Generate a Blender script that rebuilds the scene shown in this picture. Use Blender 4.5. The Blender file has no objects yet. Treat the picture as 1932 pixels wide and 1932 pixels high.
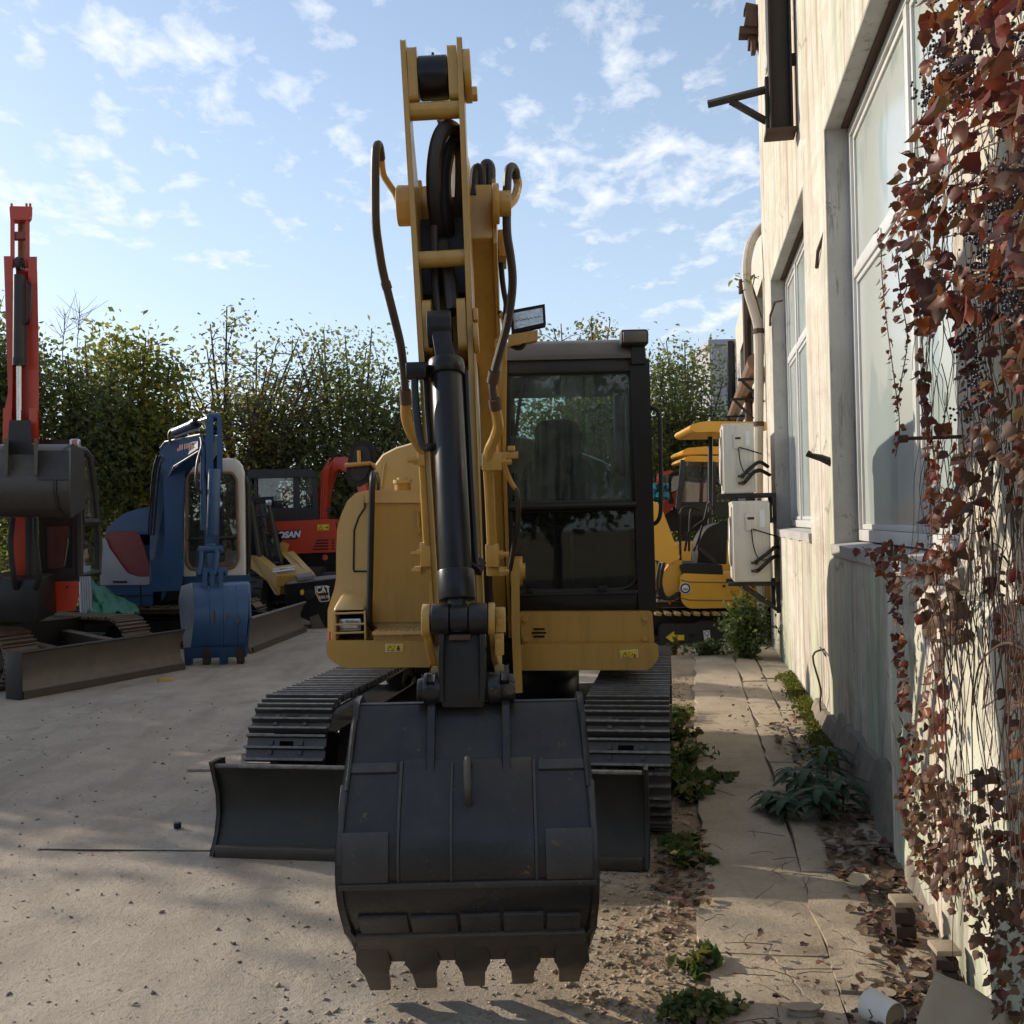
import bpy, bmesh, math, random
import numpy as np
from mathutils import Vector, Matrix

scene = bpy.context.scene
C = scene.collection
PI = math.pi
R = math.radians

# ------------------------------------------------------------------ camera
CAM_H = 1.65
PITCH = math.atan(19 / 1932)
ROLL = R(1.25)
cam_data = bpy.data.cameras.new('camera')
cam = bpy.data.objects.new('camera', cam_data)
C.objects.link(cam)
cam.matrix_world = (Matrix.Translation((0, 0, CAM_H)) @ Matrix.Rotation(PI / 2 + PITCH, 4, 'X')
                    @ Matrix.Rotation(-ROLL, 4, 'Z'))
cam_data.sensor_width = 36
cam_data.lens = 36.0
cam_data.clip_start = 0.05
cam_data.clip_end = 2000
scene.camera = cam

# ------------------------------------------------------------------ sky and sun
SUN_AZ = R(60)      # from +Y towards -X
SUN_EL = R(21)
world = bpy.data.worlds.new('World')
scene.world = world
world.use_nodes = True
wn = world.node_tree
for n in list(wn.nodes):
    wn.nodes.remove(n)


def nd(tree, kind, **kw):
    n = tree.nodes.new(kind)
    for k, v in kw.items():
        if k in ('inp',):
            for kk, vv in v.items():
                n.inputs[kk].default_value = vv
        else:
            setattr(n, k, v)
    return n


def math_n(tree, op, a, b=None, clamp=False):
    n = tree.nodes.new('ShaderNodeMath')
    n.operation = op
    n.use_clamp = clamp
    for i, v in enumerate((a, b)):
        if v is None:
            continue
        if isinstance(v, (int, float)):
            n.inputs[i].default_value = v
        else:
            tree.links.new(v, n.inputs[i])
    return n.outputs[0]


def ramp_n(tree, fac, stops):
    n = tree.nodes.new('ShaderNodeValToRGB')
    els = n.color_ramp.elements
    while len(els) < len(stops):
        els.new(0.5)
    for e, (p, c) in zip(els, stops):
        e.position = p
        e.color = (c, c, c, 1) if isinstance(c, (int, float)) else (*c, 1)
    tree.links.new(fac, n.inputs[0])
    return n.outputs[0]


def mix_n(tree, fac, a, b, mode='MIX'):
    n = tree.nodes.new('ShaderNodeMix')
    n.data_type = 'RGBA'
    n.blend_type = mode
    for idx, v in ((0, fac), (6, a), (7, b)):
        if isinstance(v, (int, float)):
            n.inputs[idx].default_value = v
        elif isinstance(v, tuple):
            n.inputs[idx].default_value = (*v, 1)
        else:
            tree.links.new(v, n.inputs[idx])
    return n.outputs[2]


def noise_n(tree, vec, scale, detail=4, rough=0.55, dist=0.0):
    n = tree.nodes.new('ShaderNodeTexNoise')
    n.inputs['Scale'].default_value = scale
    n.inputs['Detail'].default_value = detail
    n.inputs['Roughness'].default_value = rough
    n.inputs['Distortion'].default_value = dist
    if vec is not None:
        tree.links.new(vec, n.inputs['Vector'])
    return n.outputs['Fac']


def mapping_n(tree, vec, scale=(1, 1, 1), loc=(0, 0, 0), rot=(0, 0, 0)):
    n = tree.nodes.new('ShaderNodeMapping')
    n.inputs['Scale'].default_value = scale
    n.inputs['Location'].default_value = loc
    n.inputs['Rotation'].default_value = rot
    tree.links.new(vec, n.inputs['Vector'])
    return n.outputs[0]


sky = nd(wn, 'ShaderNodeTexSky', sky_type='NISHITA', sun_disc=False, sun_elevation=SUN_EL,
         sun_rotation=-SUN_AZ, altitude=50, air_density=1.0, dust_density=0.7, ozone_density=1.6)
tc = nd(wn, 'ShaderNodeTexCoord')
sep = nd(wn, 'ShaderNodeSeparateXYZ')
wn.links.new(tc.outputs['Generated'], sep.inputs[0])
zc = math_n(wn, 'ADD', math_n(wn, 'MAXIMUM', sep.outputs[2], 0.0), 0.16)
comb = nd(wn, 'ShaderNodeCombineXYZ')
wn.links.new(math_n(wn, 'DIVIDE', sep.outputs[0], zc), comb.inputs[0])
wn.links.new(math_n(wn, 'DIVIDE', sep.outputs[1], zc), comb.inputs[1])
plane = comb.outputs[0]
fine = noise_n(wn, mapping_n(wn, plane, (3.6, 2.6, 1), (4.3, 0.4, 0)), 2.9, 8, 0.60, 0.2)
region = noise_n(wn, mapping_n(wn, plane, (1.25, 1.0, 1), (5.4, 9.4, 0)), 0.95, 3, 0.55)
cl = math_n(wn, 'ADD', fine, math_n(wn, 'MULTIPLY', math_n(wn, 'SUBTRACT', region, 0.5), 0.95))
cloud = ramp_n(wn, cl, [(0.545, 0.0), (0.64, 0.42), (0.78, 1.0)])
# thin veil towards the horizon
veil = ramp_n(wn, sep.outputs[2], [(0.0, 0.72), (0.16, 0.50), (0.45, 0.26), (0.9, 0.14)])
skyc = mix_n(wn, 1.0, sky.outputs[0], (0.98, 1.0, 1.02), 'MULTIPLY')
hazed = mix_n(wn, veil, skyc, (4.0, 4.6, 5.4))
cloudy = mix_n(wn, math_n(wn, 'MULTIPLY', cloud, 0.85), hazed, (6.0, 6.1, 6.25))
bg = nd(wn, 'ShaderNodeBackground')
bg.inputs[1].default_value = 0.086
wn.links.new(cloudy, bg.inputs[0])
wo = nd(wn, 'ShaderNodeOutputWorld')
wn.links.new(bg.outputs[0], wo.inputs[0])

sun_data = bpy.data.lights.new('sun', 'SUN')
sun_data.energy = 2.35
sun_data.angle = R(0.55)
sun_data.color = (1.0, 0.89, 0.74)
sun = bpy.data.objects.new('sun', sun_data)
C.objects.link(sun)
sdir = Vector((math.sin(SUN_AZ) * math.cos(SUN_EL), -math.cos(SUN_AZ) * math.cos(SUN_EL), -math.sin(SUN_EL)))
sun.rotation_euler = sdir.to_track_quat('-Z', 'Y').to_euler()

scene.view_settings.view_transform = 'Standard'
scene.view_settings.look = 'None'
scene.view_settings.gamma = 1
scene.view_settings.exposure = 1.12
scene.render.engine = 'CYCLES'
scene.cycles.max_bounces = 5
scene.cycles.diffuse_bounces = 3
scene.cycles.glossy_bounces = 3
scene.cycles.transmission_bounces = 3
scene.cycles.transparent_max_bounces = 14
scene.cycles.caustics_reflective = False
scene.cycles.caustics_refractive = False
scene.cycles.use_adaptive_sampling = True
scene.cycles.adaptive_threshold = 0.025
scene.cycles.use_denoising = True


# ------------------------------------------------------------------ pixel -> world (1932 px picture), for layout
def at(x, y, d):
    u = x - 966
    v = 966 - y
    u0 = u * math.cos(ROLL) + v * math.sin(ROLL)
    v0 = -u * math.sin(ROLL) + v * math.cos(ROLL)
    Y = 1932 * math.cos(PITCH) - v0 * math.sin(PITCH)
    Z = v0 * math.cos(PITCH) + 1932 * math.sin(PITCH)
    return Vector((u0 / Y * d, d, CAM_H + Z / Y * d))


def ground_at(x, y, z=0.0):
    a = at(x, y, 1.0)
    d = (z - CAM_H) / (a.z - CAM_H)
    return Vector((a.x * d, d, z))


# ------------------------------------------------------------------ materials
MATS = {}


def new_mat(name):
    m = bpy.data.materials.new(name)
    m.use_nodes = True
    t = m.node_tree
    b = t.nodes['Principled BSDF']
    MATS[name] = m
    return m, t, b


def objco(t):
    return t.nodes.new('ShaderNodeTexCoord').outputs['Object']


def worldpos(t):
    return t.nodes.new('ShaderNodeNewGeometry').outputs['Position']


def bump(t, b, h, strength=0.3, dist=0.01):
    n = t.nodes.new('ShaderNodeBump')
    n.inputs['Strength'].default_value = strength
    n.inputs['Distance'].default_value = dist
    t.links.new(h, n.inputs['Height'])
    t.links.new(n.outputs[0], b.inputs['Normal'])


def surf(name, col, rough=0.5, metal=0.0, col2=None, c2=0.5, scale=6.0, dust=0.0, dustcol=(0.34, 0.27, 0.19), wear=None,
         wearcol=(0.2, 0.09, 0.04), bump_s=0.0, bump_scale=60.0, spec=0.5, coat=0.0, streak=0.0):
    """painted / steel / rubber surface with blotches, dust that lies on upward faces, wear spots and fine relief"""
    m, t, b = new_mat(name)
    co = worldpos(t)
    c = col
    f1 = noise_n(t, co, scale, 6, 0.62)
    if col2 is None:
        col2 = tuple(x * 0.72 for x in col)
    c = mix_n(t, ramp_n(t, f1, [(0.5 - 0.22, 0.0), (0.5 + 0.22, c2)]), tuple(col), tuple(col2))
    if streak:
        st = noise_n(t, mapping_n(t, co, (9, 9, 0.7)), 3.0, 5, 0.6)
        c = mix_n(t, ramp_n(t, st, [(0.5, 0.0), (0.68, streak)]), c, tuple(x * 0.45 for x in col))
    rr = math_n(t, 'ADD', math_n(t, 'MULTIPLY', f1, 0.3), rough - 0.15)
    if dust:
        g = t.nodes.new('ShaderNodeNewGeometry')
        sp = t.nodes.new('ShaderNodeSeparateXYZ')
        t.links.new(g.outputs['Normal'], sp.inputs[0])
        up = ramp_n(t, sp.outputs[2], [(0.1, 0.16), (0.8, 1.0)])
        f2 = noise_n(t, co, scale * 2.3, 8, 0.7)
        df = math_n(t, 'MULTIPLY', math_n(t, 'MULTIPLY', ramp_n(t, f2, [(0.3, 0.25), (0.65, 1.0)]), up), dust, True)
        c = mix_n(t, df, c, dustcol)
        rr = math_n(t, 'ADD', rr, math_n(t, 'MULTIPLY', df, 0.35), True)
    if wear:
        f3 = noise_n(t, co, scale * 4.1, 9, 0.72)
        c = mix_n(t, ramp_n(t, f3, [(0.66 - wear * 0.1, 0.0), (0.70 - wear * 0.1, 0.9)]), c, wearcol)
    t.links.new(c, b.inputs['Base Color'])
    t.links.new(rr, b.inputs['Roughness'])
    b.inputs['Metallic'].default_value = metal
    b.inputs['Specular IOR Level'].default_value = spec
    if coat:
        b.inputs['Coat Weight'].default_value = coat
        b.inputs['Coat Roughness'].default_value = 0.15
    if bump_s:
        bump(t, b, noise_n(t, co, bump_scale, 5, 0.6), bump_s, 0.006)
    return m


surf('yellow_paint', (0.45, 0.262, 0.052), 0.33, col2=(0.37, 0.205, 0.043), scale=3.0, dust=0.16, dustcol=(0.42, 0.32, 0.2), coat=0.15, streak=0.28, bump_s=0.05, bump_scale=25, wear=0.0)
surf('hood_paint', (0.53, 0.35, 0.125), 0.38, col2=(0.49, 0.325, 0.115), scale=3.0, dust=0.22, dustcol=(0.45, 0.36, 0.24), coat=0.1, streak=0.1)
surf('bright_yellow', (0.70, 0.36, 0.02), 0.38, col2=(0.6, 0.29, 0.02), scale=5.0, dust=0.25, coat=0.2)
surf('orange_paint', (0.48, 0.042, 0.013), 0.42, col2=(0.38, 0.036, 0.014), scale=5.0, dust=0.14, coat=0.15)
surf('blue_paint', (0.014, 0.066, 0.17), 0.42, col2=(0.012, 0.05, 0.12), scale=7.0, dust=0.14, wear=0.4, wearcol=(0.13, 0.06, 0.03), coat=0.15)
surf('dark_red_paint', (0.21, 0.028, 0.03), 0.45, scale=6.0, dust=0.25)
surf('silver_paint', (0.33, 0.33, 0.36), 0.45, scale=5.0, dust=0.3)
surf('white_paint', (0.62, 0.58, 0.53), 0.45, col2=(0.52, 0.47, 0.42), scale=4.0, dust=0.2, streak=0.2)
surf('black_steel', (0.011, 0.011, 0.012), 0.40, col2=(0.022, 0.02, 0.019), scale=9.0, dust=0.08, bump_s=0.3, bump_scale=60, spec=0.35)
surf('bucket_steel', (0.0095, 0.0098, 0.0115), 0.30, col2=(0.022, 0.0205, 0.02), c2=0.9, scale=4.0, dust=0.13, spec=0.4, dustcol=(0.25, 0.2, 0.15), wear=0.25, wearcol=(0.16, 0.09, 0.045), bump_s=0.5, bump_scale=30)
surf('bucket_plate', (0.018, 0.018, 0.02), 0.46, col2=(0.036, 0.033, 0.031), c2=0.9, scale=8.0, dust=0.2, dustcol=(0.25, 0.2, 0.15), wear=0.55, wearcol=(0.12, 0.065, 0.03), bump_s=0.3, bump_scale=45)
surf('tooth_steel', (0.026, 0.023, 0.02), 0.45, col2=(0.052, 0.04, 0.03), c2=0.9, scale=12.0, dust=0.25, wear=0.6, wearcol=(0.10, 0.05, 0.025), bump_s=0.2)
surf('shoe_steel', (0.026, 0.026, 0.027), 0.40, col2=(0.05, 0.046, 0.042), c2=0.9, scale=5.0, dust=0.28, dustcol=(0.26, 0.21, 0.155), wear=0.1, bump_s=0.1)
_t = MATS['shoe_steel'].node_tree
_b = _t.nodes['Principled BSDF']
_s = _t.nodes.new('ShaderNodeSeparateXYZ')
_t.links.new(objco(_t), _s.inputs[0])
_old = _b.inputs['Base Color'].links[0].from_socket
_t.links.new(mix_n(_t, math_n(_t, 'MULTIPLY', ramp_n(_t, math_n(_t, 'MULTIPLY', _s.outputs[2], 10.0), [(0.36, 0.0), (0.42, 1.0)]), ramp_n(_t, noise_n(_t, worldpos(_t), 30, 4, 0.6), [(0.35, 0.2), (0.6, 0.85)])), _old, (0.20, 0.185, 0.165)), _b.inputs['Base Color'])   # ribs worn bright on top
surf('rust_shoe', (0.07, 0.052, 0.04), 0.6, col2=(0.12, 0.09, 0.064), scale=9.0, dust=0.35, bump_s=0.2)
surf('blade_steel', (0.014, 0.017, 0.016), 0.44, col2=(0.033, 0.033, 0.03), c2=0.8, scale=5.0, dust=0.12, bump_s=0.25, bump_scale=40, spec=0.3)
surf('old_blade', (0.05, 0.044, 0.037), 0.6, col2=(0.095, 0.08, 0.064), c2=0.9, scale=4.0, dust=0.35, wear=0.2, bump_s=0.2)
surf('frame_black', (0.008, 0.008, 0.009), 0.34, col2=(0.014, 0.0135, 0.0135), scale=8.0, dust=0.05, spec=0.28, coat=0.06)
surf('roof_grey', (0.075, 0.066, 0.06), 0.45, col2=(0.10, 0.088, 0.076), scale=3.0, dust=0.25, dustcol=(0.36, 0.3, 0.23))
surf('dark_grey', (0.022, 0.022, 0.024), 0.5, scale=6.0, dust=0.14, spec=0.35)
surf('rubber', (0.010, 0.010, 0.010), 0.55, col2=(0.022, 0.018, 0.016), scale=14.0, dust=0.08, bump_s=0.1, spec=0.3)
surf('hose', (0.016, 0.014, 0.014), 0.5, col2=(0.05, 0.033, 0.028), c2=0.9, scale=10.0, dust=0.1, bump_s=0.08)
surf('seat_fabric', (0.018, 0.021, 0.028), 0.9, scale=20.0, dust=0.1, spec=0.1)
surf('cab_lining', (0.028, 0.028, 0.028), 0.8, scale=8.0)
surf('chrome', (0.55, 0.53, 0.5), 0.22, metal=1.0, scale=10.0)
surf('grey_metal', (0.30, 0.30, 0.30), 0.4, metal=0.7, scale=9.0, dust=0.3)
surf('rust_iron', (0.055, 0.032, 0.022), 0.8, col2=(0.12, 0.06, 0.035), scale=14.0, bump_s=0.4)
surf('beam_black', (0.022, 0.018, 0.016), 0.7, col2=(0.05, 0.036, 0.026), scale=12.0, bump_s=0.35, wear=0.3, wearcol=(0.15, 0.09, 0.04))
surf('window_frame_white', (0.62, 0.62, 0.60), 0.4, scale=5.0, dust=0.2, streak=0.3)
surf('ac_white', (0.60, 0.565, 0.50), 0.45, col2=(0.53, 0.49, 0.42), scale=5.0, dust=0.12, streak=0.25)
surf('pipe_white', (0.50, 0.44, 0.36), 0.6, scale=9.0, streak=0.3)
surf('pipe_brown', (0.20, 0.12, 0.075), 0.7, scale=8.0, streak=0.3)
surf('cardboard', (0.44, 0.35, 0.24), 0.85, col2=(0.38, 0.29, 0.19), scale=14.0, bump_s=0.3)
surf('cup_white', (0.72, 0.69, 0.62), 0.5, col2=(0.6, 0.53, 0.42), scale=9.0)
surf('stone', (0.36, 0.285, 0.2), 0.9, col2=(0.24, 0.19, 0.135), scale=12.0, bump_s=0.5)
surf('wood_block', (0.42, 0.27, 0.10), 0.8, scale=12.0, bump_s=0.2)
surf('tarp_green', (0.02, 0.22, 0.13), 0.55, scale=5.0, dust=0.2)
surf('tarp_teal', (0.05, 0.26, 0.30), 0.6, scale=9.0)
surf('brick_red', (0.05, 0.03, 0.022), 0.9, scale=20.0, bump_s=0.4)
surf('lens_red', (0.5, 0.02, 0.02), 0.25, scale=5.0)
surf('lens_orange', (0.6, 0.14, 0.02), 0.3, scale=5.0)
surf('lamp_glass', (0.55, 0.56, 0.58), 0.12, metal=0.6, scale=60.0, col2=(0.15, 0.15, 0.16))
surf('decal_yellow', (0.75, 0.52, 0.03), 0.45, scale=8.0, dust=0.12)
surf('decal_black', (0.012, 0.012, 0.012), 0.5, scale=8.0)
surf('decal_white', (0.75, 0.75, 0.75), 0.5, scale=8.0)
surf('decal_blue', (0.03, 0.035, 0.10), 0.4, scale=8.0)
surf('decal_orange', (0.75, 0.16, 0.02), 0.4, scale=8.0)
surf('far_tower', (0.36, 0.36, 0.40), 0.8, scale=0.4, streak=0.3)
surf('bark', (0.065, 0.05, 0.04), 0.9, col2=(0.11, 0.085, 0.065), scale=8.0, bump_s=0.4)
surf('vine_bark', (0.075, 0.04, 0.028), 0.85, col2=(0.13, 0.075, 0.045), scale=20.0)
surf('berry', (0.012, 0.011, 0.02), 0.35, col2=(0.03, 0.025, 0.045), scale=30.0)
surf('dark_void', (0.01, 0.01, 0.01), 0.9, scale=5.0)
surf('drape', (0.34, 0.345, 0.32), 0.8, scale=2.0, streak=0.2)


def glass_mat(name, tint, refl=0.06, dirt=0.0, dirtcol=(0.3, 0.3, 0.27)):
    m, t, b = new_mat(name)
    t.nodes.remove(b)
    out = t.nodes['Material Output']
    tr = nd(t, 'ShaderNodeBsdfTransparent')
    tr.inputs[0].default_value = (*tint, 1)
    gl = nd(t, 'ShaderNodeBsdfGlossy')
    gl.inputs['Roughness'].default_value = 0.02
    lw = nd(t, 'ShaderNodeFresnel')
    lw.inputs['IOR'].default_value = 1.5
    fac = math_n(t, 'ADD', lw.outputs[0], refl, True)
    mx = nd(t, 'ShaderNodeMixShader')
    t.links.new(fac, mx.inputs[0])
    t.links.new(tr.outputs[0], mx.inputs[1])
    t.links.new(gl.outputs[0], mx.inputs[2])
    last = mx.outputs[0]
    if dirt:
        co = worldpos(t)
        st = noise_n(t, mapping_n(t, co, (13, 13, 0.7)), 2.0, 4, 0.6)
        bl = noise_n(t, co, 5.0, 6, 0.6)
        f = math_n(t, 'MULTIPLY', ramp_n(t, st, [(0.35, 0.25), (0.7, 1.0)]), ramp_n(t, bl, [(0.3, 0.35), (0.7, 1.0)]))
        df = nd(t, 'ShaderNodeBsdfDiffuse')
        df.inputs[0].default_value = (*dirtcol, 1)
        m2 = nd(t, 'ShaderNodeMixShader')
        t.links.new(math_n(t, 'MULTIPLY', f, dirt, True), m2.inputs[0])
        t.links.new(last, m2.inputs[1])
        t.links.new(df.outputs[0], m2.inputs[2])
        last = m2.outputs[0]
    t.links.new(last, out.inputs[0])
    return m


glass_mat('cab_glass', (0.76, 0.88, 0.86), 0.0, 0.36, (0.30, 0.35, 0.34))
glass_mat('low_glass', (0.30, 0.40, 0.37), 0.0, 0.06)
glass_mat('clear_glass', (0.86, 0.92, 0.90), 0.02, 0.12, (0.3, 0.33, 0.32))
glass_mat('far_glass', (0.5, 0.56, 0.56), 0.08, 0.25)
glass_mat('window_glass', (0.80, 0.88, 0.86), 0.06, 0.20, (0.55, 0.58, 0.55))


def leaf_mat(name, cols, trans=0.5, rough=0.55):
    """leaf: each leaf picks its colour by a per-object or per-island random value; light passes through"""
    m, t, b = new_mat(name)
    t.nodes.remove(b)
    out = t.nodes['Material Output']
    g = t.nodes.new('ShaderNodeNewGeometry')
    oi = t.nodes.new('ShaderNodeObjectInfo')
    rnd = math_n(t, 'FRACT', math_n(t, 'ADD', g.outputs['Random Per Island'], math_n(t, 'MULTIPLY', oi.outputs['Random'], 7.31)))
    n = len(cols)
    c = ramp_n(t, rnd, [((i + 0.5) / n, cc) for i, cc in enumerate(cols)])
    nz = noise_n(t, worldpos(t), 40.0, 3, 0.6)
    c = mix_n(t, ramp_n(t, nz, [(0.4, 0.0), (0.75, 0.5)]), c, mix_n(t, 1.0, c, (0.55, 0.42, 0.35), 'MULTIPLY'))
    df = nd(t, 'ShaderNodeBsdfPrincipled')
    df.inputs['Roughness'].default_value = rough
    df.inputs['Specular IOR Level'].default_value = 0.25
    tl = nd(t, 'ShaderNodeBsdfTranslucent')
    t.links.new(c, df.inputs['Base Color'])
    t.links.new(mix_n(t, 1.0, c, (1.22, 1.25, 0.78), 'MULTIPLY'), tl.inputs[0])
    mx = nd(t, 'ShaderNodeMixShader')
    mx.inputs[0].default_value = trans
    t.links.new(df.outputs[0], mx.inputs[1])
    t.links.new(tl.outputs[0], mx.inputs[2])
    t.links.new(mx.outputs[0], out.inputs[0])
    return m


leaf_mat('leaf_dark', [(0.14, 0.17, 0.085), (0.18, 0.20, 0.095), (0.15, 0.185, 0.088), (0.24, 0.25, 0.10), (0.165, 0.185, 0.10)], 0.62)
leaf_mat('leaf_mid', [(0.15, 0.19, 0.055), (0.20, 0.22, 0.06), (0.14, 0.175, 0.055), (0.28, 0.26, 0.06), (0.36, 0.28, 0.06), (0.15, 0.18, 0.06)], 0.6)
leaf_mat('leaf_olive', [(0.14, 0.17, 0.072), (0.18, 0.19, 0.07), (0.12, 0.14, 0.062), (0.23, 0.20, 0.07), (0.22, 0.145, 0.06)], 0.55)
leaf_mat('leaf_vine', [(0.13, 0.022, 0.014), (0.20, 0.045, 0.02), (0.075, 0.024, 0.02), (0.16, 0.06, 0.03), (0.10, 0.02, 0.018), (0.11, 0.06, 0.04), (0.24, 0.075, 0.02), (0.07, 0.03, 0.024)], 0.28, 0.4)
leaf_mat('leaf_dry', [(0.10, 0.055, 0.035), (0.16, 0.09, 0.05), (0.075, 0.042, 0.03), (0.13, 0.055, 0.035), (0.19, 0.12, 0.07), (0.09, 0.055, 0.04)], 0.2, 0.6)
leaf_mat('leaf_litter', [(0.13, 0.08, 0.05), (0.19, 0.125, 0.075), (0.09, 0.055, 0.035), (0.24, 0.165, 0.10), (0.15, 0.05, 0.04), (0.07, 0.05, 0.035)], 0.1, 0.7)
leaf_mat('leaf_weed', [(0.07, 0.12, 0.035), (0.10, 0.155, 0.045), (0.055, 0.10, 0.038), (0.14, 0.165, 0.045), (0.2, 0.17, 0.06)], 0.35)
leaf_mat('leaf_bush', [(0.09, 0.14, 0.045), (0.12, 0.17, 0.055), (0.07, 0.11, 0.04), (0.16, 0.19, 0.075)], 0.4)
leaf_mat('leaf_plant', [(0.04, 0.085, 0.045), (0.06, 0.11, 0.058), (0.05, 0.095, 0.05)], 0.25)
leaf_mat('moss', [(0.13, 0.16, 0.025), (0.19, 0.2, 0.035), (0.09, 0.11, 0.03)], 0.2, 0.8)


def wall_material():
    m, t, b = new_mat('stucco_wall')
    co = objco(t)        # x along the wall, z up
    big = noise_n(t, co, 0.7, 6, 0.6)
    c = mix_n(t, ramp_n(t, big, [(0.3, 0.0), (0.7, 1.0)]), (0.64, 0.605, 0.53), (0.56, 0.51, 0.43))
    st = noise_n(t, mapping_n(t, co, (2.6, 2.6, 0.26)), 2.0, 8, 0.72, 1.2)
    sm = noise_n(t, co, 1.1, 5, 0.6)
    c = mix_n(t, math_n(t, 'MULTIPLY', ramp_n(t, st, [(0.48, 0.0), (0.74, 0.5)]), ramp_n(t, sm, [(0.38, 0.15), (0.62, 1.0)])), c, (0.40, 0.295, 0.19))
    mo = noise_n(t, mapping_n(t, co, (0.45, 1, 1.0), (2.2, 0, 0)), 2.6, 9, 0.72, 0.8)
    c = mix_n(t, ramp_n(t, mo, [(0.46, 0.0), (0.60, 0.6)]), c, (0.47, 0.40, 0.31))
    c = mix_n(t, ramp_n(t, mo, [(0.34, 0.6), (0.42, 0.0)]), c, (0.74, 0.71, 0.64))
    ru = noise_n(t, mapping_n(t, co, (2.6, 2.6, 0.05), (3.1, 0, 0)), 2.0, 3, 0.5)
    c = mix_n(t, ramp_n(t, ru, [(0.615, 0.0), (0.66, 0.8), (0.70, 0.0)]), c, (0.36, 0.13, 0.04))
    dk = noise_n(t, mapping_n(t, co, (2.4, 2.4, 0.3), (0, 0, 5.2)), 1.5, 9, 0.74, 0.8)
    sp = t.nodes.new('ShaderNodeSeparateXYZ')
    t.links.new(co, sp.inputs[0])
    low = ramp_n(t, math_n(t, 'MULTIPLY', sp.outputs[2], 0.5), [(0.0, 1.0), (0.32, 0.75), (0.72, 0.5), (1.0, 0.3)])
    c = mix_n(t, math_n(t, 'MULTIPLY', ramp_n(t, dk, [(0.46, 0.0), (0.62, 1.0)]), low), c, (0.12, 0.105, 0.085))
    gr = noise_n(t, mapping_n(t, co, (1.1, 1.1, 0.12), (7.7, 0, 1.0)), 1.3, 4, 0.6)
    c = mix_n(t, math_n(t, 'MULTIPLY', ramp_n(t, gr, [(0.47, 0.0), (0.60, 0.85)]), low), c, (0.42, 0.48, 0.33))
    pe = noise_n(t, mapping_n(t, co, (1.2, 3, 1.2), (1.0, 0, 9.0)), 2.2, 9, 0.7)
    c = mix_n(t, ramp_n(t, pe, [(0.655, 0.0), (0.67, 0.9)]), c, (0.25, 0.215, 0.18))
    vor = t.nodes.new('ShaderNodeTexVoronoi')
    vor.feature = 'DISTANCE_TO_EDGE'
    vor.inputs['Scale'].default_value = 0.8
    dn = t.nodes.new('ShaderNodeMix')
    dn.data_type = 'VECTOR'
    dn.inputs[0].default_value = 0.14
    nz = t.nodes.new('ShaderNodeTexNoise')
    nz.inputs['Scale'].default_value = 3.0
    nz.inputs['Detail'].default_value = 6
    t.links.new(co, nz.inputs['Vector'])
    t.links.new(mapping_n(t, co, (1.6, 1.6, 0.55)), dn.inputs[4])
    t.links.new(nz.outputs['Color'], dn.inputs[5])
    t.links.new(dn.outputs[1], vor.inputs['Vector'])
    crack = ramp_n(t, vor.outputs['Distance'], [(0.0, 1.0), (0.007, 0.0)])
    c = mix_n(t, math_n(t, 'MULTIPLY', crack, 0.55), c, (0.14, 0.11, 0.085))
    t.links.new(c, b.inputs['Base Color'])
    b.inputs['Roughness'].default_value = 0.92
    b.inputs['Specular IOR Level'].default_value = 0.2
    h = math_n(t, 'SUBTRACT', math_n(t, 'ADD', noise_n(t, co, 55, 5, 0.6), math_n(t, 'MULTIPLY', pe, 2.0)), crack)
    bump(t, b, h, 0.35, 0.008)


def plaster_material(name, c0, c1, dark):
    m, t, b = new_mat(name)
    co = objco(t)
    f = noise_n(t, co, 2.4, 8, 0.65)
    c = mix_n(t, ramp_n(t, f, [(0.35, 0.0), (0.62, 1.0)]), c0, c1)
    st = noise_n(t, mapping_n(t, co, (6, 6, 0.6)), 2.5, 7, 0.7)
    c = mix_n(t, ramp_n(t, st, [(0.56, 0.0), (0.70, 0.85)]), c, dark)
    pe = noise_n(t, co, 5.0, 9, 0.72)
    c = mix_n(t, ramp_n(t, pe, [(0.62, 0.0), (0.64, 0.8)]), c, tuple(x * 0.55 for x in c1))
    t.links.new(c, b.inputs['Base Color'])
    b.inputs['Roughness'].default_value = 0.92
    bump(t, b, math_n(t, 'ADD', noise_n(t, co, 60, 5, 0.6), math_n(t, 'MULTIPLY', pe, 2.0)), 0.4, 0.008)


wall_material()
plaster_material('reveal_plaster', (0.47, 0.45, 0.43), (0.38, 0.355, 0.33), (0.13, 0.11, 0.09))
plaster_material('plinth_plaster', (0.26, 0.22, 0.17), (0.16, 0.135, 0.105), (0.05, 0.042, 0.032))
plaster_material('far_plaster', (0.60, 0.55, 0.48), (0.53, 0.48, 0.41), (0.28, 0.23, 0.18))


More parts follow.
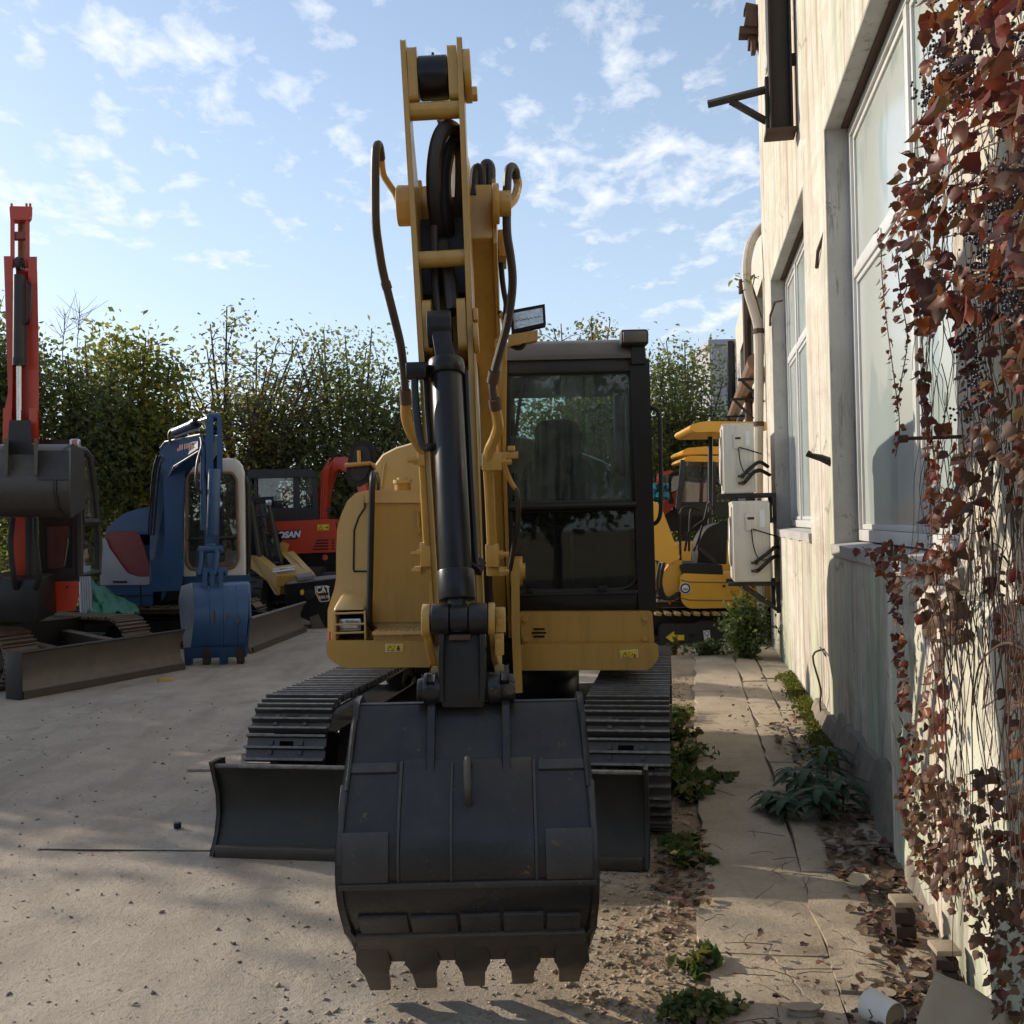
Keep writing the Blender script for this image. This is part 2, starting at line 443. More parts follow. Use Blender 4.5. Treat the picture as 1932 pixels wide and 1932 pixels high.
def ground_material(name, c0, c1, c2, grain=1.0, cracks=0.0, dirt=None):
    m, t, b = new_mat(name)
    co = worldpos(t)
    big = noise_n(t, co, 0.45, 5, 0.6)
    mid = noise_n(t, co, 2.6, 7, 0.65)
    fin = noise_n(t, co, 38.0, 6, 0.7)
    vfin = noise_n(t, co, 140.0, 3, 0.7)
    c = mix_n(t, ramp_n(t, big, [(0.34, 0.0), (0.66, 1.0)]), c0, c1)
    c = mix_n(t, ramp_n(t, mid, [(0.42, 0.0), (0.68, 0.8)]), c, c2)
    c = mix_n(t, ramp_n(t, fin, [(0.52, 0.0), (0.72, 0.55)]), c, tuple(x * 0.5 for x in c2))
    c = mix_n(t, ramp_n(t, vfin, [(0.62, 0.0), (0.74, 0.7)]), c, tuple(min(1, x * 1.45) for x in c0))
    tyre = noise_n(t, mapping_n(t, co, (1.5, 0.35, 1), (0, 0, 0), (0, 0, 0.5)), 2.0, 6, 0.6)
    c = mix_n(t, ramp_n(t, tyre, [(0.50, 0.0), (0.66, 0.55)]), c, tuple(x * 0.66 for x in c1))
    oil = noise_n(t, mapping_n(t, co, (1, 1, 1), (4.4, 1.2, 0)), 1.3, 6, 0.7, 0.4)
    c = mix_n(t, ramp_n(t, oil, [(0.60, 0.0), (0.72, 0.55)]), c, tuple(x * 0.42 for x in c2))
    h = math_n(t, 'ADD', math_n(t, 'MULTIPLY', mid, 1.6), math_n(t, 'ADD', fin, math_n(t, 'MULTIPLY', vfin, 0.5)))
    if cracks:
        vor = t.nodes.new('ShaderNodeTexVoronoi')
        vor.feature = 'DISTANCE_TO_EDGE'
        vor.inputs['Scale'].default_value = 0.55
        nz = t.nodes.new('ShaderNodeTexNoise')
        nz.inputs['Scale'].default_value = 2.2
        nz.inputs['Detail'].default_value = 7
        t.links.new(co, nz.inputs['Vector'])
        va = t.nodes.new('ShaderNodeVectorMath')
        va.operation = 'ADD'
        t.links.new(co, va.inputs[0])
        vs = t.nodes.new('ShaderNodeVectorMath')
        vs.operation = 'SCALE'
        vs.inputs['Scale'].default_value = 0.9
        t.links.new(nz.outputs['Color'], vs.inputs[0])
        t.links.new(vs.outputs[0], va.inputs[1])
        t.links.new(va.outputs[0], vor.inputs['Vector'])
        cr = ramp_n(t, vor.outputs['Distance'], [(0.0, 1.0), (0.009, 0.0)])
        cr = math_n(t, 'MULTIPLY', cr, ramp_n(t, big, [(0.42, 0.0), (0.6, 1.0)]))
        c = mix_n(t, math_n(t, 'MULTIPLY', cr, cracks), c, tuple(x * 0.3 for x in c2))
        h = math_n(t, 'SUBTRACT', h, math_n(t, 'MULTIPLY', cr, 2.0))
    if dirt:
        sp = t.nodes.new('ShaderNodeSeparateXYZ')
        t.links.new(co, sp.inputs[0])
        d = math_n(t, 'SUBTRACT', sp.outputs[0], math_n(t, 'MULTIPLY', sp.outputs[1], 0.173))
        d = math_n(t, 'ADD', d, math_n(t, 'MULTIPLY', math_n(t, 'SUBTRACT', mid, 0.5), 1.1))
        mask = ramp_n(t, math_n(t, 'ADD', d, 1.0), [(0.38, 0.0), (0.72, 1.0)])
        dc = mix_n(t, ramp_n(t, fin, [(0.38, 0.0), (0.62, 1.0)]), dirt[0], dirt[1])
        dc = mix_n(t, ramp_n(t, mid, [(0.45, 0.0), (0.7, 0.7)]), dc, tuple(x * 0.6 for x in dirt[1]))
        c = mix_n(t, mask, c, dc)
    t.links.new(c, b.inputs['Base Color'])
    b.inputs['Roughness'].default_value = 0.95
    b.inputs['Specular IOR Level'].default_value = 0.15
    bump(t, b, h, 0.55 * grain, 0.02)


ground_material('yard_ground', (0.47, 0.40, 0.32), (0.40, 0.335, 0.268), (0.32, 0.268, 0.213), 1.2, 0.0, ((0.46, 0.355, 0.24), (0.32, 0.24, 0.16)))
ground_material('dirt_ground', (0.30, 0.235, 0.165), (0.24, 0.185, 0.13), (0.17, 0.13, 0.09), 1.6)
ground_material('path_concrete', (0.48, 0.395, 0.295), (0.43, 0.35, 0.255), (0.36, 0.29, 0.21), 0.9, 0.25)


# ------------------------------------------------------------------ mesh helpers
rng = random.Random(7)


class MB:
    """collects shapes; build() links them as one mesh object"""

    def __init__(self):
        self.v = []
        self.f = []

    def add(self, vs, fs):
        n = len(self.v)
        self.v += [Vector(p) for p in vs]
        self.f += [tuple(i + n for i in f) for f in fs]
        return self

    def box(self, c, s, rot=None):
        x, y, z = s[0] / 2, s[1] / 2, s[2] / 2
        vs = [Vector(p) for p in ((-x, -y, -z), (x, -y, -z), (x, y, -z), (-x, y, -z), (-x, -y, z), (x, -y, z), (x, y, z), (-x, y, z))]
        if rot is not None:
            vs = [rot @ p for p in vs]
        c = Vector(c)
        return self.add([p + c for p in vs], [(0, 3, 2, 1), (4, 5, 6, 7), (0, 1, 5, 4), (1, 2, 6, 5), (2, 3, 7, 6), (3, 0, 4, 7)])

    def bb(self, x0, x1, y0, y1, z0, z1):
        return self.box(((x0 + x1) / 2, (y0 + y1) / 2, (z0 + z1) / 2), (abs(x1 - x0), abs(y1 - y0), abs(z1 - z0)))

    def prism(self, pts, vec):
        """polygon (3D, planar) pushed along vec"""
        pts = [Vector(p) for p in pts]
        vec = Vector(vec)
        n = len(pts)
        nrm = Vector((0, 0, 0))
        for i in range(n):
            nrm += pts[i].cross(pts[(i + 1) % n])
        if nrm.dot(vec) > 0:
            pts = pts[::-1]
        vs = pts + [p + vec for p in pts]
        fs = [tuple(range(n)), tuple(range(2 * n - 1, n - 1, -1))]
        fs += [(i, n + i, n + (i + 1) % n, (i + 1) % n) for i in range(n)]
        fs = [fs[0], fs[1]] + [tuple(reversed(q)) for q in fs[2:]]
        return self.add(vs, fs)

    def side(self, yz, x0, x1):
        """profile in the y-z plane, pushed along x"""
        return self.prism([(x0, y, z) for y, z in yz], (x1 - x0, 0, 0))

    def front(self, xz, y0, y1):
        return self.prism([(x, y0, z) for x, z in xz], (0, y1 - y0, 0))

    def plan(self, xy, z0, z1):
        return self.prism([(x, y, z0) for x, y in xy], (0, 0, z1 - z0))

    def tube(self, pts, r, n=8, cap=True, smooth=0):
        pts = [Vector(p) for p in pts]
        if smooth:
            pts = catmull(pts, smooth)
        rs = r if isinstance(r, (list, tuple)) else [r] * len(pts)
        if len(rs) != len(pts):
            rs = list(np.interp(np.linspace(0, 1, len(pts)), np.linspace(0, 1, len(rs)), rs))
        t0 = (pts[1] - pts[0]).normalized()
        up = Vector((0, 0, 1)) if abs(t0.z) < 0.9 else Vector((1, 0, 0))
        a = t0.cross(up).normalized()
        base = len(self.v)
        for i, p in enumerate(pts):
            t = (pts[min(i + 1, len(pts) - 1)] - pts[max(i - 1, 0)])
            if t.length < 1e-9:
                t = t0
            t = t.normalized()
            a = (a - t * a.dot(t))
            a = a.normalized() if a.length > 1e-6 else t.orthogonal().normalized()
            b = t.cross(a)
            for k in range(n):
                an = 2 * PI * k / n
                self.v.append(p + (a * math.cos(an) + b * math.sin(an)) * rs[i])
        for i in range(len(pts) - 1):
            for k in range(n):
                q = base + i * n
                self.f.append((q + k, q + (k + 1) % n, q + n + (k + 1) % n, q + n + k))
        if cap:
            self.f.append(tuple(base + k for k in range(n))[::-1])
            q = base + (len(pts) - 1) * n
            self.f.append(tuple(q + k for k in range(n)))
        return self

    def cyl(self, p0, p1, r, n=16, r2=None):
        return self.tube([p0, p1], [r, r if r2 is None else r2], n)

    def loft(self, rings, close=True, cap=True):
        n = len(rings[0])
        base = len(self.v)
        for rg in rings:
            self.v += [Vector(p) for p in rg]
        for i in range(len(rings) - 1):
            for k in range(n if close else n - 1):
                q = base + i * n
                self.f.append((q + k, q + (k + 1) % n, q + n + (k + 1) % n, q + n + k))
        if cap and close:
            self.f.append(tuple(base + k for k in range(n))[::-1])
            q = base + (len(rings) - 1) * n
            self.f.append(tuple(q + k for k in range(n)))
        return self

    def beam(self, pts, hs, w, sidev):
        """rectangular section swept along pts; hs height (in plane), w width along sidev"""
        pts = [Vector(p) for p in pts]
        sidev = Vector(sidev).normalized()
        rings = []
        ws = w if isinstance(w, (list, tuple)) else [w] * len(pts)
        for i, p in enumerate(pts):
            t = (pts[min(i + 1, len(pts) - 1)] - pts[max(i - 1, 0)]).normalized()
            s = (sidev - t * sidev.dot(t)).normalized()
            u = s.cross(t)
            h = hs[i] / 2
            q = ws[i] / 2
            rings.append([p - s * q - u * h, p + s * q - u * h, p + s * q + u * h, p - s * q + u * h])
        return self.loft(rings)

    def xf(self, m):
        self.v = [m @ p for p in self.v]
        return self

    def build(self, name, mat, parent=None, bevel=0.0, smooth=35, loc=None, seg=2):
        me = bpy.data.meshes.new(name)
        off = Vector((0, 0, 0)) if loc is None else Vector(loc)
        me.from_pydata([tuple(p - off) for p in self.v], [], self.f)
        bm = bmesh.new()
        bm.from_mesh(me)
        if bevel:
            es = [e for e in bm.edges if len(e.link_faces) == 2 and e.calc_face_angle(0) > R(28)]
            if es:
                bmesh.ops.bevel(bm, geom=es, offset=bevel, segments=seg, affect='EDGES', clamp_overlap=True, profile=0.5)
        bmesh.ops.recalc_face_normals(bm, faces=bm.faces[:])
        bm.to_mesh(me)
        bm.free()
        me.materials.append(MATS[mat])
        if smooth:
            me.polygons.foreach_set('use_smooth', [True] * len(me.polygons))
            me.set_sharp_from_angle(angle=R(smooth))
        o = bpy.data.objects.new(name, me)
        C.objects.link(o)
        if parent is not None:
            o.parent = parent
        if loc is not None:
            o.location = loc
        return o


def catmull(pts, k):
    out = []
    n = len(pts)
    for i in range(n - 1):
        p0, p1, p2, p3 = pts[max(i - 1, 0)], pts[i], pts[i + 1], pts[min(i + 2, n - 1)]
        for j in range(k):
            t = j / k
            out.append(0.5 * ((2 * p1) + (p2 - p0) * t + (2 * p0 - 5 * p1 + 4 * p2 - p3) * t * t + (3 * p1 - p0 - 3 * p2 + p3) * t ** 3))
    out.append(pts[-1])
    return out


def empty(name, loc=(0, 0, 0), rz=0.0):
    o = bpy.data.objects.new(name, None)
    o.location = loc
    o.rotation_euler = (0, 0, rz)
    o.empty_display_size = 0.2
    C.objects.link(o)
    return o


def tag(o, label=None, cat=None, group=None, kind=None):
    if label:
        o['label'] = label
    if cat:
        o['category'] = cat
    if group:
        o['group'] = group
    if kind:
        o['kind'] = kind
    return o


def link_copy(src, parent, m=None, loc=None, name=None):
    o = src.copy()
    C.objects.link(o)
    o.parent = parent
    if m is not None:
        o.matrix_local = m
    if loc is not None:
        o.location = loc
    return o


def rect_frame(mb, x0, x1, z0, z1, y0, y1, w):
    """picture-frame of four bars in the x-z plane"""
    mb.bb(x0, x1, y0, y1, z1 - w, z1)
    mb.bb(x0, x1, y0, y1, z0, z0 + w)
    mb.bb(x0, x0 + w, y0, y1, z0 + w, z1 - w)
    mb.bb(x1 - w, x1, y0, y1, z0 + w, z1 - w)
    return mb


def rounded(pts, r, k=4):
    """2D polygon with rounded corners (r may be a list)"""
    out = []
    n = len(pts)
    rs = r if isinstance(r, (list, tuple)) else [r] * n
    for i in range(n):
        p = Vector(pts[i])
        a = Vector(pts[i - 1]) - p
        b = Vector(pts[(i + 1) % n]) - p
        rr = min(rs[i], a.length * 0.45, b.length * 0.45)
        if rr <= 1e-6:
            out.append(tuple(p))
            continue
        p0 = p + a.normalized() * rr
        p1 = p + b.normalized() * rr
        for j in range(k + 1):
            t = j / k
            q = p0 * (1 - t) ** 2 + p * 2 * t * (1 - t) + p1 * t * t
            out.append(tuple(q))
    return out


def text_obj(name, body, mat, parent, size, m, extrude=0.002, align='CENTER', bold=0.0, xs=1.0, shear=0.0):
    cu = bpy.data.curves.new(name, 'FONT')
    cu.body = body
    cu.size = size
    cu.extrude = extrude
    cu.align_x = align
    cu.align_y = 'CENTER'
    cu.offset = bold
    cu.shear = shear
    o = bpy.data.objects.new(name, cu)
    C.objects.link(o)
    dg = bpy.context.evaluated_depsgraph_get()
    me = bpy.data.meshes.new_from_object(o.evaluated_get(dg))
    bpy.data.objects.remove(o)
    o = bpy.data.objects.new(name, me)
    C.objects.link(o)
    me.materials.clear()
    me.materials.append(MATS[mat])
    o.parent = parent
    o.matrix_local = m @ Matrix.Diagonal((xs, 1, 1, 1))
    return o


def vnoise(x, y, s=1.0, seed=0.0):
    from mathutils import noise
    return noise.noise(Vector((x * s + seed, y * s - seed * 0.7, seed)))


# ------------------------------------------------------------------ ground
WALL_K = 0.173
WALL_C = 1.016
WALL_ANG = math.atan(WALL_K)
WS = math.cos(WALL_ANG)


def ground_h(x, y):
    h = 0.012 * vnoise(x, y, 0.6, 3.1) + 0.006 * vnoise(x, y, 2.3, 8.2)
    d = x - WALL_K * y
    k = min(1, max(0, (d + 0.55) / 0.5))
    if k > 0:
        h += k * (0.016 * vnoise(x, y, 3.2, 1.7) + 0.012 * vnoise(x, y, 8.0, 5.0) - 0.004)
    return h


def axis(lo, a, b, hi, step, grow=1.5):
    xs = list(np.arange(a, b, step))
    s = step
    x = b
    while x < hi:
        xs.append(x)
        s *= grow
        x += s
    xs.append(hi)
    s = step
    x = a - s
    while x > lo:
        xs.insert(0, x)
        s *= grow
        x -= s
    xs.insert(0, lo)
    return xs


gx = axis(-400, -4.5, 2.4, 400, 0.07)
gy = axis(-150, 2.6, 10.0, 900, 0.075)
mb = MB()
for y in gy:
    for x in gx:
        far = abs(x) > 12 or y > 26 or y < 0
        mb.v.append(Vector((x, y, 0 if far else ground_h(x, y))))
nx = len(gx)
mb.f = [(j * nx + i, j * nx + i + 1, (j + 1) * nx + i + 1, (j + 1) * nx + i) for j in range(len(gy) - 1) for i in range(nx - 1)]
ground = mb.build('ground', 'yard_ground')
tag(ground, kind='structure')

# wall frame: local x runs along the wall away from the camera, y points out into the yard
wall_rot = PI / 2 - WALL_ANG
wall_m = Matrix.Translation((WALL_C, 0, 0)) @ Matrix.Rotation(wall_rot, 4, 'Z')


def wl(s, o, z):
    return wall_m @ Vector((s, o, z))


# concrete path along the wall: broad strip, then a narrower apron against the wall, laid in pieces
path = empty('path', (WALL_C, 0, 0), wall_rot)
tag(path, kind='structure')


def slab(s0, s1, o0, o1, z, jag=0.02):
    """irregular slab with a broken outline and a domed, slightly uneven top"""
    n = max(4, int((s1 - s0) / 0.18))
    k = max(3, int(abs(o1 - o0) / 0.12))
    mb = MB()
    for i in range(n + 1):
        s = s0 + (s1 - s0) * i / n
        ja = jag * vnoise(s, o0 * 3, 2.5, 4.0) + jag * 0.6 * vnoise(s, o0, 9, 2.0)
        jb = jag * 0.5 * vnoise(s, o1 * 3, 2.5, 9.0)
        for j in range(k + 1):
            f = j / k
            o = (o0 + jb * 0.6) + ((o1 + ja * 2.2) - (o0 + jb * 0.6)) * f
            ss = s + (jag * 0.8 * vnoise(o, s0, 3, 6.0) if i in (0, n) else 0)
            e = min(i, n - i, 1) * min(j, k - j, 1)
            mb.v.append(Vector((ss, o, z + 0.008 * vnoise(s, o, 1.5, 2.0) - (0 if e else 0.006))))
    m = k + 1
    mb.f = [(i * m + j, i * m + j + 1, (i + 1) * m + j + 1, (i + 1) * m + j) for i in range(n) for j in range(k)]
    rim = [i * m for i in range(n + 1)] + [n * m + j for j in range(1, m)] + [i * m + k for i in range(n - 1, -1, -1)] + [j for j in range(k - 1, 0, -1)]
    b = len(mb.v)
    mb.v += [Vector((mb.v[q].x, mb.v[q].y, -0.06)) for q in rim]
    L = len(rim)
    mb.f += [(rim[i], rim[(i + 1) % L], b + (i + 1) % L, b + i) for i in range(L)]
    return mb


cuts = [1.6, 3.75, 6.9, 9.6, 12.7, 15.5]
for i in range(len(cuts) - 1):
    slab(cuts[i] + 0.006, cuts[i + 1] - 0.006, 0.535, 0.985, 0.028, 0.02).build('concrete_slab', 'path_concrete', path, smooth=50)
cuts2 = [2.0, 3.45, 4.65, 5.5, 6.8, 8.5, 10.2, 11.6, 13.4]
for i in range(len(cuts2) - 1):
    slab(cuts2[i] + 0.012, cuts2[i + 1] - 0.012, 0.30, 0.525, 0.036 + rng.uniform(-0.006, 0.008), 0.02).build('concrete_slab', 'path_concrete', path, smooth=50)
    slab(cuts2[i] + 0.2, cuts2[i + 1] + 0.16, -0.02, 0.285, 0.030 + rng.uniform(-0.005, 0.005), 0.02).build('concrete_slab', 'path_concrete', path, smooth=50)

# ------------------------------------------------------------------ the building on the right
bld = empty('building', (WALL_C, 0, 0), wall_rot)
tag(bld, 'weathered cream plaster building with tall white windows along the right side', 'building')

W1 = (8.7, 12.15, 1.50, 4.42)
W2 = (3.9, 7.33, 1.44, 4.38)
W3 = (10.4, 12.0, 6.85, 9.2)
W4 = (4.2, 7.3, 6.9, 9.3)
S0, S1, ZT = 2.45, 13.35, 10.2
TH = 0.32


def wall_grid(openings, s0, s1, z0, z1, oy0, oy1):
    ss = sorted({s0, s1} | {v for w in openings for v in w[:2]})
    zs = sorted({z0, z1} | {v for w in openings for v in w[2:]})
    mb = MB()
    for a, b in zip(ss[:-1], ss[1:]):
        for c, d in zip(zs[:-1], zs[1:]):
            m, q = (a + b) / 2, (c + d) / 2
            if any(w[0] < m < w[1] and w[2] < q < w[3] for w in openings):
                continue
            mb.bb(a, b, oy0, oy1, c, d)
    return mb


mb = wall_grid([W1, W2, W3, W4], S0, S1, -0.2, ZT, -TH, 0)
# weld the blocks into one skin
wall_o = mb.build('wall', 'stucco_wall', bld, smooth=0)
bm = bmesh.new()
bm.from_mesh(wall_o.data)
bmesh.ops.remove_doubles(bm, verts=bm.verts[:], dist=1e-4)
seen = {}
for f in bm.faces:
    key = frozenset(v.index for v in f.verts)
    seen.setdefault(key, []).append(f)
kill = [f for fs in seen.values() if len(fs) > 1 for f in fs]
bmesh.ops.delete(bm, geom=kill, context='FACES')
bmesh.ops.recalc_face_normals(bm, faces=bm.faces[:])
bm.to_mesh(wall_o.data)
bm.free()

mb = MB()
mb.bb(S1 - 0.3, S1, -7.0, -TH, -0.2, ZT)
mb.bb(S0, S0 + 0.3, -7.0, -TH, -0.2, ZT)
mb.bb(S0, S1, -7.3, -7.0, -0.2, ZT)
mb.bb(S0 + 0.3, S1 - 0.3, -7.0, -TH, 5.3, 5.5)
mb.build('rear_wall', 'stucco_wall', bld, smooth=0)
MB().bb(S0 - 0.1, S1 + 0.1, -7.4, 0.12, ZT, ZT + 0.25).build('roof', 'far_plaster', bld)


# plaster lining of the reveals, 3 mm proud
def reveal(w, name='window_reveal'):
    s0, s1, z0, z1 = w
    mb = MB()
    t = 0.012
    mb.bb(s1 - t, s1 + 0.002, -TH + 0.01, -0.002, z0 + t, z1 - t)
    mb.bb(s0 - 0.002, s0 + t, -TH + 0.01, -0.002, z0 + t, z1 - t)
    mb.bb(s0 + 0.0, s1, -TH + 0.01, -0.002, z1 - t, z1 + 0.002)
    mb.build(name, 'reveal_plaster', bld, smooth=0)


for w in (W1, W2, W3, W4):
    reveal(w)


def sill(w):
    s0, s1, z0, z1 = w
    n = 30
    mb = MB()
    rings = []
    for i in range(n + 1):
        s = s0 - 0.03 + (s1 - s0 + 0.06) * i / n
        e = 0.016 + 0.012 * vnoise(s, z0, 3.0, 2.0) + 0.008 * vnoise(s, z0, 11.0, 5.0)
        d = 0.01 * vnoise(s, z0, 5.0, 7.0)
        rings.append([(s, -TH + 0.02, z0 - 0.02), (s, e, z0 - 0.075 + d), (s, e + 0.006, z0 + 0.004 + d), (s, -TH + 0.02, z0 + 0.03)])
    mb.loft(rings)
    return mb.build('window_sill', 'reveal_plaster', bld, smooth=30)


sill(W1)
sill(W2)
sill(W3)

m, t, b = new_mat('frosted_pane')
co = objco(t)
f = noise_n(t, mapping_n(t, co, (0.9, 1, 0.35)), 1.6, 3, 0.5)
c = mix_n(t, ramp_n(t, f, [(0.47, 0.0), (0.50, 1.0)]), (0.36, 0.42, 0.40), (0.47, 0.50, 0.47))
t.links.new(c, b.inputs['Base Color'])
b.inputs['Roughness'].default_value = 0.13
b.inputs['Specular IOR Level'].default_value = 0.5


def window(w, mull, trans, depth=-0.2, fw=0.075):
    s0, s1, z0, z1 = w
    s0 += 0.012
    s1 -= 0.012
    z0 += 0.03
    z1 -= 0.012
    fr = MB()
    rect_frame(fr, s0, s1, z0, z1, depth - 0.04, depth + 0.04, fw)
    ss = [s0 + fw] + [v for m_ in mull for v in (m_ - fw / 2, m_ + fw / 2)] + [s1 - fw]
    for m_ in mull:
        fr.bb(m_ - fw / 2, m_ + fw / 2, depth - 0.04, depth + 0.037, z0 + fw, z1 - fw)
    for i in range(0, len(ss), 2):
        fr.bb(ss[i], ss[i + 1], depth - 0.04, depth + 0.034, trans - fw / 2, trans + fw / 2)
    fo = fr.build('window', 'window_frame_white', bld, bevel=0.005)
    for i in range(0, len(ss), 2):
        for za, zb in ((z0 + fw, trans - fw / 2), (trans + fw / 2, z1 - fw)):
            in_ = MB()
            rect_frame(in_, ss[i] + 0.003, ss[i + 1] - 0.003, za + 0.003, zb - 0.003, depth - 0.02, depth + 0.02, 0.035)
            in_.build('sash', 'window_frame_white', fo, bevel=0.004)
            MB().bb(ss[i] + 0.03, ss[i + 1] - 0.03, depth - 0.004, depth + 0.004, za + 0.03, zb - 0.03).build('pane', 'frosted_pane', fo, smooth=0)
    return fo


window(W2, [5.42], 3.33)
window(W1, [9.9, 11.1], 3.45)
window(W3, [11.2], 8.3)
window(W4, [5.7], 8.3)

# crumbling plinth at the foot of the wall
mb = MB()
rings = []
for i in range(61):
    s = 2.47 + (8.4 - 2.47) * i / 60
    o = 0.075 + 0.035 * vnoise(s, 0, 2.0, 3.3) + 0.02 * vnoise(s, 0, 8.0, 1.3)
    h = 0.30 + 0.07 * vnoise(s, 0, 1.4, 8.3) + 0.05 * vnoise(s, 0, 6.0, 2.3) - (0.12 if s > 7.2 else 0)
    rings.append([(s, -0.05, -0.1), (s, o + 0.04, -0.1), (s, o, h * 0.6), (s, o * 0.55, h), (s, -0.05, h + 0.01)])
mb.loft(rings)
mb.build('plinth', 'plinth_plaster', bld, smooth=50)

# shallow pier under the near window
mb = MB()
rings = []
for i in range(25):
    s = 2.47 + (4.86 - 2.47) * i / 24
    z = 1.355 + 0.012 * vnoise(s, 0, 4.0, 2.0)
    rings.append([(s, -0.05, -0.1), (s, 0.095, -0.1), (s, 0.095, z - 0.05), (s, 0.06, z), (s, -0.05, z)])
mb.loft(rings)
mb.build('pier', 'stucco_wall', bld, smooth=40)
# stubs of old brackets and bolts on the wall
mb = MB()
mb.tube([(7.42, -0.02, 2.02), (7.43, 0.06, 2.06), (7.46, 0.12, 2.08), (7.47, 0.15, 2.1)], [0.032, 0.026, 0.02, 0.026], 7)
mb.build('pipe_stub', 'beam_black', bld)
mb = MB()
mb.cyl((3.85, 0, 1.93), (3.85, 0.19, 1.93), 0.007, 8)
mb.cyl((3.85, 0.19, 1.93), (3.85, 0.225, 1.93), 0.015, 8)
mb.build('tap_rod', 'rust_iron', bld)
for s, z in ((7.5, 3.72), (11.9, 4.1)):
    mb = MB()
    mb.tube([(s - 0.1, -0.1, z), (s - 0.04, -0.02, z), (s + 0.15, 0.02, z - 0.12), (s + 0.32, 0.012, z - 0.2)], 0.014, 6)
    mb.build('wire_stub', 'rust_iron', bld)
mb = MB()
mb.tube([(8.0, 0.0, 0.62), (7.9, 0.1, 0.58), (7.8, 0.06, 0.35), (7.95, 0.05, 0.2), (7.93, 0.03, 0.05)], 0.008, 5, smooth=4)
mb.tube([(8.1, 0.02, 0.62), (7.7, 0.03, 0.61)], 0.007, 5)
mb.build('loose_wire', 'rust_iron', bld)
# broken brick corbel high up at the far corner
mb = MB()
for dx, dy, dz, w_, h_ in ((0, 0, 0, 0.2, 0.2), (0.05, 0.09, -0.12, 0.24, 0.1), (0.1, 0.0, -0.22, 0.12, 0.14), (0.0, 0.04, 0.14, 0.16, 0.1), (0.02, 0.0, -0.33, 0.06, 0.12)):
    mb.box((13.15 + dx, 0.06 + dy * 0.6, 7.95 + dz), (0.2, w_, h_), Matrix.Rotation(0.2 + dz * 0.8, 3, 'X'))
mb.build('broken_corbel', 'rust_iron', bld, bevel=0.01)
# lintel lines: dark rusty joint at the back of the soffits
for w in (W1, W2):
    MB().bb(w[0] + 0.05, w[1] - 0.05, -0.16, -0.11, w[3] - 0.024, w[3] - 0.006).build('soffit_joint', 'rust_iron', bld)

# steel column stub bolted to the wall, with a triangular bracket
st = empty('steel_beam', tuple(wl(9.0, 0.135, 4.98)), wall_rot)
tag(st, 'black rusty steel beam hanging on the upper wall with a triangular bracket', 'steel beam')
mb = MB()
mb.bb(-0.012, 0.012, -0.08, 0.08, 0.02, 4.8)
mb.bb(-0.09, 0.09, 0.08, 0.098, 0.02, 4.8)
mb.bb(-0.09, 0.09, -0.098, -0.08, 0.02, 4.8)
mb.build('beam', 'beam_black', st, bevel=0.004)
MB().bb(-0.12, 0.12, -0.12, 0.14, -0.02, 0.018).build('end_plate', 'rust_iron', st, bevel=0.004)
mb = MB()
mb.tube([(0.0, 0.11, 0.40), (0.06, 0.62, 0.34)], 0.038, 4)
mb.tube([(0.0, 0.12, 0.12), (0.05, 0.42, 0.345)], 0.034, 4)
mb.bb(-0.04, 0.04, 0.1, 0.13, 0.04, 0.5)
mb.build('bracket', 'beam_black', st, bevel=0.003)
mb = MB()
mb.bb(-0.04, 0.04, -0.133, -0.1, 0.6, 0.68)
mb.bb(-0.04, 0.04, -0.133, -0.1, 3.0, 3.08)
mb.build('wall_fixing', 'rust_iron', st)

# ------------------------------------------------------------------ lower building farther along
fb = empty('building', (WALL_C, 0, 0), wall_rot)
tag(fb, 'low pale building with small windows and pipes behind the air conditioners', 'building')
FW = [(15.0, 16.3, 4.0, 5.1), (17.3, 18.6, 4.0, 5.1), (20.0, 21.6, 4.0, 5.1)]
wall_grid(FW, 13.45, 23.4, -0.2, 5.9, -0.5, -0.12).build('wall', 'far_plaster', fb, smooth=0)
mb = MB()
mb.bb(13.45, 23.4, -6.0, -0.5, 5.6, 5.88)
mb.bb(23.1, 23.4, -6, -0.5, -0.2, 5.6)
mb.build('roof', 'far_plaster', fb, smooth=0)
for w in FW:
    fo = rect_frame(MB(), w[0], w[1], w[2], w[3], -0.4, -0.34, 0.06).build('window', 'dark_grey', fb)
    MB().bb(w[0] + 0.05, w[1] - 0.05, -0.38, -0.37, w[2] + 0.05, w[3] - 0.05).build('pane', 'far_glass', fo, smooth=0)
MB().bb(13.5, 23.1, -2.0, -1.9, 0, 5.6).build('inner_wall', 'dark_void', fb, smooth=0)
MB().tube([(14.2, 0.06, 3.78), (23.6, 0.06, 3.78)], 0.11, 10).build('service_pipe', 'pipe_brown', fb)
for s in (15.0, 17.5, 20.5, 23.0):
    mb = MB()
    mb.bb(s - 0.03, s + 0.03, -0.12, 0.26, 3.62, 3.66)
    mb.beam([(s, -0.1, 3.3), (s, 0.2, 3.62)], [0.04, 0.04], 0.05, (1, 0, 0))
    mb.build('pipe_bracket', 'dark_grey', fb)
MB().tube([(18.0, -0.06, 0), (18.0, -0.06, 5.6)], 0.07, 8).build('drainpipe', 'rust_iron', fb)
MB().bb(17.85, 18.15, -0.12, 0.06, 5.55, 5.75).build('hopper', 'rust_iron', fb)
MB().tube([(23.3, 0.0, 0), (23.3, 0.0, 5.6)], 0.09, 8).build('drainpipe', 'frame_black', fb)

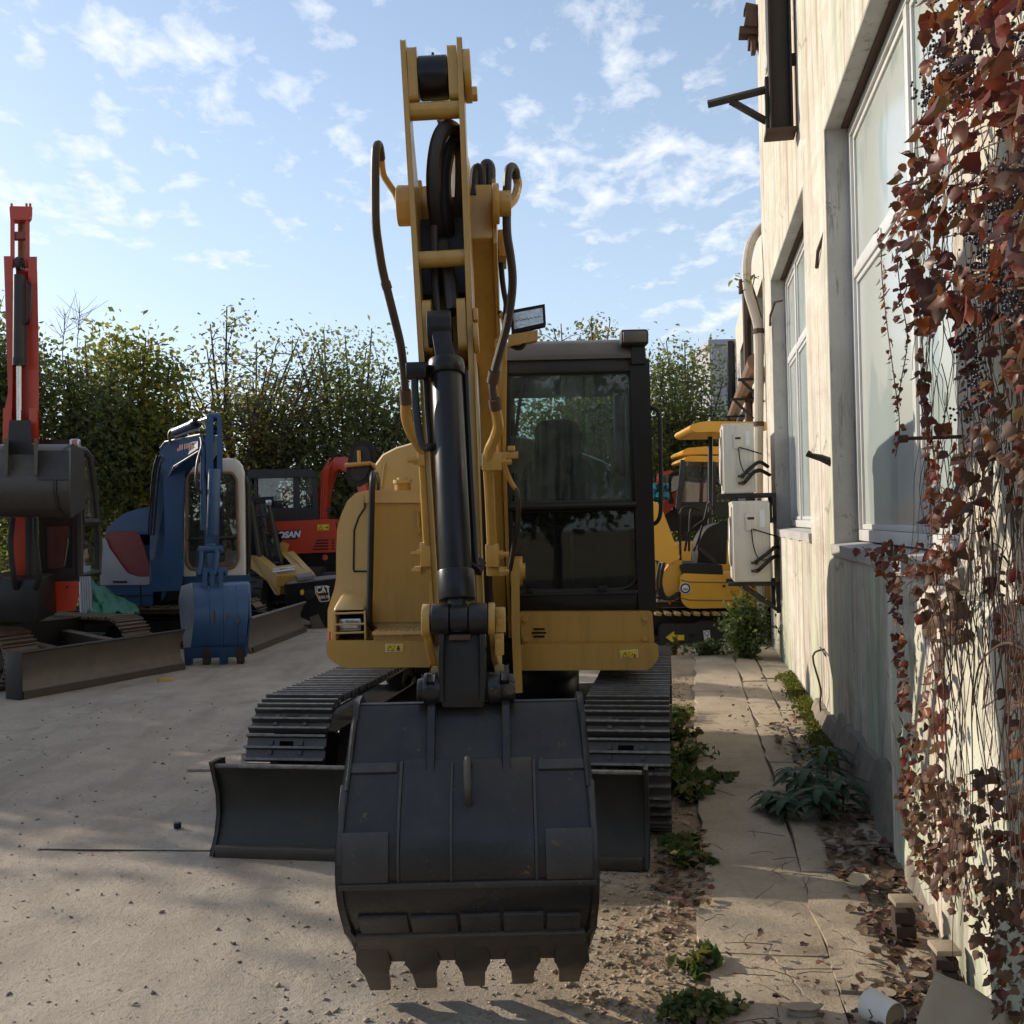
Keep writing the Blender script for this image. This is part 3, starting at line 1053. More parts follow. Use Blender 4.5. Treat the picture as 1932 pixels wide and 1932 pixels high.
# grey distant tower block between the trees
tw = empty('tower_block', (14.6, 62, 0))
tag(tw, 'grey striped tower block far behind the trees on the right', 'tower block')
MB().bb(-3, 3, -3, 3, 0, 11.6).build('body', 'far_tower', tw, smooth=0)
for k in range(6):
    MB().bb(-2.9 + k * 1.05, -2.5 + k * 1.05, -3.12, -3.0, 0.5, 11.4).build('pilaster', 'pipe_white' if k % 2 else 'far_tower', tw, smooth=0)
MB().bb(-3.1, 3.1, -3.2, 3.2, 11.6, 11.9).build('roof', 'far_tower', tw)

# ------------------------------------------------------------------ pale curved waste pipe at the far corner of the wall
wp = tag(empty('waste_pipe', tuple(wl(13.5, 0.1, 0))), 'bent white plastic pipe running down the far corner of the wall', 'pipe')
L = Vector(wp.location)
pp = [at(1438, 428, 13.4), at(1418, 455, 13.2), at(1409, 495, 13.1), at(1411, 545, 13.1), at(1422, 585, 13.1), at(1431, 625, 13.1), at(1432, 700, 13.1), at(1431, 850, 13.1), at(1431, 940, 13.1)]
mb = MB().tube([p - L for p in pp], 0.06, 10, smooth=4)
mb.build('upper_pipe', 'pipe_white', wp)
pp = [at(1436, 1080, 13.1), at(1437, 1160, 13.1), at(1440, 1205, 13.0), at(1433, 1222, 12.9)]
MB().tube([p - L for p in pp], 0.06, 10, smooth=4).build('lower_pipe', 'pipe_white', wp)
for y in (625, 800):
    p = at(1431, y, 13.1) - L
    MB().tube([p - Vector((0, 0, 0.03)), p + Vector((0, 0, 0.03))], 0.07, 10).build('clip', 'rust_iron', wp)


# ------------------------------------------------------------------ air conditioners
def air_con(loc_s, z, h, w, d, o0, label, tilt):
    r = tag(empty('air_conditioner', tuple(wl(loc_s, o0, z)), wall_rot), label, 'air conditioner', 'air conditioner units stacked on the wall')
    mb = MB()
    mb.bb(0, w, 0, d, 0, h)
    mb.build('casing', 'ac_white', r, bevel=0.022, seg=3)
    MB().bb(0.01, w - 0.01, 0.01, d + 0.004, h - 0.03, h + 0.012).build('lid', 'ac_white', r, bevel=0.008)
    mb = MB()
    for k in range(3):
        mb.bb(0.02 + k * 0.02, 0.03 + k * 0.02, d, d + 0.012, 0.03, h - 0.05)
    mb.build('front_rib', 'ac_white', r)
    # service panel and handle on the end that faces the yard entrance
    MB().bb(-0.018, 0.0, d * 0.36, d * 0.66, h * 0.64, h * 0.86).build('service_cover', 'ac_white', r, bevel=0.006)
    MB().bb(-0.022, -0.017, d * 0.42, d * 0.6, h * 0.78, h * 0.81).build('grip', 'dark_grey', r)
    MB().bb(-0.008, 0.0, d * 0.1, d * 0.5, h * 0.04, h * 0.36).build('valve_plate', 'ac_white', r, bevel=0.003)
    MB().bb(-0.004, 0.0, d * 0.14, d * 0.27, h * 0.68, h * 0.9).build('rating_label', 'decal_white', r)
    fan = MB()
    for k in range(9):
        rr = 0.05 + k * 0.028
        fan.tube([(w * 0.55 + rr * math.cos(a), d + 0.02, h * 0.5 + rr * math.sin(a)) for a in np.linspace(0, 2 * PI, 25)], 0.004, 4, cap=False)
    fan.build('fan_grille', 'ac_white', r)
    MB().cyl((w * 0.55, d - 0.002, h * 0.5), (w * 0.55, d + 0.006, h * 0.5), 0.3, 28).build('fan_opening', 'dark_void', r)
    hs = MB()
    for k, (a, b_, rr) in enumerate((((-0.01, d * 0.42, h * 0.24), (0.16, -0.16, h * 0.38), 0.022), ((-0.01, d * 0.36, h * 0.14), (0.2, -0.18, h * 0.26), 0.022))):
        hs.tube([a, (-0.07, a[1] - 0.03, a[2] + 0.03), (-0.05, d * 0.05, a[2] + 0.12), (0.02, -0.06, b_[2] + 0.05), b_], rr, 7, smooth=4)
    hs.tube([(-0.02, d * 0.5, h * 0.66), (-0.04, d * 0.46, h * 0.45), (-0.05, d * 0.3, h * 0.28), (0.02, -0.05, h * 0.3)], 0.007, 5, smooth=4)
    hs.tube([(-0.02, d * 0.46, h * 0.66), (-0.05, d * 0.2, h * 0.62), (0.02, -0.08, h * 0.56)], 0.008, 5, smooth=4)
    hs.build('refrigerant_line', 'rubber', r)
    vb = MB()
    for k in (0.24, 0.14):
        vb.cyl((-0.05, d * 0.4, h * k), (0.0, d * 0.4, h * k), 0.025, 8)
        vb.box((-0.04, d * 0.46, h * k), (0.03, 0.06, 0.03))
    vb.build('valve', 'rust_iron', r)
    for s in (0.06, w - 0.12):
        mb = MB()
        mb.bb(s, s + 0.05, -o0 + 0.002, d + 0.06, -0.05, -0.004)
        mb.bb(s, s + 0.05, -o0 + 0.002, -o0 + 0.045, -0.36, -0.05)
        mb.beam([(s + 0.025, -o0 + 0.03, -0.33), (s + 0.025, d * 0.75, -0.06)], [0.04, 0.04], 0.045, (1, 0, 0))
        mb.build('bracket', 'dark_grey', r, bevel=0.003)
    return r


air_con(12.0, 1.93, 0.80, 0.85, 0.36, 0.24, 'upper white air conditioner on wall brackets', 0)
air_con(11.75, 0.91, 0.91, 0.92, 0.42, 0.10, 'lower white air conditioner with dangling black cables above the bush', 0)


# ------------------------------------------------------------------ tracks, shared by all excavators
SHOES = {}


def shoe_mesh(width, pitch, mat, ribs=3, hole=True):
    key = (width, pitch, mat, ribs)
    if key in SHOES:
        return SHOES[key]
    w, p, t = width / 2, pitch / 2 * 0.97, 0.012
    mb = MB()
    if hole:
        mb.bb(-w, -0.04, -p, p, 0, t)
        mb.bb(0.04, w, -p, p, 0, t)
        mb.bb(-0.04, 0.04, -p, p * 0.1, 0, t)
        mb.bb(-0.04, 0.04, p * 0.5, p, 0, t)
        for x in (-0.085, 0.085):
            for y in (-p * 0.35, p * 0.35):
                mb.box((x, y, t + 0.006), (0.022, 0.022, 0.013))
    else:
        mb.bb(-w, w, -p, p, 0, t)
    for k in range(ribs):
        y = (-p * 0.86) + k * (2 * p * 0.86) / (ribs - 1) if ribs > 1 else 0
        mb.prism([(-w, y - 0.011, t - 0.001), (-w, y + 0.011, t - 0.001), (-w, y + 0.006, t + 0.031), (-w, y - 0.006, t + 0.031)], (2 * w, 0, 0))
    o = mb.build('track_shoe', mat, None, smooth=0)
    me = o.data
    bpy.data.objects.remove(o)
    SHOES[key] = me
    return me


def make_track(parent, xc, half, r, zc, width, pitch, shoe_mat, frame_mat='frame_black', ribs=3, hole=True, sag=0.0, keep=None):
    """stadium path of shoes in the y-z plane at local x = xc; the chain body is the part, shoes its sub-parts"""
    mb = MB()
    ring = lambda rr: [(half * 1.0 + rr * math.cos(a), zc + rr * math.sin(a)) for a in np.linspace(-PI / 2, PI / 2, 13)] + \
                      [(-half + rr * math.cos(a), zc + rr * math.sin(a)) for a in np.linspace(PI / 2, 3 * PI / 2, 13)]
    # chain links
    for dx in (-0.07, 0.07):
        o, i = ring(r - 0.006), ring(r - 0.07)
        n = len(o)
        vs = [(xc + dx - 0.022, y, z) for y, z in o] + [(xc + dx - 0.022, y, z) for y, z in i] + [(xc + dx + 0.022, y, z) for y, z in o] + [(xc + dx + 0.022, y, z) for y, z in i]
        fs = []
        for k in range(n):
            m = (k + 1) % n
            fs += [(k, m, n + m, n + k), (2 * n + k, 3 * n + k, 3 * n + m, 2 * n + m), (k, 2 * n + k, 2 * n + m, m), (n + k, n + m, 3 * n + m, 3 * n + k)]
        mb.add(vs, fs)
    tr = mb.build('track', 'rust_iron', parent)
    for y in (-half, half):
        wheels = MB()
        wheels.cyl((xc - 0.05, y, zc), (xc + 0.05, y, zc), r - 0.07, 24)
        wheels.cyl((xc - 0.09, y, zc), (xc + 0.09, y, zc), r * 0.45, 16)
        wheels.build('idler_wheel', frame_mat, tr)
    fr = MB()
    fr.side([(-half + 0.12, zc - r * 0.42), (half - 0.12, zc - r * 0.42), (half - 0.2, zc + r * 0.35), (-half + 0.2, zc + r * 0.35)], xc - width * 0.3, xc + width * 0.3)
    nr = 5
    for k in range(nr):
        y = -half * 0.72 + k * (half * 1.44) / (nr - 1)
        fr.cyl((xc - 0.09, y, zc - r + 0.13), (xc + 0.09, y, zc - r + 0.13), 0.065, 12)
    fr.build('track_frame', frame_mat, tr, bevel=0.01)
    me = shoe_mesh(width, pitch, shoe_mat, ribs, hole)
    per = 4 * half + 2 * PI * r
    n = int(round(per / pitch))
    for k in range(n):
        u = (k + 0.5) / n * per
        if u < 2 * half:
            y, z, a = -half + u, zc + r, 0.0
            z -= sag * math.sin(PI * u / (2 * half))
        elif u < 2 * half + PI * r:
            a = -(u - 2 * half) / r
            y, z = half - r * math.sin(a), zc + r * math.cos(a)
        elif u < 4 * half + PI * r:
            y, z, a = half - (u - 2 * half - PI * r), zc - r, PI
        else:
            a = PI - (u - 4 * half - PI * r) / r
            y, z = -half - r * math.sin(a), zc + r * math.cos(a)
        if keep and not keep(y, z):
            continue
        o = bpy.data.objects.new('track_shoe', me)
        C.objects.link(o)
        o.parent = tr
        o.matrix_local = Matrix.Translation((xc, y, z)) @ Matrix.Rotation(a, 4, 'X')
    return tr


# ------------------------------------------------------------------ the yellow excavator
EX = Vector((-0.10, 6.78, 0))
ex = tag(empty('excavator', EX), 'tan yellow excavator with black bucket lowered in front, nearest machine', 'excavator')
TEX = Matrix.Translation(-EX)


def xp(mb, name, mat, parent=None, **kw):
    mb.xf(TEX)
    return mb.build(name, mat, parent or ex, **kw)


YAW = R(-9)
under = bpy.data.objects.new('undercarriage', bpy.data.meshes.new('undercarriage'))
UM = Matrix.Translation(EX) @ Matrix.Rotation(YAW, 4, 'Z')
UL = Matrix.Rotation(YAW, 4, 'Z')
# centre frame of the undercarriage
mb = MB()
mb.bb(-0.7, 0.7, -0.45, 0.45, 0.26, 0.52)
mb.cyl((0, 0, 0.5), (0, 0, 0.74), 0.52, 28)
mb.bb(-0.25, 0.25, -1.2, -0.4, 0.26, 0.42)
mb.xf(UM)
under_o = xp(mb, 'centre_frame', 'frame_black', bevel=0.012)


def ex_track(xc):
    n0 = set(bpy.data.objects)
    tr = make_track(ex, xc, 1.06, 0.318, 0.328, 0.45, 0.1535, 'shoe_steel', sag=0.015)
    tr.matrix_local = UL
    return tr


ex_track(-0.955)
ex_track(0.885)

# dozer blade
mb = MB()
prof = [(-1.83, 0.012), (-1.80, 0.05), (-1.755, 0.13), (-1.73, 0.22), (-1.735, 0.31), (-1.77, 0.40), (-1.81, 0.445)]
back = [(-1.79, 0.455), (-1.745, 0.41), (-1.705, 0.31), (-1.70, 0.22), (-1.725, 0.13), (-1.77, 0.04), (-1.80, 0.012)]
mb.side(prof + back, -1.165, 0.985)
mb.xf(UM)
blade = xp(mb, 'blade', 'blade_steel', smooth=40)
for x in (-1.178, 0.987):
    mb = MB().side([(-1.845, 0.01), (-1.66, 0.01), (-1.64, 0.25), (-1.69, 0.47), (-1.83, 0.475), (-1.80, 0.40), (-1.76, 0.3), (-1.755, 0.2), (-1.785, 0.1)], x, x + 0.02)
    mb.xf(UM)
    xp(mb, 'end_plate', 'blade_steel', blade, bevel=0.003)
mb = MB().tube([(-1.16, -1.80, 0.452), (0.98, -1.80, 0.452)], 0.012, 8)
mb.xf(UM)
xp(mb, 'top_lip', 'shoe_steel', blade)
mb = MB().bb(-1.155, 0.975, -1.838, -1.80, 0.0, 0.06)
mb.xf(UM)
xp(mb, 'cutting_edge', 'tooth_steel', blade, bevel=0.004)
for s in (-1, 1):
    mb = MB().beam([(0.36 * s - 0.05, -1.72, 0.2), (0.34 * s, -0.9, 0.36), (0.33 * s, -0.4, 0.42)], [0.16, 0.15, 0.15], 0.1, (1, 0, 0))
    mb.xf(UM)
    xp(mb, 'blade_arm', 'frame_black', bevel=0.01)
mb = MB().cyl((-0.02, -1.72, 0.3), (-0.02, -0.55, 0.5), 0.055, 14)
mb.xf(UM)
xp(mb, 'blade_cylinder', 'frame_black')


# ---- upper structure
def pf(pts, d, depth):
    """outline given as picture points at depth d, pushed back by depth"""
    return MB().prism([at(x, y, d) for x, y in pts], (0, depth, 0))


# deck with rounded front bumper, left and right of the boom
lb = rounded([(619, 1211), (832, 1211), (832, 1256), (645, 1257), (619, 1238)], [4, 0, 6, 26, 10], 5)
deck = xp(pf(lb, 6.02, 1.9), 'deck', 'yellow_paint', bevel=0.012, seg=3)
rb = rounded([(972, 1219), (1238, 1216), (1240, 1240), (1225, 1261), (975, 1262)], [0, 6, 8, 22, 4], 5)
xp(pf(rb, 6.02, 1.9), 'deck', 'yellow_paint', bevel=0.012, seg=3)
mb = MB().bb(-0.62, 0.20, 6.35, 8.0, 0.72, 0.93)
xp(mb, 'deck_plate', 'frame_black', bevel=0.01)

# body on the left of the boom (tank and tool box)
ol = [(817, 932), (690, 932), (673, 937), (661, 949), (650, 973), (643, 999), (641, 1043), (641, 1092), (637, 1114), (629, 1138), (625, 1152), (625, 1211), (826, 1211)]
body = xp(pf(ol, 6.20, 1.25), 'side_body', 'hood_paint', bevel=0.022, seg=3)
# front skin with a rolled top flange, and the darker recess seam
xp(pf([(689, 934), (816, 934), (816, 946), (690, 946)], 6.165, 0.03), 'top_flange', 'hood_paint', body, bevel=0.008)
mb = MB().tube([at(x, y, 6.197) for x, y in ((688, 934), (688, 958), (677, 975), (668, 1000), (667, 1074), (668, 1078), (697, 1078))], 0.006, 6)
xp(mb, 'panel_seam', 'frame_black', body)
xp(pf([(697, 950), (814, 950), (814, 1172), (703, 1172), (697, 1160)], 6.18, 0.02), 'front_panel', 'yellow_paint', body, bevel=0.006)
# clip on the panel
mb = MB()
mb.tube([at(789, 965, 6.16), at(790, 995, 6.16)], 0.012, 8)
mb.cyl(at(789, 960, 6.18), at(789, 960, 6.14), 0.02, 8)
mb.cyl(at(790, 1000, 6.18), at(790, 1000, 6.14), 0.02, 8)
xp(mb, 'latch', 'yellow_paint', body)
# step with tread plate
mb = MB()
a, b_, c_, d_ = at(702, 1192, 5.98), at(799, 1190, 5.98), at(795, 1172, 6.18), at(716, 1173, 6.18)
z = a.z
mb.add([a, b_, (b_.x, 6.2, z), (a.x, 6.2, z), a - Vector((0, 0, 0.02)), b_ - Vector((0, 0, 0.02)), (b_.x, 6.2, z - 0.02), (a.x, 6.2, z - 0.02)],
       [(0, 1, 2, 3), (7, 6, 5, 4), (0, 4, 5, 1), (1, 5, 6, 2), (2, 6, 7, 3), (3, 7, 4, 0)])
for i in range(9):
    for j in range(4):
        mb.box((a.x + 0.03 + i * 0.033, 6.01 + j * 0.045, z + 0.002), (0.018, 0.006, 0.005), Matrix.Rotation(0.7 if (i + j) % 2 else -0.7, 3, 'Z'))
step = xp(mb, 'step', 'hood_paint', smooth=0)
xp(pf([(706, 1193), (806, 1191), (806, 1209), (706, 1210)], 6.03, 0.2), 'riser', 'yellow_paint', step, bevel=0.004)
mb = MB().cyl(at(757, 1199, 6.03), at(757, 1199, 6.015), 0.015, 6)
xp(mb, 'bolt', 'hood_paint', step)
# headlight housing
hl = empty('headlight')
hl.parent = ex
prof = [(6.20, 1.20), (6.12, 1.17), (6.05, 1.11), (6.035, 1.08)]
xl, xr = at(626, 1160, 6.05).x, at(690, 1160, 6.05).x
zt = at(650, 1114, 6.19).z
zm = at(650, 1152, 6.05).z
zb = at(650, 1209, 6.05).z
mb = MB().add([(xl + 0.05, 6.19, zt), (xr + 0.0, 6.19, zt - 0.04), (xr, 6.05, zm), (xl, 6.05, zm), (xl + 0.05, 6.3, zt), (xr, 6.3, zt), (xr, 6.3, zm), (xl, 6.3, zm)],
              [(0, 3, 2, 1), (4, 5, 6, 7), (0, 1, 5, 4), (2, 3, 7, 6), (1, 2, 6, 5), (3, 0, 4, 7)])
hood = xp(mb, 'headlight_hood', 'hood_paint', bevel=0.02, seg=3)
mb = MB()
mb.bb(xl, xl + 0.022, 6.05, 6.3, zb, zm - 0.001)
mb.bb(xr - 0.012, xr, 6.05, 6.3, zb, zm - 0.001)
xp(mb, 'side_cheek', 'hood_paint', hood, bevel=0.004)
xp(MB().bb(xl + 0.022, xr - 0.012, 6.18, 6.2, zb, zm), 'lamp_recess', 'dark_void', hood)
p0, p1 = at(640, 1191, 6.11), at(681, 1166, 6.11)
xp(MB().bb(p0.x, p1.x, 6.10, 6.17, p0.z, p1.z), 'lamp_lens', 'lamp_glass', hood, bevel=0.008)
for yy in (1157, 1178, 1194):
    zz = at(655, yy, 6.06).z
    xp(MB().tube([(xl + 0.005, 6.055, zz), (xr - 0.004, 6.055, zz + 0.002)], 0.007, 6), 'guard_bar', 'hood_paint', hood)
bpy.data.objects.remove(hl)
xp(pf([(621, 1192), (624, 1192), (624, 1209), (621, 1209)], 6.045, 0.03), 'reflector', 'lens_red', hood)
# hand rail on the body
mb = MB().tube([at(712, 930, 6.5), at(712, 905, 6.4), at(707, 893, 6.25), at(703, 902, 6.1), at(701, 960, 6.08), at(698, 1100, 6.06), at(697, 1165, 6.06), at(700, 1182, 6.1), at(706, 1186, 6.16)], 0.019, 10, smooth=4)
xp(mb, 'hand_rail', 'frame_black', bevel=0)
# mirror
mir = [(670, 838), (684, 834), (697, 838), (704, 850), (704, 868), (699, 890), (690, 906), (676, 914), (664, 911), (656, 900), (659, 878), (664, 852)]
mo = xp(pf(mir, 6.28, 0.045), 'mirror', 'rubber', bevel=0.014, seg=3)
inn = [(680 + (x - 680) * 0.72, 874 + (y - 874) * 0.80) for x, y in mir]
xp(pf(inn, 6.268, 0.02), 'mirror_back', 'dark_grey', mo, bevel=0.006)
mb = MB().tube([at(651, 878, 6.25), at(698, 874, 6.25), at(705, 877, 6.27), at(706, 900, 6.4), at(706, 930, 6.5)], 0.013, 8)
mb.tube([at(677, 850, 6.255), at(678, 874, 6.255)], 0.013, 6)
xp(mb, 'mirror_bracket', 'yellow_paint', mo)
# fuel filler
c0 = at(760, 934, 6.62)
mb = MB()
mb.cyl(c0, c0 + Vector((0, 0, 0.075)), 0.052, 20)
filler = xp(mb, 'fuel_filler', 'yellow_paint')
mb = MB()
mb.cyl(c0 + Vector((0, 0, 0.075)), c0 + Vector((0, 0, 0.098)), 0.062, 20)
mb.cyl(c0 + Vector((0, 0, 0.098)), c0 + Vector((0, 0, 0.112)), 0.035, 12)
xp(mb, 'cap', 'hood_paint', filler)

# engine hood and counterweight behind
oh = [(1198, 1060), (1196, 930), (1180, 896), (1140, 868), (1070, 842), (985, 822), (880, 816), (800, 827), (745, 843), (720, 856), (705, 876), (696, 905), (690, 960), (690, 1060)]
rings = []
for d, k, dz in ((7.30, 0.985, 0), (7.36, 1.0, 0.0), (8.1, 1.0, 0.0), (8.45, 0.97, -0.04), (8.6, 0.88, -0.14), (8.64, 0.72, -0.3)):
    pts = [at(x, y, 7.3) for x, y in oh]
    cx, cz = -0.10, 1.3
    rings.append([(cx + (p.x - cx) * k, d, cz + (p.z - cz) * k) for p in pts])
mb = MB().loft(rings)
hood2 = xp(mb, 'engine_hood', 'hood_paint', bevel=0.0, smooth=50)
mb = MB().tube([at(x, y, 7.285) for x, y in ((717, 934), (726, 873))], 0.008, 6)
xp(mb, 'hood_seam', 'hood_paint', hood2)
xp(pf([(800, 905), (812, 897), (840, 897), (840, 918), (806, 918)], 7.285, 0.03), 'hood_grille', 'dark_void', hood2)
mb = MB().plan(rounded([(-1.06, 7.4), (-0.98, 8.5), (0.75, 8.5), (0.84, 7.4)], [0, 0.35, 0.35, 0], 6), 0.78, 1.42)
xp(mb, 'counterweight', 'hood_paint', bevel=0.04, seg=3)

# ---- cab
cabX0, cabX1 = at(938, 900, 6.2).x, at(1236, 1100, 6.2).x
cy0, cy1 = 6.20, 7.62
zf = at(1100, 1153, 6.2).z
zr = at(1100, 684, 6.2).z
cab = empty('cab')
cab.parent = ex


def px(x, y=900):
    return at(x, y, 6.2).x


def pz(y, x=1090):
    return at(x, y, 6.2).z


mb = MB()
mb.front([(px(1193, 690), zr), (px(1221, 690), zr), (px(1234, 1150), zf), (px(1209, 1150), zf)], cy0, cy0 + 0.09)
pill = xp(mb, 'front_pillar', 'frame_black', bevel=0.014, seg=3)
bpy.data.objects.remove(cab)
cab = pill


def cp(mb, name, mat, **kw):
    return xp(mb, name, mat, cab, **kw)


xl = cabX0
cp(MB().front([(xl, zr), (xl + 0.07, zr), (xl + 0.07, zf), (xl, zf)], cy0, cy0 + 0.09), 'front_pillar', 'frame_black', bevel=0.012)
xr_t, xr_b = px(1221, 690), px(1234, 1150)
cp(MB().bb(xr_t - 0.07, xr_t, cy1 - 0.10, cy1, zf, zr), 'rear_pillar', 'frame_black', bevel=0.01)
cp(MB().bb(xl, xl + 0.07, cy1 - 0.10, cy1, zf, zr), 'rear_pillar', 'frame_black', bevel=0.01)
cp(MB().bb(xr_t - 0.06, xr_t - 0.005, 6.86, 6.93, zf + 0.3, zr), 'door_pillar', 'frame_black', bevel=0.008)
# front beams
z700, z948, z962, z1118 = pz(702), pz(947), pz(962), pz(1118)
cp(MB().bb(xl + 0.07, px(1192, 690), cy0 + 0.005, cy0 + 0.085, z700, zr + 0.02), 'header', 'dark_grey', bevel=0.008)
cp(MB().bb(xl + 0.07, px(1204, 1150), cy0 + 0.004, cy0 + 0.086, zf, z1118), 'lower_beam', 'frame_black', bevel=0.01)
mb = MB()
mb.tube([(xl + 0.07, cy0 + 0.0, (z948 + z962) / 2), (px(1200, 950), cy0 + 0.0, (z948 + z962) / 2)], 0.024, 10)
cp(mb, 'cross_bar', 'frame_black')
cp(MB().bb(xl + 0.08, px(1204, 1116), cy0 - 0.012, cy0 + 0.004, z1118 - 0.012, z1118 + 0.01), 'glass_ledge', 'dark_grey')
for xx in (1000, 1245 - 20 - 22):
    if xx < 1200:
        cp(MB().box((px(xx, 1110), cy0 - 0.02, z1118 + 0.02), (0.045, 0.03, 0.03)), 'glass_clamp', 'frame_black', bevel=0.005)
cp(MB().box((px(1136, 1108), cy0 - 0.02, z1118 + 0.022), (0.06, 0.03, 0.035)), 'glass_clamp', 'frame_black', bevel=0.005)
# rubber gasket with round corners
up = [(xl + 0.075, z948), (px(1196, 945), z948), (px(1192, 702), z700), (xl + 0.075, z700)]
upr = rounded(up, [0.01, 0.02, 0.05, 0.03], 5)
lo = [(xl + 0.075, z1118 + 0.01), (px(1207, 1118), z1118 + 0.01), (px(1203, 962), z962), (xl + 0.075, z962)]
lor = rounded(lo, [0.02, 0.14, 0.02, 0.02], 7)
for nm, rp in (('gasket', upr), ('gasket', lor)):
    mb = MB().tube([(x, cy0 + 0.03, z) for x, z in rp + rp[:1]], 0.014, 6, cap=False)
    cp(mb, nm, 'rubber')
# dark fillet that closes the rounded lower corner
xc, zc_ = lo[1]
arc = [p for p in lor[3:11]]
cp(MB().front([(xc + 0.03, zc_ - 0.02)] + [(x, z) for x, z in lor if abs(x - xc) < 0.16 and z < zc_ + 0.16], cy0 + 0.03, cy0 + 0.05), 'corner_fillet', 'frame_black', smooth=0)
cp(MB().front(upr, cy0 + 0.034, cy0 + 0.040), 'upper_windscreen', 'cab_glass', smooth=0)
cp(MB().front(lor, cy0 + 0.034, cy0 + 0.040), 'lower_windscreen', 'low_glass', smooth=0)
# roof: rounded cap
rz0 = zr + 0.02
top = pz(634)
rings = []
for y, k, e in ((cy0 - 0.02, 0.0, 0.03), (cy0 + 0.02, 0.62, 0.01), (cy0 + 0.10, 0.92, 0.0), (cy0 + 0.3, 1.0, 0.0), (cy1 - 0.2, 0.96, 0.0), (cy1 + 0.02, 0.6, 0.02), (cy1 + 0.05, 0.05, 0.04)):
    h = rz0 + 0.03 + (top - rz0 - 0.03) * k
    rg = rounded([(xl - 0.01 + e, rz0), (xr_t + 0.01 - e, rz0), (xr_t + 0.0 - e, h), (xl + e, h)], [0, 0, 0.06, 0.06], 4)
    rings.append([(x, y, z) for x, z in rg])
cp(MB().loft(rings), 'roof', 'roof_grey', smooth=50)
cp(MB().bb(xl + 0.05, xr_t - 0.05, cy0 + 0.1, cy1 - 0.05, zr - 0.045, zr - 0.01), 'roof_lining', 'cab_lining')
# side sills, rear wall with window opening, side glass
mb = MB()
rwx0, rwx1 = at(972, 800, cy1).x, at(1160, 800, cy1).x
rwz0, rwz1 = at(1060, 906, cy1).z, at(1060, 728, cy1).z
mb.bb(xl + 0.07, rwx0, cy1 - 0.06, cy1 - 0.01, zf, zr)
mb.bb(rwx1, xr_t - 0.07, cy1 - 0.06, cy1 - 0.01, zf, zr)
mb.bb(rwx0, rwx1, cy1 - 0.06, cy1 - 0.01, zf, rwz0)
mb.bb(rwx0, rwx1, cy1 - 0.06, cy1 - 0.01, rwz1, zr)
cp(mb, 'rear_wall', 'cab_lining', smooth=0)
cp(MB().bb(rwx0 + 0.002, rwx1 - 0.002, cy1 - 0.04, cy1 - 0.034, rwz0 + 0.002, rwz1 - 0.002), 'rear_window', 'clear_glass', smooth=0)
cp(MB().bb(xr_t - 0.05, xr_t - 0.02, cy0 + 0.09, cy1 - 0.1, zf, zf + 0.30), 'door_panel', 'frame_black', bevel=0.01)
cp(MB().bb(xr_t - 0.036, xr_t - 0.030, cy0 + 0.09, 6.86, zf + 0.3, zr), 'side_window', 'far_glass', smooth=0)
cp(MB().bb(xr_t - 0.036, xr_t - 0.030, 6.93, cy1 - 0.1, zf + 0.3, zr), 'side_window', 'far_glass', smooth=0)
cp(MB().bb(xl + 0.02, xl + 0.05, cy0 + 0.09, cy1 - 0.1, zf, zf + 0.45), 'side_panel', 'frame_black')
cp(MB().bb(xl + 0.03, xl + 0.036, cy0 + 0.09, cy1 - 0.1, zf + 0.45, zr), 'side_window', 'far_glass', smooth=0)
cp(MB().bb(xl + 0.03, xr_t - 0.03, cy0 + 0.07, cy1 - 0.05, zf - 0.02, zf + 0.02), 'cab_floor', 'frame_black')
# seat, headrest, consoles, levers
sx = at(1052, 850, 6.95).x
sz = lambda y: at(1052, y, 6.95).z
hr = rounded([(sx - 0.135, sz(872)), (sx + 0.135, sz(872)), (sx + 0.12, sz(806)), (sx + 0.07, sz(801)), (sx - 0.07, sz(801)), (sx - 0.12, sz(806))], 0.05, 5)
seat = cp(MB().front(hr, 6.92, 7.02), 'headrest', 'seat_fabric', bevel=0.03, seg=3)
bk = rounded([(sx - 0.25, sz(1000)), (sx + 0.25, sz(1000)), (sx + 0.24, sz(905)), (sx + 0.19, sz(868)), (sx - 0.19, sz(868)), (sx - 0.24, sz(905))], [0.02, 0.02, 0.1, 0.12, 0.12, 0.1], 5)
cp(MB().front(bk, 6.93, 7.05), 'seat_back', 'seat_fabric', bevel=0.035, seg=3)
cp(MB().bb(sx - 0.24, sx + 0.24, 6.52, 7.0, sz(1000) - 0.1, sz(1000) + 0.03), 'seat_cushion', 'seat_fabric', bevel=0.04, seg=3)
for s in (-1, 1):
    cp(MB().bb(sx + s * 0.33 - 0.08, sx + s * 0.33 + 0.08, 6.55, 7.1, zf, sz(975)), 'console', 'cab_lining', bevel=0.02)
    mb = MB().cyl((sx + s * 0.32, 6.56, sz(975)), (sx + s * 0.31, 6.53, sz(918)), 0.014, 8)
    mb.tube([(sx + s * 0.31, 6.53, sz(924)), (sx + s * 0.305, 6.52, sz(905)), (sx + s * 0.30, 6.52, sz(896))], [0.022, 0.03, 0.02], 8)
    cp(mb, 'joystick', 'rubber')
for s in (-0.06, 0.05):
    mb = MB().tube([(sx + s, 6.42, zf + 0.05), (sx + s, 6.40, zf + 0.5), (sx + s - 0.07 * (1 if s < 0 else -1), 6.39, zf + 0.56)], 0.011, 7)
    cp(mb, 'travel_lever', 'chrome')
mb = MB()
mb.front([(sx - 0.2, zf + 0.02), (sx + 0.25, zf + 0.02), (sx + 0.22, zf + 0.10), (sx - 0.18, zf + 0.10)], 6.32, 6.4)
cp(mb, 'pedal', 'rubber', bevel=0.01)
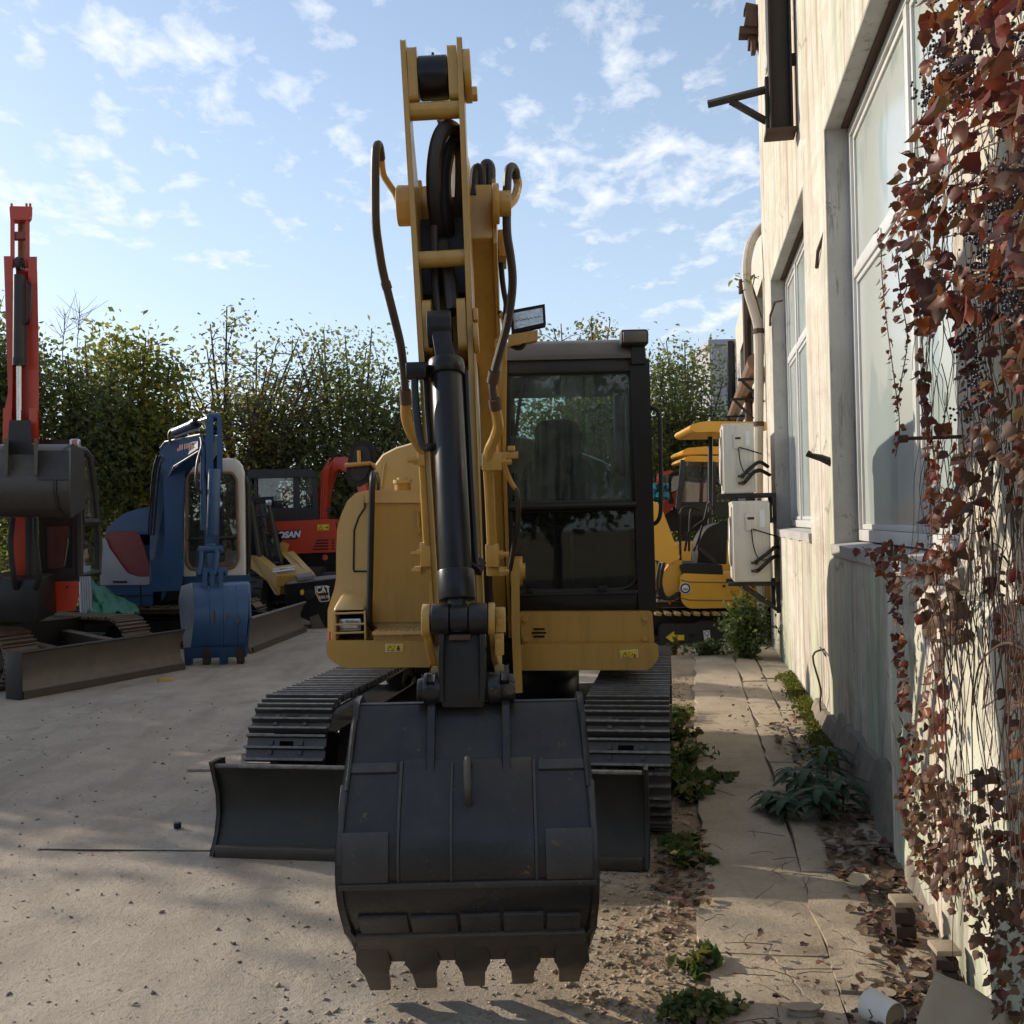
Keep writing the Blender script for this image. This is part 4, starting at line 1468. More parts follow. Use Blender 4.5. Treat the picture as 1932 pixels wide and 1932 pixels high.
cp(MB().bb(at(1165, 900, 7.3).x, at(1198, 900, 7.3).x, 7.3, 7.42, zf + 0.3, zr - 0.05), 'side_trim', 'cab_lining', bevel=0.02)
# wiper
mb = MB()
mb.tube([at(986, 722, 6.16), at(974, 800, 6.15), at(966, 855, 6.16), at(962, 885, 6.19)], 0.007, 6)
mb.tube([at(988, 718, 6.155), at(979, 770, 6.15), at(973, 822, 6.155)], 0.011, 5)
cp(mb, 'wiper', 'rubber')
# grab handle on the door post
mb = MB().tube([at(1221, 771, 6.24), at(1234, 770, 6.2), at(1244, 782, 6.18), at(1246, 830, 6.17), at(1247, 930, 6.17), at(1246, 968, 6.18), at(1240, 984, 6.2), at(1229, 990, 6.24)], 0.013, 8, smooth=5)
cp(mb, 'grab_handle', 'rubber')
# work lamp on the roof corner
q0, q1 = at(1171, 652, 6.14), at(1223, 621, 6.14)
lampo = cp(MB().bb(q0.x, q1.x, 6.12, 6.22, q0.z, q1.z), 'work_lamp', 'rubber', bevel=0.018, seg=3)
xp(MB().bb(q0.x + 0.014, q1.x - 0.014, 6.113, 6.125, q0.z + 0.014, q1.z - 0.014), 'lamp_lens', 'roof_grey', cab, bevel=0.006)
cp(MB().bb(at(1190, 660, 6.2).x, at(1216, 660, 6.2).x, 6.17, 6.2, pz(690), q0.z), 'lamp_bracket', 'frame_black')
# yellow panel below the cab, with bolts and slots
pan = xp(pf(rounded([(981, 1155), (1230, 1154), (1234, 1212), (985, 1215)], 3, 3), 6.10, 0.5), 'cab_panel', 'yellow_paint', bevel=0.008)
xp(pf([(982, 1215), (1234, 1212), (1234, 1221), (982, 1222)], 6.12, 0.3), 'panel_gap', 'dark_void', pan)
for x, y in ((991, 1168), (992, 1205), (1217, 1166), (1217, 1204)):
    xp(MB().cyl(at(x, y, 6.102), at(x, y, 6.085), 0.019, 6), 'bolt', 'yellow_paint', pan)
for x0, x1, y in ((1006, 1028, 1187), (1003, 1031, 1194), (1006, 1028, 1201)):
    xp(pf(rounded([(x0, y - 2), (x1, y - 2), (x1, y + 2), (x0, y + 2)], 2.0, 3), 6.0965, 0.01), 'vent_slot', 'dark_void', pan, smooth=0)


# warning decals
def decal(pts, d, parent, kind):
    o = xp(pf(pts, d, 0.004), 'warning_decal', 'decal_white', parent, smooth=0)
    (x0, y0), (x1, y1), (x2, y2), (x3, y3) = pts
    ip = [(x0 + 1, y0 + 1), (x1 - 1, y1 + 1), (x2 - 1, y2 - 1), (x3 + 1, y3 - 1)]
    xp(pf(ip, d - 0.0015, 0.003), 'decal_field', 'decal_yellow', o, smooth=0)
    cx, cy = x0 + (x1 - x0) * 0.27, (y0 + y3) / 2 + 0.8
    tri = [at(cx, cy - 5, d - 0.003), at(cx + 5.5, cy + 4, d - 0.003), at(cx - 5.5, cy + 4, d - 0.003)]
    xp(MB().tube(tri + tri[:1], 0.0022, 4, cap=False), 'decal_symbol', 'decal_black', o)
    mx = (x0 + x1) / 2
    xp(MB().tube([at(mx, y0 + 1, d - 0.002), at(mx, y3 - 1, d - 0.002)], 0.0012, 4), 'decal_line', 'decal_black', o)
    fx = x0 + (x1 - x0) * 0.74
    if kind == 0:
        mb = MB().tube([at(fx, cy - 4.5, d - 0.003), at(fx, cy - 2.5, d - 0.003)], 0.005, 6)
        mb.prism([at(fx - 3, cy + 2.5, d - 0.003), at(fx + 3, cy + 2.5, d - 0.003), at(fx + 1.6, cy - 2.0, d - 0.003), at(fx - 1.6, cy - 2.0, d - 0.003)], (0, 0.002, 0))
        mb.tube([at(fx - 4, cy + 4, d - 0.003), at(fx + 4, cy + 4, d - 0.003)], 0.002, 4)
    else:
        mb = MB().tube([at(fx - 2, cy - 4, d - 0.003), at(fx - 3, cy + 2, d - 0.003)], 0.002, 4)
        mb.tube([at(fx + 1, cy - 2, d - 0.003), at(fx + 3, cy, d - 0.003), at(fx + 1, cy + 3, d - 0.003), at(fx + 4, cy + 3.5, d - 0.003)], 0.004, 4)
    xp(mb, 'decal_figure', 'decal_black', o)


decal([(727, 1215), (760, 1215), (760, 1229), (727, 1230)], 6.014, deck, 0)
decal([(1170, 1228), (1204, 1225), (1204, 1240), (1171, 1243)], 6.014, deck, 1)

# ---- boom
BX = -0.21
bo = MB()
pts = [(BX + 0.02, 6.28, 1.02), (BX + 0.015, 6.02, 1.55), (BX + 0.01, 5.72, 2.15), (BX, 5.35, 2.62), (BX, 4.92, 2.89), (BX, 4.42, 3.0)]
bo.beam(pts, [0.26, 0.36, 0.44, 0.42, 0.36, 0.26], [0.29, 0.30, 0.31, 0.31, 0.31, 0.31], (1, 0, 0))
boom = xp(bo, 'boom', 'yellow_paint', bevel=0.012, seg=2)
# flange edges of the boom plates
for s in (-1, 1):
    mb = MB().beam([(p[0] + s * 0.162, p[1], p[2]) for p in pts], [0.30, 0.40, 0.48, 0.46, 0.40, 0.31], 0.018, (1, 0, 0))
    xp(mb, 'side_plate', 'yellow_paint', boom, bevel=0.003)
    mb = MB().cyl((BX + s * 0.155, 4.36, 3.01), (BX + (0.185 if s > 0 else -0.25), 4.36, 3.01), 0.085, 24)
    xp(mb, 'tip_boss', 'yellow_paint', boom, bevel=0.006)
xp(MB().bb(BX + 0.173, BX + 0.21, 4.6, 4.85, 2.85, 2.97), 'pad_plate', 'yellow_paint', boom, bevel=0.004)
mb = MB().cyl((BX + 0.17, 4.36, 3.01), (BX + 0.235, 4.36, 3.01), 0.055, 16)
xp(mb, 'pin_keeper', 'yellow_paint', boom, bevel=0.004)
# boom foot brackets on the deck
for x0, x1 in ((966, 978), (811, 823)):
    o_ = [(x0, 1056), (x1, 1054), (x1 + 1, 1180), (x1 + 6, 1305), (x0 + 6, 1306), (x0 + 1, 1180)] if x0 > 900 else [(x0, 1100), (x1, 1100), (x1 + 4, 1290), (x0 + 4, 1290)]
    xp(pf(o_, 5.86, 0.75), 'foot_bracket', 'yellow_paint', boom, bevel=0.006)
mb = MB()
mb.cyl(at(962, 1078, 6.0), at(986, 1078, 6.0), 0.09, 20)
mb.cyl(at(978, 1078, 6.0), at(991, 1078, 6.0), 0.05, 12)
xp(mb, 'foot_pin', 'yellow_paint', boom, bevel=0.004)
# boom cylinder under the boom
mb = MB()
mb.cyl((-0.19, 5.78, 0.92), (-0.19, 5.36, 1.95), 0.075, 20)
xp(mb, 'boom_cylinder', 'frame_black')
mb = MB().cyl((-0.19, 5.36, 1.95), (-0.19, 5.22, 2.5), 0.04, 14)
xp(mb, 'boom_cylinder_rod', 'chrome')
# lamp on the boom
lb_ = [at(966, 588, 5.0), at(1025, 577, 5.0), at(1027, 611, 5.0), at(968, 625, 5.0)]
lo_ = xp(MB().prism(lb_, (0, 0.06, 0)), 'boom_lamp', 'rubber', boom, bevel=0.008)
ib = [at(969, 592, 4.99), at(1022, 582, 4.99), at(1024, 608, 4.99), at(971, 620, 4.99)]
xp(MB().prism(ib, (0, 0.02, 0)), 'lamp_face', 'lamp_glass', boom, bevel=0.003)
for k in range(7):
    c0 = at(976 + k * 7, 603 - k * 1.4, 4.985)
    xp(MB().cyl(c0, c0 + Vector((0, -0.008, 0)), 0.008, 8), 'lamp_reflector', 'chrome', boom)
xp(MB().prism([at(960, 633, 4.98), at(1013, 624, 4.98), at(1013, 640, 4.98), at(960, 652, 4.98)], (0, 0.08, 0)), 'lamp_bracket', 'yellow_paint', boom, bevel=0.004)
mb = MB().tube([at(992, 612, 5.03), at(993, 632, 5.03)], 0.02, 8)
mb.tube([at(962, 650, 5.03), at(975, 657, 5.03), at(986, 654, 5.03), at(992, 640, 5.04)], 0.012, 6, smooth=3)
xp(mb, 'lamp_cable', 'rubber', boom)

# ---- hydraulic pipes and hoses along the boom
lp = [(766, 756, 4.75), (766, 784, 4.8), (774, 812, 4.86), (786, 834, 4.92), (796, 850, 4.97), (799, 866, 5.0), (802, 920, 5.1), (805, 980, 5.2), (808, 1030, 5.3)]
pipe = xp(MB().tube([at(*p) for p in lp], 0.026, 10, smooth=3), 'steel_pipe', 'yellow_paint', boom)
rp_ = [(935, 770, 4.75), (939, 790, 4.8), (940, 806, 4.84), (933, 828, 4.9), (923, 850, 4.96), (921, 880, 5.02), (924, 935, 5.14), (928, 1030, 5.3)]
xp(MB().tube([at(*p) for p in rp_], 0.026, 10, smooth=3), 'steel_pipe', 'yellow_paint', boom)
# clamps and valve blocks
for x, y, d, w, h in ((803, 868, 4.98, 0.075, 0.06), (928, 872, 5.0, 0.095, 0.085), (807, 1046, 5.3, 0.075, 0.125), (929, 1048, 5.3, 0.07, 0.12)):
    p = at(x, y, d)
    blk = xp(MB().box(p + Vector((0, 0.02, 0)), (w, 0.1, h)), 'valve_block', 'yellow_paint', boom, bevel=0.006)
    s = -1 if x < 880 else 1
    for dz in ((0,) if h < 0.1 else (0.005, -0.085)):
        c0 = p + Vector((s * w * 0.5, 0, dz))
        xp(MB().cyl(c0, c0 + Vector((s * 0.022, 0, 0)), 0.024, 6).cyl(c0 + Vector((s * 0.022, 0, 0)), c0 + Vector((s * 0.05, 0, 0)), 0.015, 6), 'bolt', 'yellow_paint', boom)
    if h > 0.1:
        xp(MB().box(p + Vector((s * 0.02, 0.05, -0.085)), (w * 1.5, 0.06, 0.045)), 'valve_foot', 'yellow_paint', boom, bevel=0.004)
lh = [(719, 300, 4.33), (717, 284, 4.30), (714, 273, 4.28), (709.5, 282, 4.26), (708, 316, 4.27), (708, 370, 4.3), (709, 420, 4.33), (714, 462, 4.37), (722, 510, 4.42), (733, 556, 4.48), (745, 604, 4.54), (756, 651, 4.6), (762, 701, 4.67), (765, 744, 4.73)]
xp(MB().tube([at(*p) for p in lh], 0.0185, 10, smooth=4), 'hydraulic_hose', 'hose', boom)
xp(MB().tube([at(*p) for p in ((752, 382, 4.36), (745, 364, 4.36), (733, 346, 4.36), (723, 328, 4.35), (719.5, 300, 4.33))], 0.014, 8, smooth=3), 'steel_elbow', 'yellow_paint', boom)
rh = [(974, 336, 4.42), (972, 322, 4.4), (966, 315, 4.38), (959.5, 322, 4.36), (957, 345, 4.36), (956, 400, 4.38), (957, 443, 4.4), (963, 482, 4.43), (967, 522, 4.46), (965, 562, 4.5), (957, 612, 4.56), (945, 656, 4.62), (934, 697, 4.66), (929, 731, 4.7), (934, 764, 4.74)]
xp(MB().tube([at(*p) for p in rh], 0.0195, 10, smooth=4), 'hydraulic_hose', 'hose', boom)
xp(MB().tube([at(*p) for p in ((974, 333, 4.42), (977, 350, 4.44), (970, 375, 4.42), (952, 392, 4.38), (938, 394, 4.36))], 0.02, 8, smooth=3), 'steel_elbow', 'yellow_paint', boom)
for p, q, r_ in (((933, 700, 4.66), (929, 722, 4.69), 0.027), ((932, 752, 4.72), (935, 772, 4.75), 0.028), ((764, 735, 4.72), (766, 762, 4.75), 0.027), ((727, 532, 4.45), (731, 545, 4.465), 0.022)):
    xp(MB().cyl(at(*p), at(*q), r_, 12), 'hose_collar', 'rust_iron' if r_ > 0.025 else 'hose', boom)
sh = [(944, 470, 4.7), (947, 520, 4.75), (951, 552, 4.78), (955, 575, 4.8), (951, 600, 4.8), (943, 590, 4.85)]
xp(MB().tube([at(*p) for p in sh], 0.013, 8, smooth=3), 'hydraulic_hose', 'rubber', boom)
for pts_ in (((945, 590, 4.8), (951, 612, 4.82), (952, 700, 4.95), (951, 780, 5.08), (951, 858, 5.2), (953, 880, 5.24), (962, 905, 5.28), (972, 922, 5.3)),
             ((938, 640, 4.86), (940, 700, 4.96), (941, 780, 5.08), (942, 860, 5.2))):
    xp(MB().tube([at(*p) for p in pts_], 0.0125, 8, smooth=3), 'steel_pipe', 'yellow_paint', boom)
xp(MB().tube([at(*p) for p in ((972, 920, 5.3), (978, 945, 5.32), (977, 985, 5.4), (970, 1030, 5.5), (962, 1075, 5.6))], 0.014, 8, smooth=4), 'hydraulic_hose', 'hose', boom)
mb = MB()
p = at(950, 859, 5.18)
mb.box(p, (0.15, 0.03, 0.035))
mb.cyl(p + Vector((0.04, -0.02, 0.02)), p + Vector((0.04, -0.02, 0.045)), 0.02, 8)
xp(mb, 'pipe_clip', 'yellow_paint', boom, bevel=0.003)
# hoses looping over the boom tip
xp(MB().tube([at(*p) for p in ((836, 470, 4.3), (822, 400, 4.2), (818, 330, 4.16), (826, 268, 4.15), (844, 240, 4.17), (862, 258, 4.25), (866, 330, 4.3), (862, 420, 4.34))], 0.032, 10, smooth=5), 'hydraulic_hose', 'hose', boom)
xp(MB().tube([at(*p) for p in ((850, 480, 4.3), (842, 410, 4.22), (838, 340, 4.2), (846, 285, 4.2), (858, 268, 4.24), (868, 300, 4.32), (866, 400, 4.36))], 0.03, 10, smooth=5), 'hydraulic_hose', 'rubber', boom)
xp(MB().tube([at(*p) for p in ((893, 372, 4.45), (894, 340, 4.48), (898, 320, 4.5), (906, 322, 4.5), (908, 370, 4.5))], 0.022, 9, smooth=4), 'hydraulic_hose', 'rubber', boom)
xp(MB().tube([at(*p) for p in ((912, 375, 4.6), (911, 320, 4.6), (919, 308, 4.6), (927, 320, 4.6), (925, 375, 4.6))], 0.02, 9, smooth=4), 'hydraulic_hose', 'hose', boom)

# ---- stick
SB = Vector((-0.192, 3.66, 1.10))
ST = Vector((-0.287, 4.14, 3.60))
sa = (ST - SB).normalized()
sxv = (Vector((1, 0, 0)) - sa * sa.x).normalized()
syv = sa.cross(sxv)
if syv.y < 0:
    syv = -syv
SM = Matrix.Translation(SB) @ Matrix((sxv, syv, sa)).transposed().to_4x4()


def project_y(p):
    dz = p.z - CAM_H
    f = p.y * math.cos(PITCH) + dz * math.sin(PITCH)
    v0 = -p.y * math.sin(PITCH) + dz * math.cos(PITCH)
    return 966 - 1932 * (p.x * math.sin(ROLL) + v0 * math.cos(ROLL)) / f


def sh_(y):
    lo, hi = -0.5, 3.5
    for _ in range(40):
        m = (lo + hi) / 2
        if project_y(SB + sa * m) > y:
            lo = m
        else:
            hi = m
    return (lo + hi) / 2


def hw(h):
    return 0.086 + (0.126 - 0.086) * max(0, min(1, h / 2.5))


prof = [(0.0, sh_(1215)), (0.0, sh_(680)), (0.0, sh_(300)), (0.0, sh_(74)), (0.02, sh_(66)), (0.13, sh_(66)), (0.16, sh_(80)), (0.17, sh_(150)), (0.18, sh_(210)), (0.30, sh_(290)), (0.42, sh_(345)), (0.47, sh_(400)), (0.44, sh_(470)), (0.30, sh_(680)), (0.20, sh_(1215))]


def stick_plate(side, inset, t, prof):
    mb = MB()
    n = len(prof)
    vs = [(side * (hw(h) - inset), q, h) for q, h in prof] + [(side * (hw(h) - inset - t), q, h) for q, h in prof]
    fs = [tuple(range(n)), tuple(range(2 * n - 1, n - 1, -1))] + [(i, (i + 1) % n, n + (i + 1) % n, n + i) for i in range(n)]
    return mb.add(vs, fs).xf(SM)


stick = xp(stick_plate(-1, 0.0, 0.022, prof), 'stick', 'yellow_paint', bevel=0.004)
xp(stick_plate(1, 0.0, 0.022, prof), 'side_plate', 'yellow_paint', stick, bevel=0.004)


def sp(mb, name, mat, **kw):
    mb.xf(SM)
    return xp(mb, name, mat, stick, **kw)


# bosses that hold the cylinder eye at the top
for s in (-1, 1):
    h0, h1 = sh_(181), sh_(78)
    w = hw(h0) - 0.0225
    mb = MB()
    mb.side(rounded([(0.012, h0), (0.15, h0), (0.15, h1), (0.012, h1)], 0.03, 4), s * w, s * (w - 0.038))
    sp(mb, 'pin_boss', 'yellow_paint', bevel=0.004)
hm = sh_(122)
mb = MB().cyl((-0.06, 0.09, hm), (0.06, 0.09, hm), 0.088, 28)
sp(mb, 'cylinder_eye', 'frame_black', bevel=0.006)
mb = MB().cyl((0, 0.09, hm + 0.08), (0, 0.09, hm + 0.105), 0.009, 8).cyl((0, 0.09, hm + 0.105), (0, 0.09, hm + 0.118), 0.006, 8)
sp(mb, 'grease_nipple', 'rust_iron')
w = hw(hm)
mb = MB().cyl((w, 0.09, hm), (w + 0.03, 0.09, hm), 0.105, 28)
mb.box((w + 0.04, 0.02, sh_(176)), (0.022, 0.05, 0.04))
sp(mb, 'pin_cap', 'yellow_paint', bevel=0.005)
# cross bars
for y0, y1 in ((183, 213), (465, 495)):
    h = sh_((y0 + y1) / 2)
    w = hw(h) - 0.021
    sp(MB().tube([(-w, 0.04, h), (w, 0.04, h)], (sh_(y0) - sh_(y1)) / 2, 14), 'cross_bar', 'yellow_paint')
# webs between the plates
hA, hB, hC = sh_(420), sh_(690), sh_(1215)
rings = [[(-hw(h) + 0.022, q, h), (hw(h) - 0.022, q, h), (hw(h) - 0.022, q + 0.014, h), (-hw(h) + 0.022, q + 0.014, h)] for h, q in ((hA, 0.30), (sh_(500), 0.22), (hB, 0.14), (hC, 0.03))]
sp(MB().loft(rings), 'front_web', 'yellow_paint')
rings = [[(-hw(h) + 0.022, q - 0.014, h), (hw(h) - 0.022, q - 0.014, h), (hw(h) - 0.022, q, h), (-hw(h) + 0.022, q, h)] for h, q in ((sh_(400), 0.46), (sh_(470), 0.43), (hB, 0.29), (hC, 0.19))]
sp(MB().loft(rings), 'back_web', 'yellow_paint')
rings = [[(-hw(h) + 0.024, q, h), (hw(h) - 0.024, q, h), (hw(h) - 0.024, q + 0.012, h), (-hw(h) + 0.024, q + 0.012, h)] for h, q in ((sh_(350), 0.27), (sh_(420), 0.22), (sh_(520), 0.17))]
sp(MB().loft(rings), 'shade_web', 'black_steel')  # added black plate, stands in for the shade between the fork plates
# lower bosses for the bucket cylinder base
for s in (-1, 1):
    h0, h1 = sh_(664), sh_(560)
    w = hw(h0) - 0.0225
    sp(MB().side(rounded([(-0.035, h0), (0.13, h0), (0.13, h1), (-0.02, h1)], [0.03, 0.0, 0.0, 0.06], 4), s * w, s * (w - 0.034)), 'cylinder_bracket', 'yellow_paint', bevel=0.004)
hm2 = sh_(622)
mb = MB().cyl((hw(hm2), 0.03, hm2 - 0.03), (hw(hm2) + 0.02, 0.03, hm2 - 0.03), 0.06, 20)
mb.box((hw(hm2) + 0.012, 0.03, hm2 + 0.06), (0.02, 0.05, 0.05))
sp(mb, 'pin_cap', 'yellow_paint', bevel=0.004)
# inner hoses in the stick
sp(MB().tube([(-0.03, 0.12, sh_(400)), (-0.035, 0.10, sh_(520)), (-0.025, 0.07, sh_(600))], 0.016, 8), 'inner_hose', 'hose')
sp(MB().tube([(0.0, 0.14, sh_(430)), (0.025, 0.09, sh_(520)), (0.03, 0.05, sh_(580))], 0.028, 8), 'inner_hose', 'hose')

# stick cylinder above the boom (its bright rod ends in the eye)
E0 = SM @ Vector((0.0, 0.09, hm))
E1 = Vector((-0.2, 5.25, 3.28))
dv = (E1 - E0).normalized()
xp(MB().cyl(E0 + dv * 0.07, E0 + dv * 0.55, 0.036, 16), 'stick_cylinder_rod', 'chrome')
xp(MB().cyl(E0 + dv * 0.5, E1, 0.066, 20), 'stick_cylinder', 'yellow_paint', bevel=0.004)

# bucket cylinder down the front of the stick
c_top, c_bot = at(842, 690, 3.80), at(863, 1140, 3.585)
dv = (c_bot - c_top).normalized()
bc = xp(MB().cyl(c_top, c_bot - dv * 0.02, 0.058, 28), 'bucket_cylinder', 'frame_black', bevel=0.004)
eye = at(830, 622, 3.88)
mb = MB().cyl(eye - sxv * 0.046, eye + sxv * 0.046, 0.072, 24)
mb.beam([eye, c_top], [0.1, 0.12], [0.07, 0.07], (1, 0, 0))
xp(mb, 'cylinder_base', 'frame_black', bc, bevel=0.006)
xp(MB().tube([c_top - dv * 0.02, c_top + dv * 0.012, c_top + dv * 0.04], [0.066, 0.070, 0.066], 28), 'end_cap', 'frame_black', bc, bevel=0.004)
xp(MB().cyl(c_bot - dv * 0.12, c_bot - dv * 0.015, 0.066, 28), 'gland', 'frame_black', bc, bevel=0.004)
xp(MB().cyl(c_bot - dv * 0.03, c_bot + dv * 0.1, 0.036, 18), 'cylinder_rod', 'black_steel', bc)
p = at(786, 700, 3.76)
mb = MB().box(p, (0.075, 0.06, 0.06))
mb.cyl(p, at(806, 700, 3.8), 0.026, 12)
xp(mb, 'port_block', 'frame_black', bc, bevel=0.008)
xp(MB().tube([at(*q) for q in ((782, 712, 3.75), (784, 760, 3.75), (789, 810, 3.74), (796, 838, 3.73), (806, 846, 3.72), (814, 838, 3.71))], 0.014, 8, smooth=3), 'cylinder_pipe', 'frame_black', bc)
xp(MB().tube([at(*q) for q in ((803, 712, 3.8), (806, 770, 3.78), (811, 830, 3.75), (815, 850, 3.74))], 0.010, 7, smooth=3), 'cylinder_pipe', 'rubber', bc)
xp(MB().tube([at(*q) for q in ((878, 700, 3.82), (885, 850, 3.76), (893, 1000, 3.7), (897, 1050, 3.67), (902, 1070, 3.65))], 0.014, 8, smooth=3), 'cylinder_pipe', 'frame_black', bc)
xp(MB().cyl(at(896, 1075, 3.66), at(910, 1058, 3.68), 0.03, 10, 0.018), 'pipe_boot', 'rubber', bc)

# linkage between cylinder, stick and bucket
lk = xp(MB().cyl(at(849, 1168, 3.56), at(884, 1167, 3.56), 0.05, 20), 'rod_eye', 'black_steel', bevel=0.005)
for a_, b_ in (((814, 1168), (848, 1168)), ((885, 1167), (920, 1167))):
    xp(MB().cyl(at(*a_, 3.555), at(*b_, 3.555), 0.054, 24), 'link_boss', 'black_steel', lk, bevel=0.007)
for a_, b_, m_ in (((797, 1171), (813, 1171), 'yellow_paint'), ((921, 1168), (934, 1168), 'yellow_paint')):
    p, q = at(*a_, 3.57), at(*b_, 3.57)
    mb = MB().cyl(p, q, 0.058, 24)
    mb.beam([(p + q) / 2, (p + q) / 2 + Vector((0.012 if a_[0] < 880 else 0.005, 0.10, -0.11)), (p + q) / 2 + Vector((0.02, 0.22, -0.2))], [0.1, 0.09, 0.1], (q - p).length * 0.92, (1, 0, 0))
    xp(mb, 'side_link', m_, lk, bevel=0.004)
p = at(944, 1169, 3.58)
xp(MB().box(p, (0.036, 0.06, 0.085)), 'pin_lock', 'yellow_paint', lk, bevel=0.005)
xp(MB().cyl(p + Vector((0, -0.03, 0)), p + Vector((0, -0.042, 0)), 0.012, 6), 'bolt', 'yellow_paint', lk)
p = at(942, 1214, 3.58)
xp(MB().box(p, (0.032, 0.05, 0.078)), 'pin_lock', 'yellow_paint', lk, bevel=0.005)
xp(MB().cyl(p + Vector((0, -0.026, 0.01)), p + Vector((0, -0.04, 0.01)), 0.013, 6), 'bolt', 'yellow_paint', lk)
# greasy bucket link
fr_ = [at(829, 1196, 3.56), at(913, 1196, 3.56), at(917, 1280, 3.54), at(916, 1334, 3.52), at(830, 1334, 3.52), at(826, 1280, 3.54)]
mb = MB()
rings = []
for y, x0, x1, d in ((1180, 829, 913, 3.56), (1240, 826, 916, 3.545), (1300, 827, 917, 3.53), (1336, 833, 913, 3.525)):
    a0, a1 = at(x0, y, d), at(x1, y, d)
    rings.append([a0, a1, a1 + Vector((0, 0.09, 0)), a0 + Vector((0, 0.09, 0))])
mb.loft(rings)
bl_ = xp(mb, 'bucket_link', 'black_steel', bevel=0.008)
for x0, x1 in ((826, 836), (906, 917)):
    mb = MB()
    rings = []
    for y, dx in ((1196, 2), (1240, 0), (1300, 0.5), (1326, 3)):
        a0, a1 = at(x0 + dx * (1 if x0 < 870 else -1), y, 3.52), at(x1 + dx * (1 if x0 < 870 else -1), y, 3.52)
        rings.append([a0, a1, a1 + Vector((0, 0.04, 0)), a0 + Vector((0, 0.04, 0))])
    mb.loft(rings)
    xp(mb, 'link_flange', 'black_steel', bl_, bevel=0.004)
xp(MB().box(at(868, 1202, 3.535), (0.075, 0.03, 0.018)), 'rust_strip', 'rust_iron', bl_, bevel=0.003)
for x0, x1, y0, y1 in ((816, 825, 1263, 1282), (937, 947, 1260, 1276)):
    xp(pf([(x0, y0), (x1, y0), (x1, y1), (x0, y1)], 3.62, 0.05), 'lever_end', 'hood_paint', bl_, bevel=0.006)

# ---- bucket
BC = -0.166
BW = 0.398
rows = [(1322, 3.60), (1330, 3.575), (1360, 3.53), (1440, 3.43), (1500, 3.355), (1570, 3.285), (1620, 3.262), (1665, 3.26), (1700, 3.285), (1740, 3.36), (1775, 3.445), (1800, 3.50)]
bprof = [Vector((0, d, at(872, y, d).z)) for y, d in rows]
bprof = catmull(bprof, 3)


def blen(P):
    out = [0]
    for a, b in zip(P[:-1], P[1:]):
        out.append(out[-1] + (b - a).length)
    return out


bl_t = blen(bprof)


def bpt(yrow, x, off=0.0):
    """point on the bucket back at picture row yrow, lateral x, pushed outwards"""
    ys = [project_y(Vector((BC, p.y, p.z))) for p in bprof]
    k = 0
    while k < len(ys) - 2 and ys[k + 1] < yrow:
        k += 1
    t = (yrow - ys[k]) / (ys[k + 1] - ys[k])
    t = max(-0.3, min(1.3, t))
    p = bprof[k].lerp(bprof[k + 1], t)
    tg = (bprof[k + 1] - bprof[k]).normalized()
    n = Vector((0, tg.z, -tg.y))
    if n.y > 0:
        n = -n
    return Vector((BC + x, p.y, p.z)) + n * off


def bw(z):
    return BW * (0.955 + 0.045 * math.sin(max(0, min(1, (z - 0.1) / 0.9)) * PI)) - (0.014 if z < 0.3 else 0)


# curved shell
mb = MB()
no = len(bprof)
tgs = [(bprof[min(i + 1, no - 1)] - bprof[max(i - 1, 0)]).normalized() for i in range(no)]
rings = []
for i, p in enumerate(bprof):
    n = Vector((0, tgs[i].z, -tgs[i].y))
    if n.y > 0:
        n = -n
    w = bw(p.z)
    a, b_ = p, p - n * 0.02
    rings.append([(BC - w, a.y, a.z), (BC + w, a.y, a.z), (BC + w, b_.y, b_.z), (BC - w, b_.y, b_.z)])
mb.loft(rings)
bucket = xp(mb, 'bucket', 'bucket_steel', smooth=40)
# side plates, closing towards the mouth
mouth = [Vector((0, 3.62, 0.10)), Vector((0, 3.80, 0.35)), Vector((0, 3.96, 0.65)), Vector((0, 3.98, 0.8)), Vector((0, 3.88, 0.93)), Vector((0, 3.66, 1.03))]
for s in (-1, 1):
    poly = [p for p in bprof] + mouth
    mb = MB()
    n = len(poly)
    vs = []
    for k in (0.004, 0.026):
        for p in poly:
            q = p
            if k == 0.004 and p in bprof:
                pass
            vs.append((BC + s * (bw(p.z) - 0.006 + k), q.y - (0.012 if q.y < 3.6 else 0), q.z + (0.012 if q.z > 1.0 else 0)))
    fs = [tuple(range(n)), tuple(range(2 * n - 1, n - 1, -1))] + [(i, (i + 1) % n, n + (i + 1) % n, n + i) for i in range(n)]
    mb.add(vs, fs)
    xp(mb, 'side_plate', 'bucket_steel', bucket, bevel=0.003)
# rounded top corners of the side plates (lifting ears)
for s in (-1, 1):
    mb = MB().tube([bpt(1318, s * (BW * 0.985), -0.01), bpt(1360, s * (BW * 0.985), 0.004), bpt(1440, s * (BW * 0.993), 0.004), bpt(1490, s * (BW * 1.0), 0.004)], 0.011, 8, smooth=3)
    xp(mb, 'edge_bead', 'bucket_steel', bucket)
    rings = []
    for y in range(1478, 1672, 16):
        w_ = BW * 1.0 + 0.018
        rings.append([bpt(y, s * (w_ - 0.02), -0.05), bpt(y, s * w_, -0.05), bpt(y, s * w_, 0.012), bpt(y, s * (w_ - 0.02), 0.012)])
    xp(MB().loft(rings), 'side_cutter', 'bucket_plate', bucket, bevel=0.004)


def patch(name, x0, x1, y0, y1, off=0.012, mat='bucket_plate', n=8, bev=0.003):
    rings = []
    for i in range(n + 1):
        y = y0 + (y1 - y0) * i / n
        rings.append([bpt(y, x0, -0.004), bpt(y, x1, -0.004), bpt(y, x1, off), bpt(y, x0, off)])
    return xp(MB().loft(rings), name, mat, bucket, bevel=bev, smooth=45)


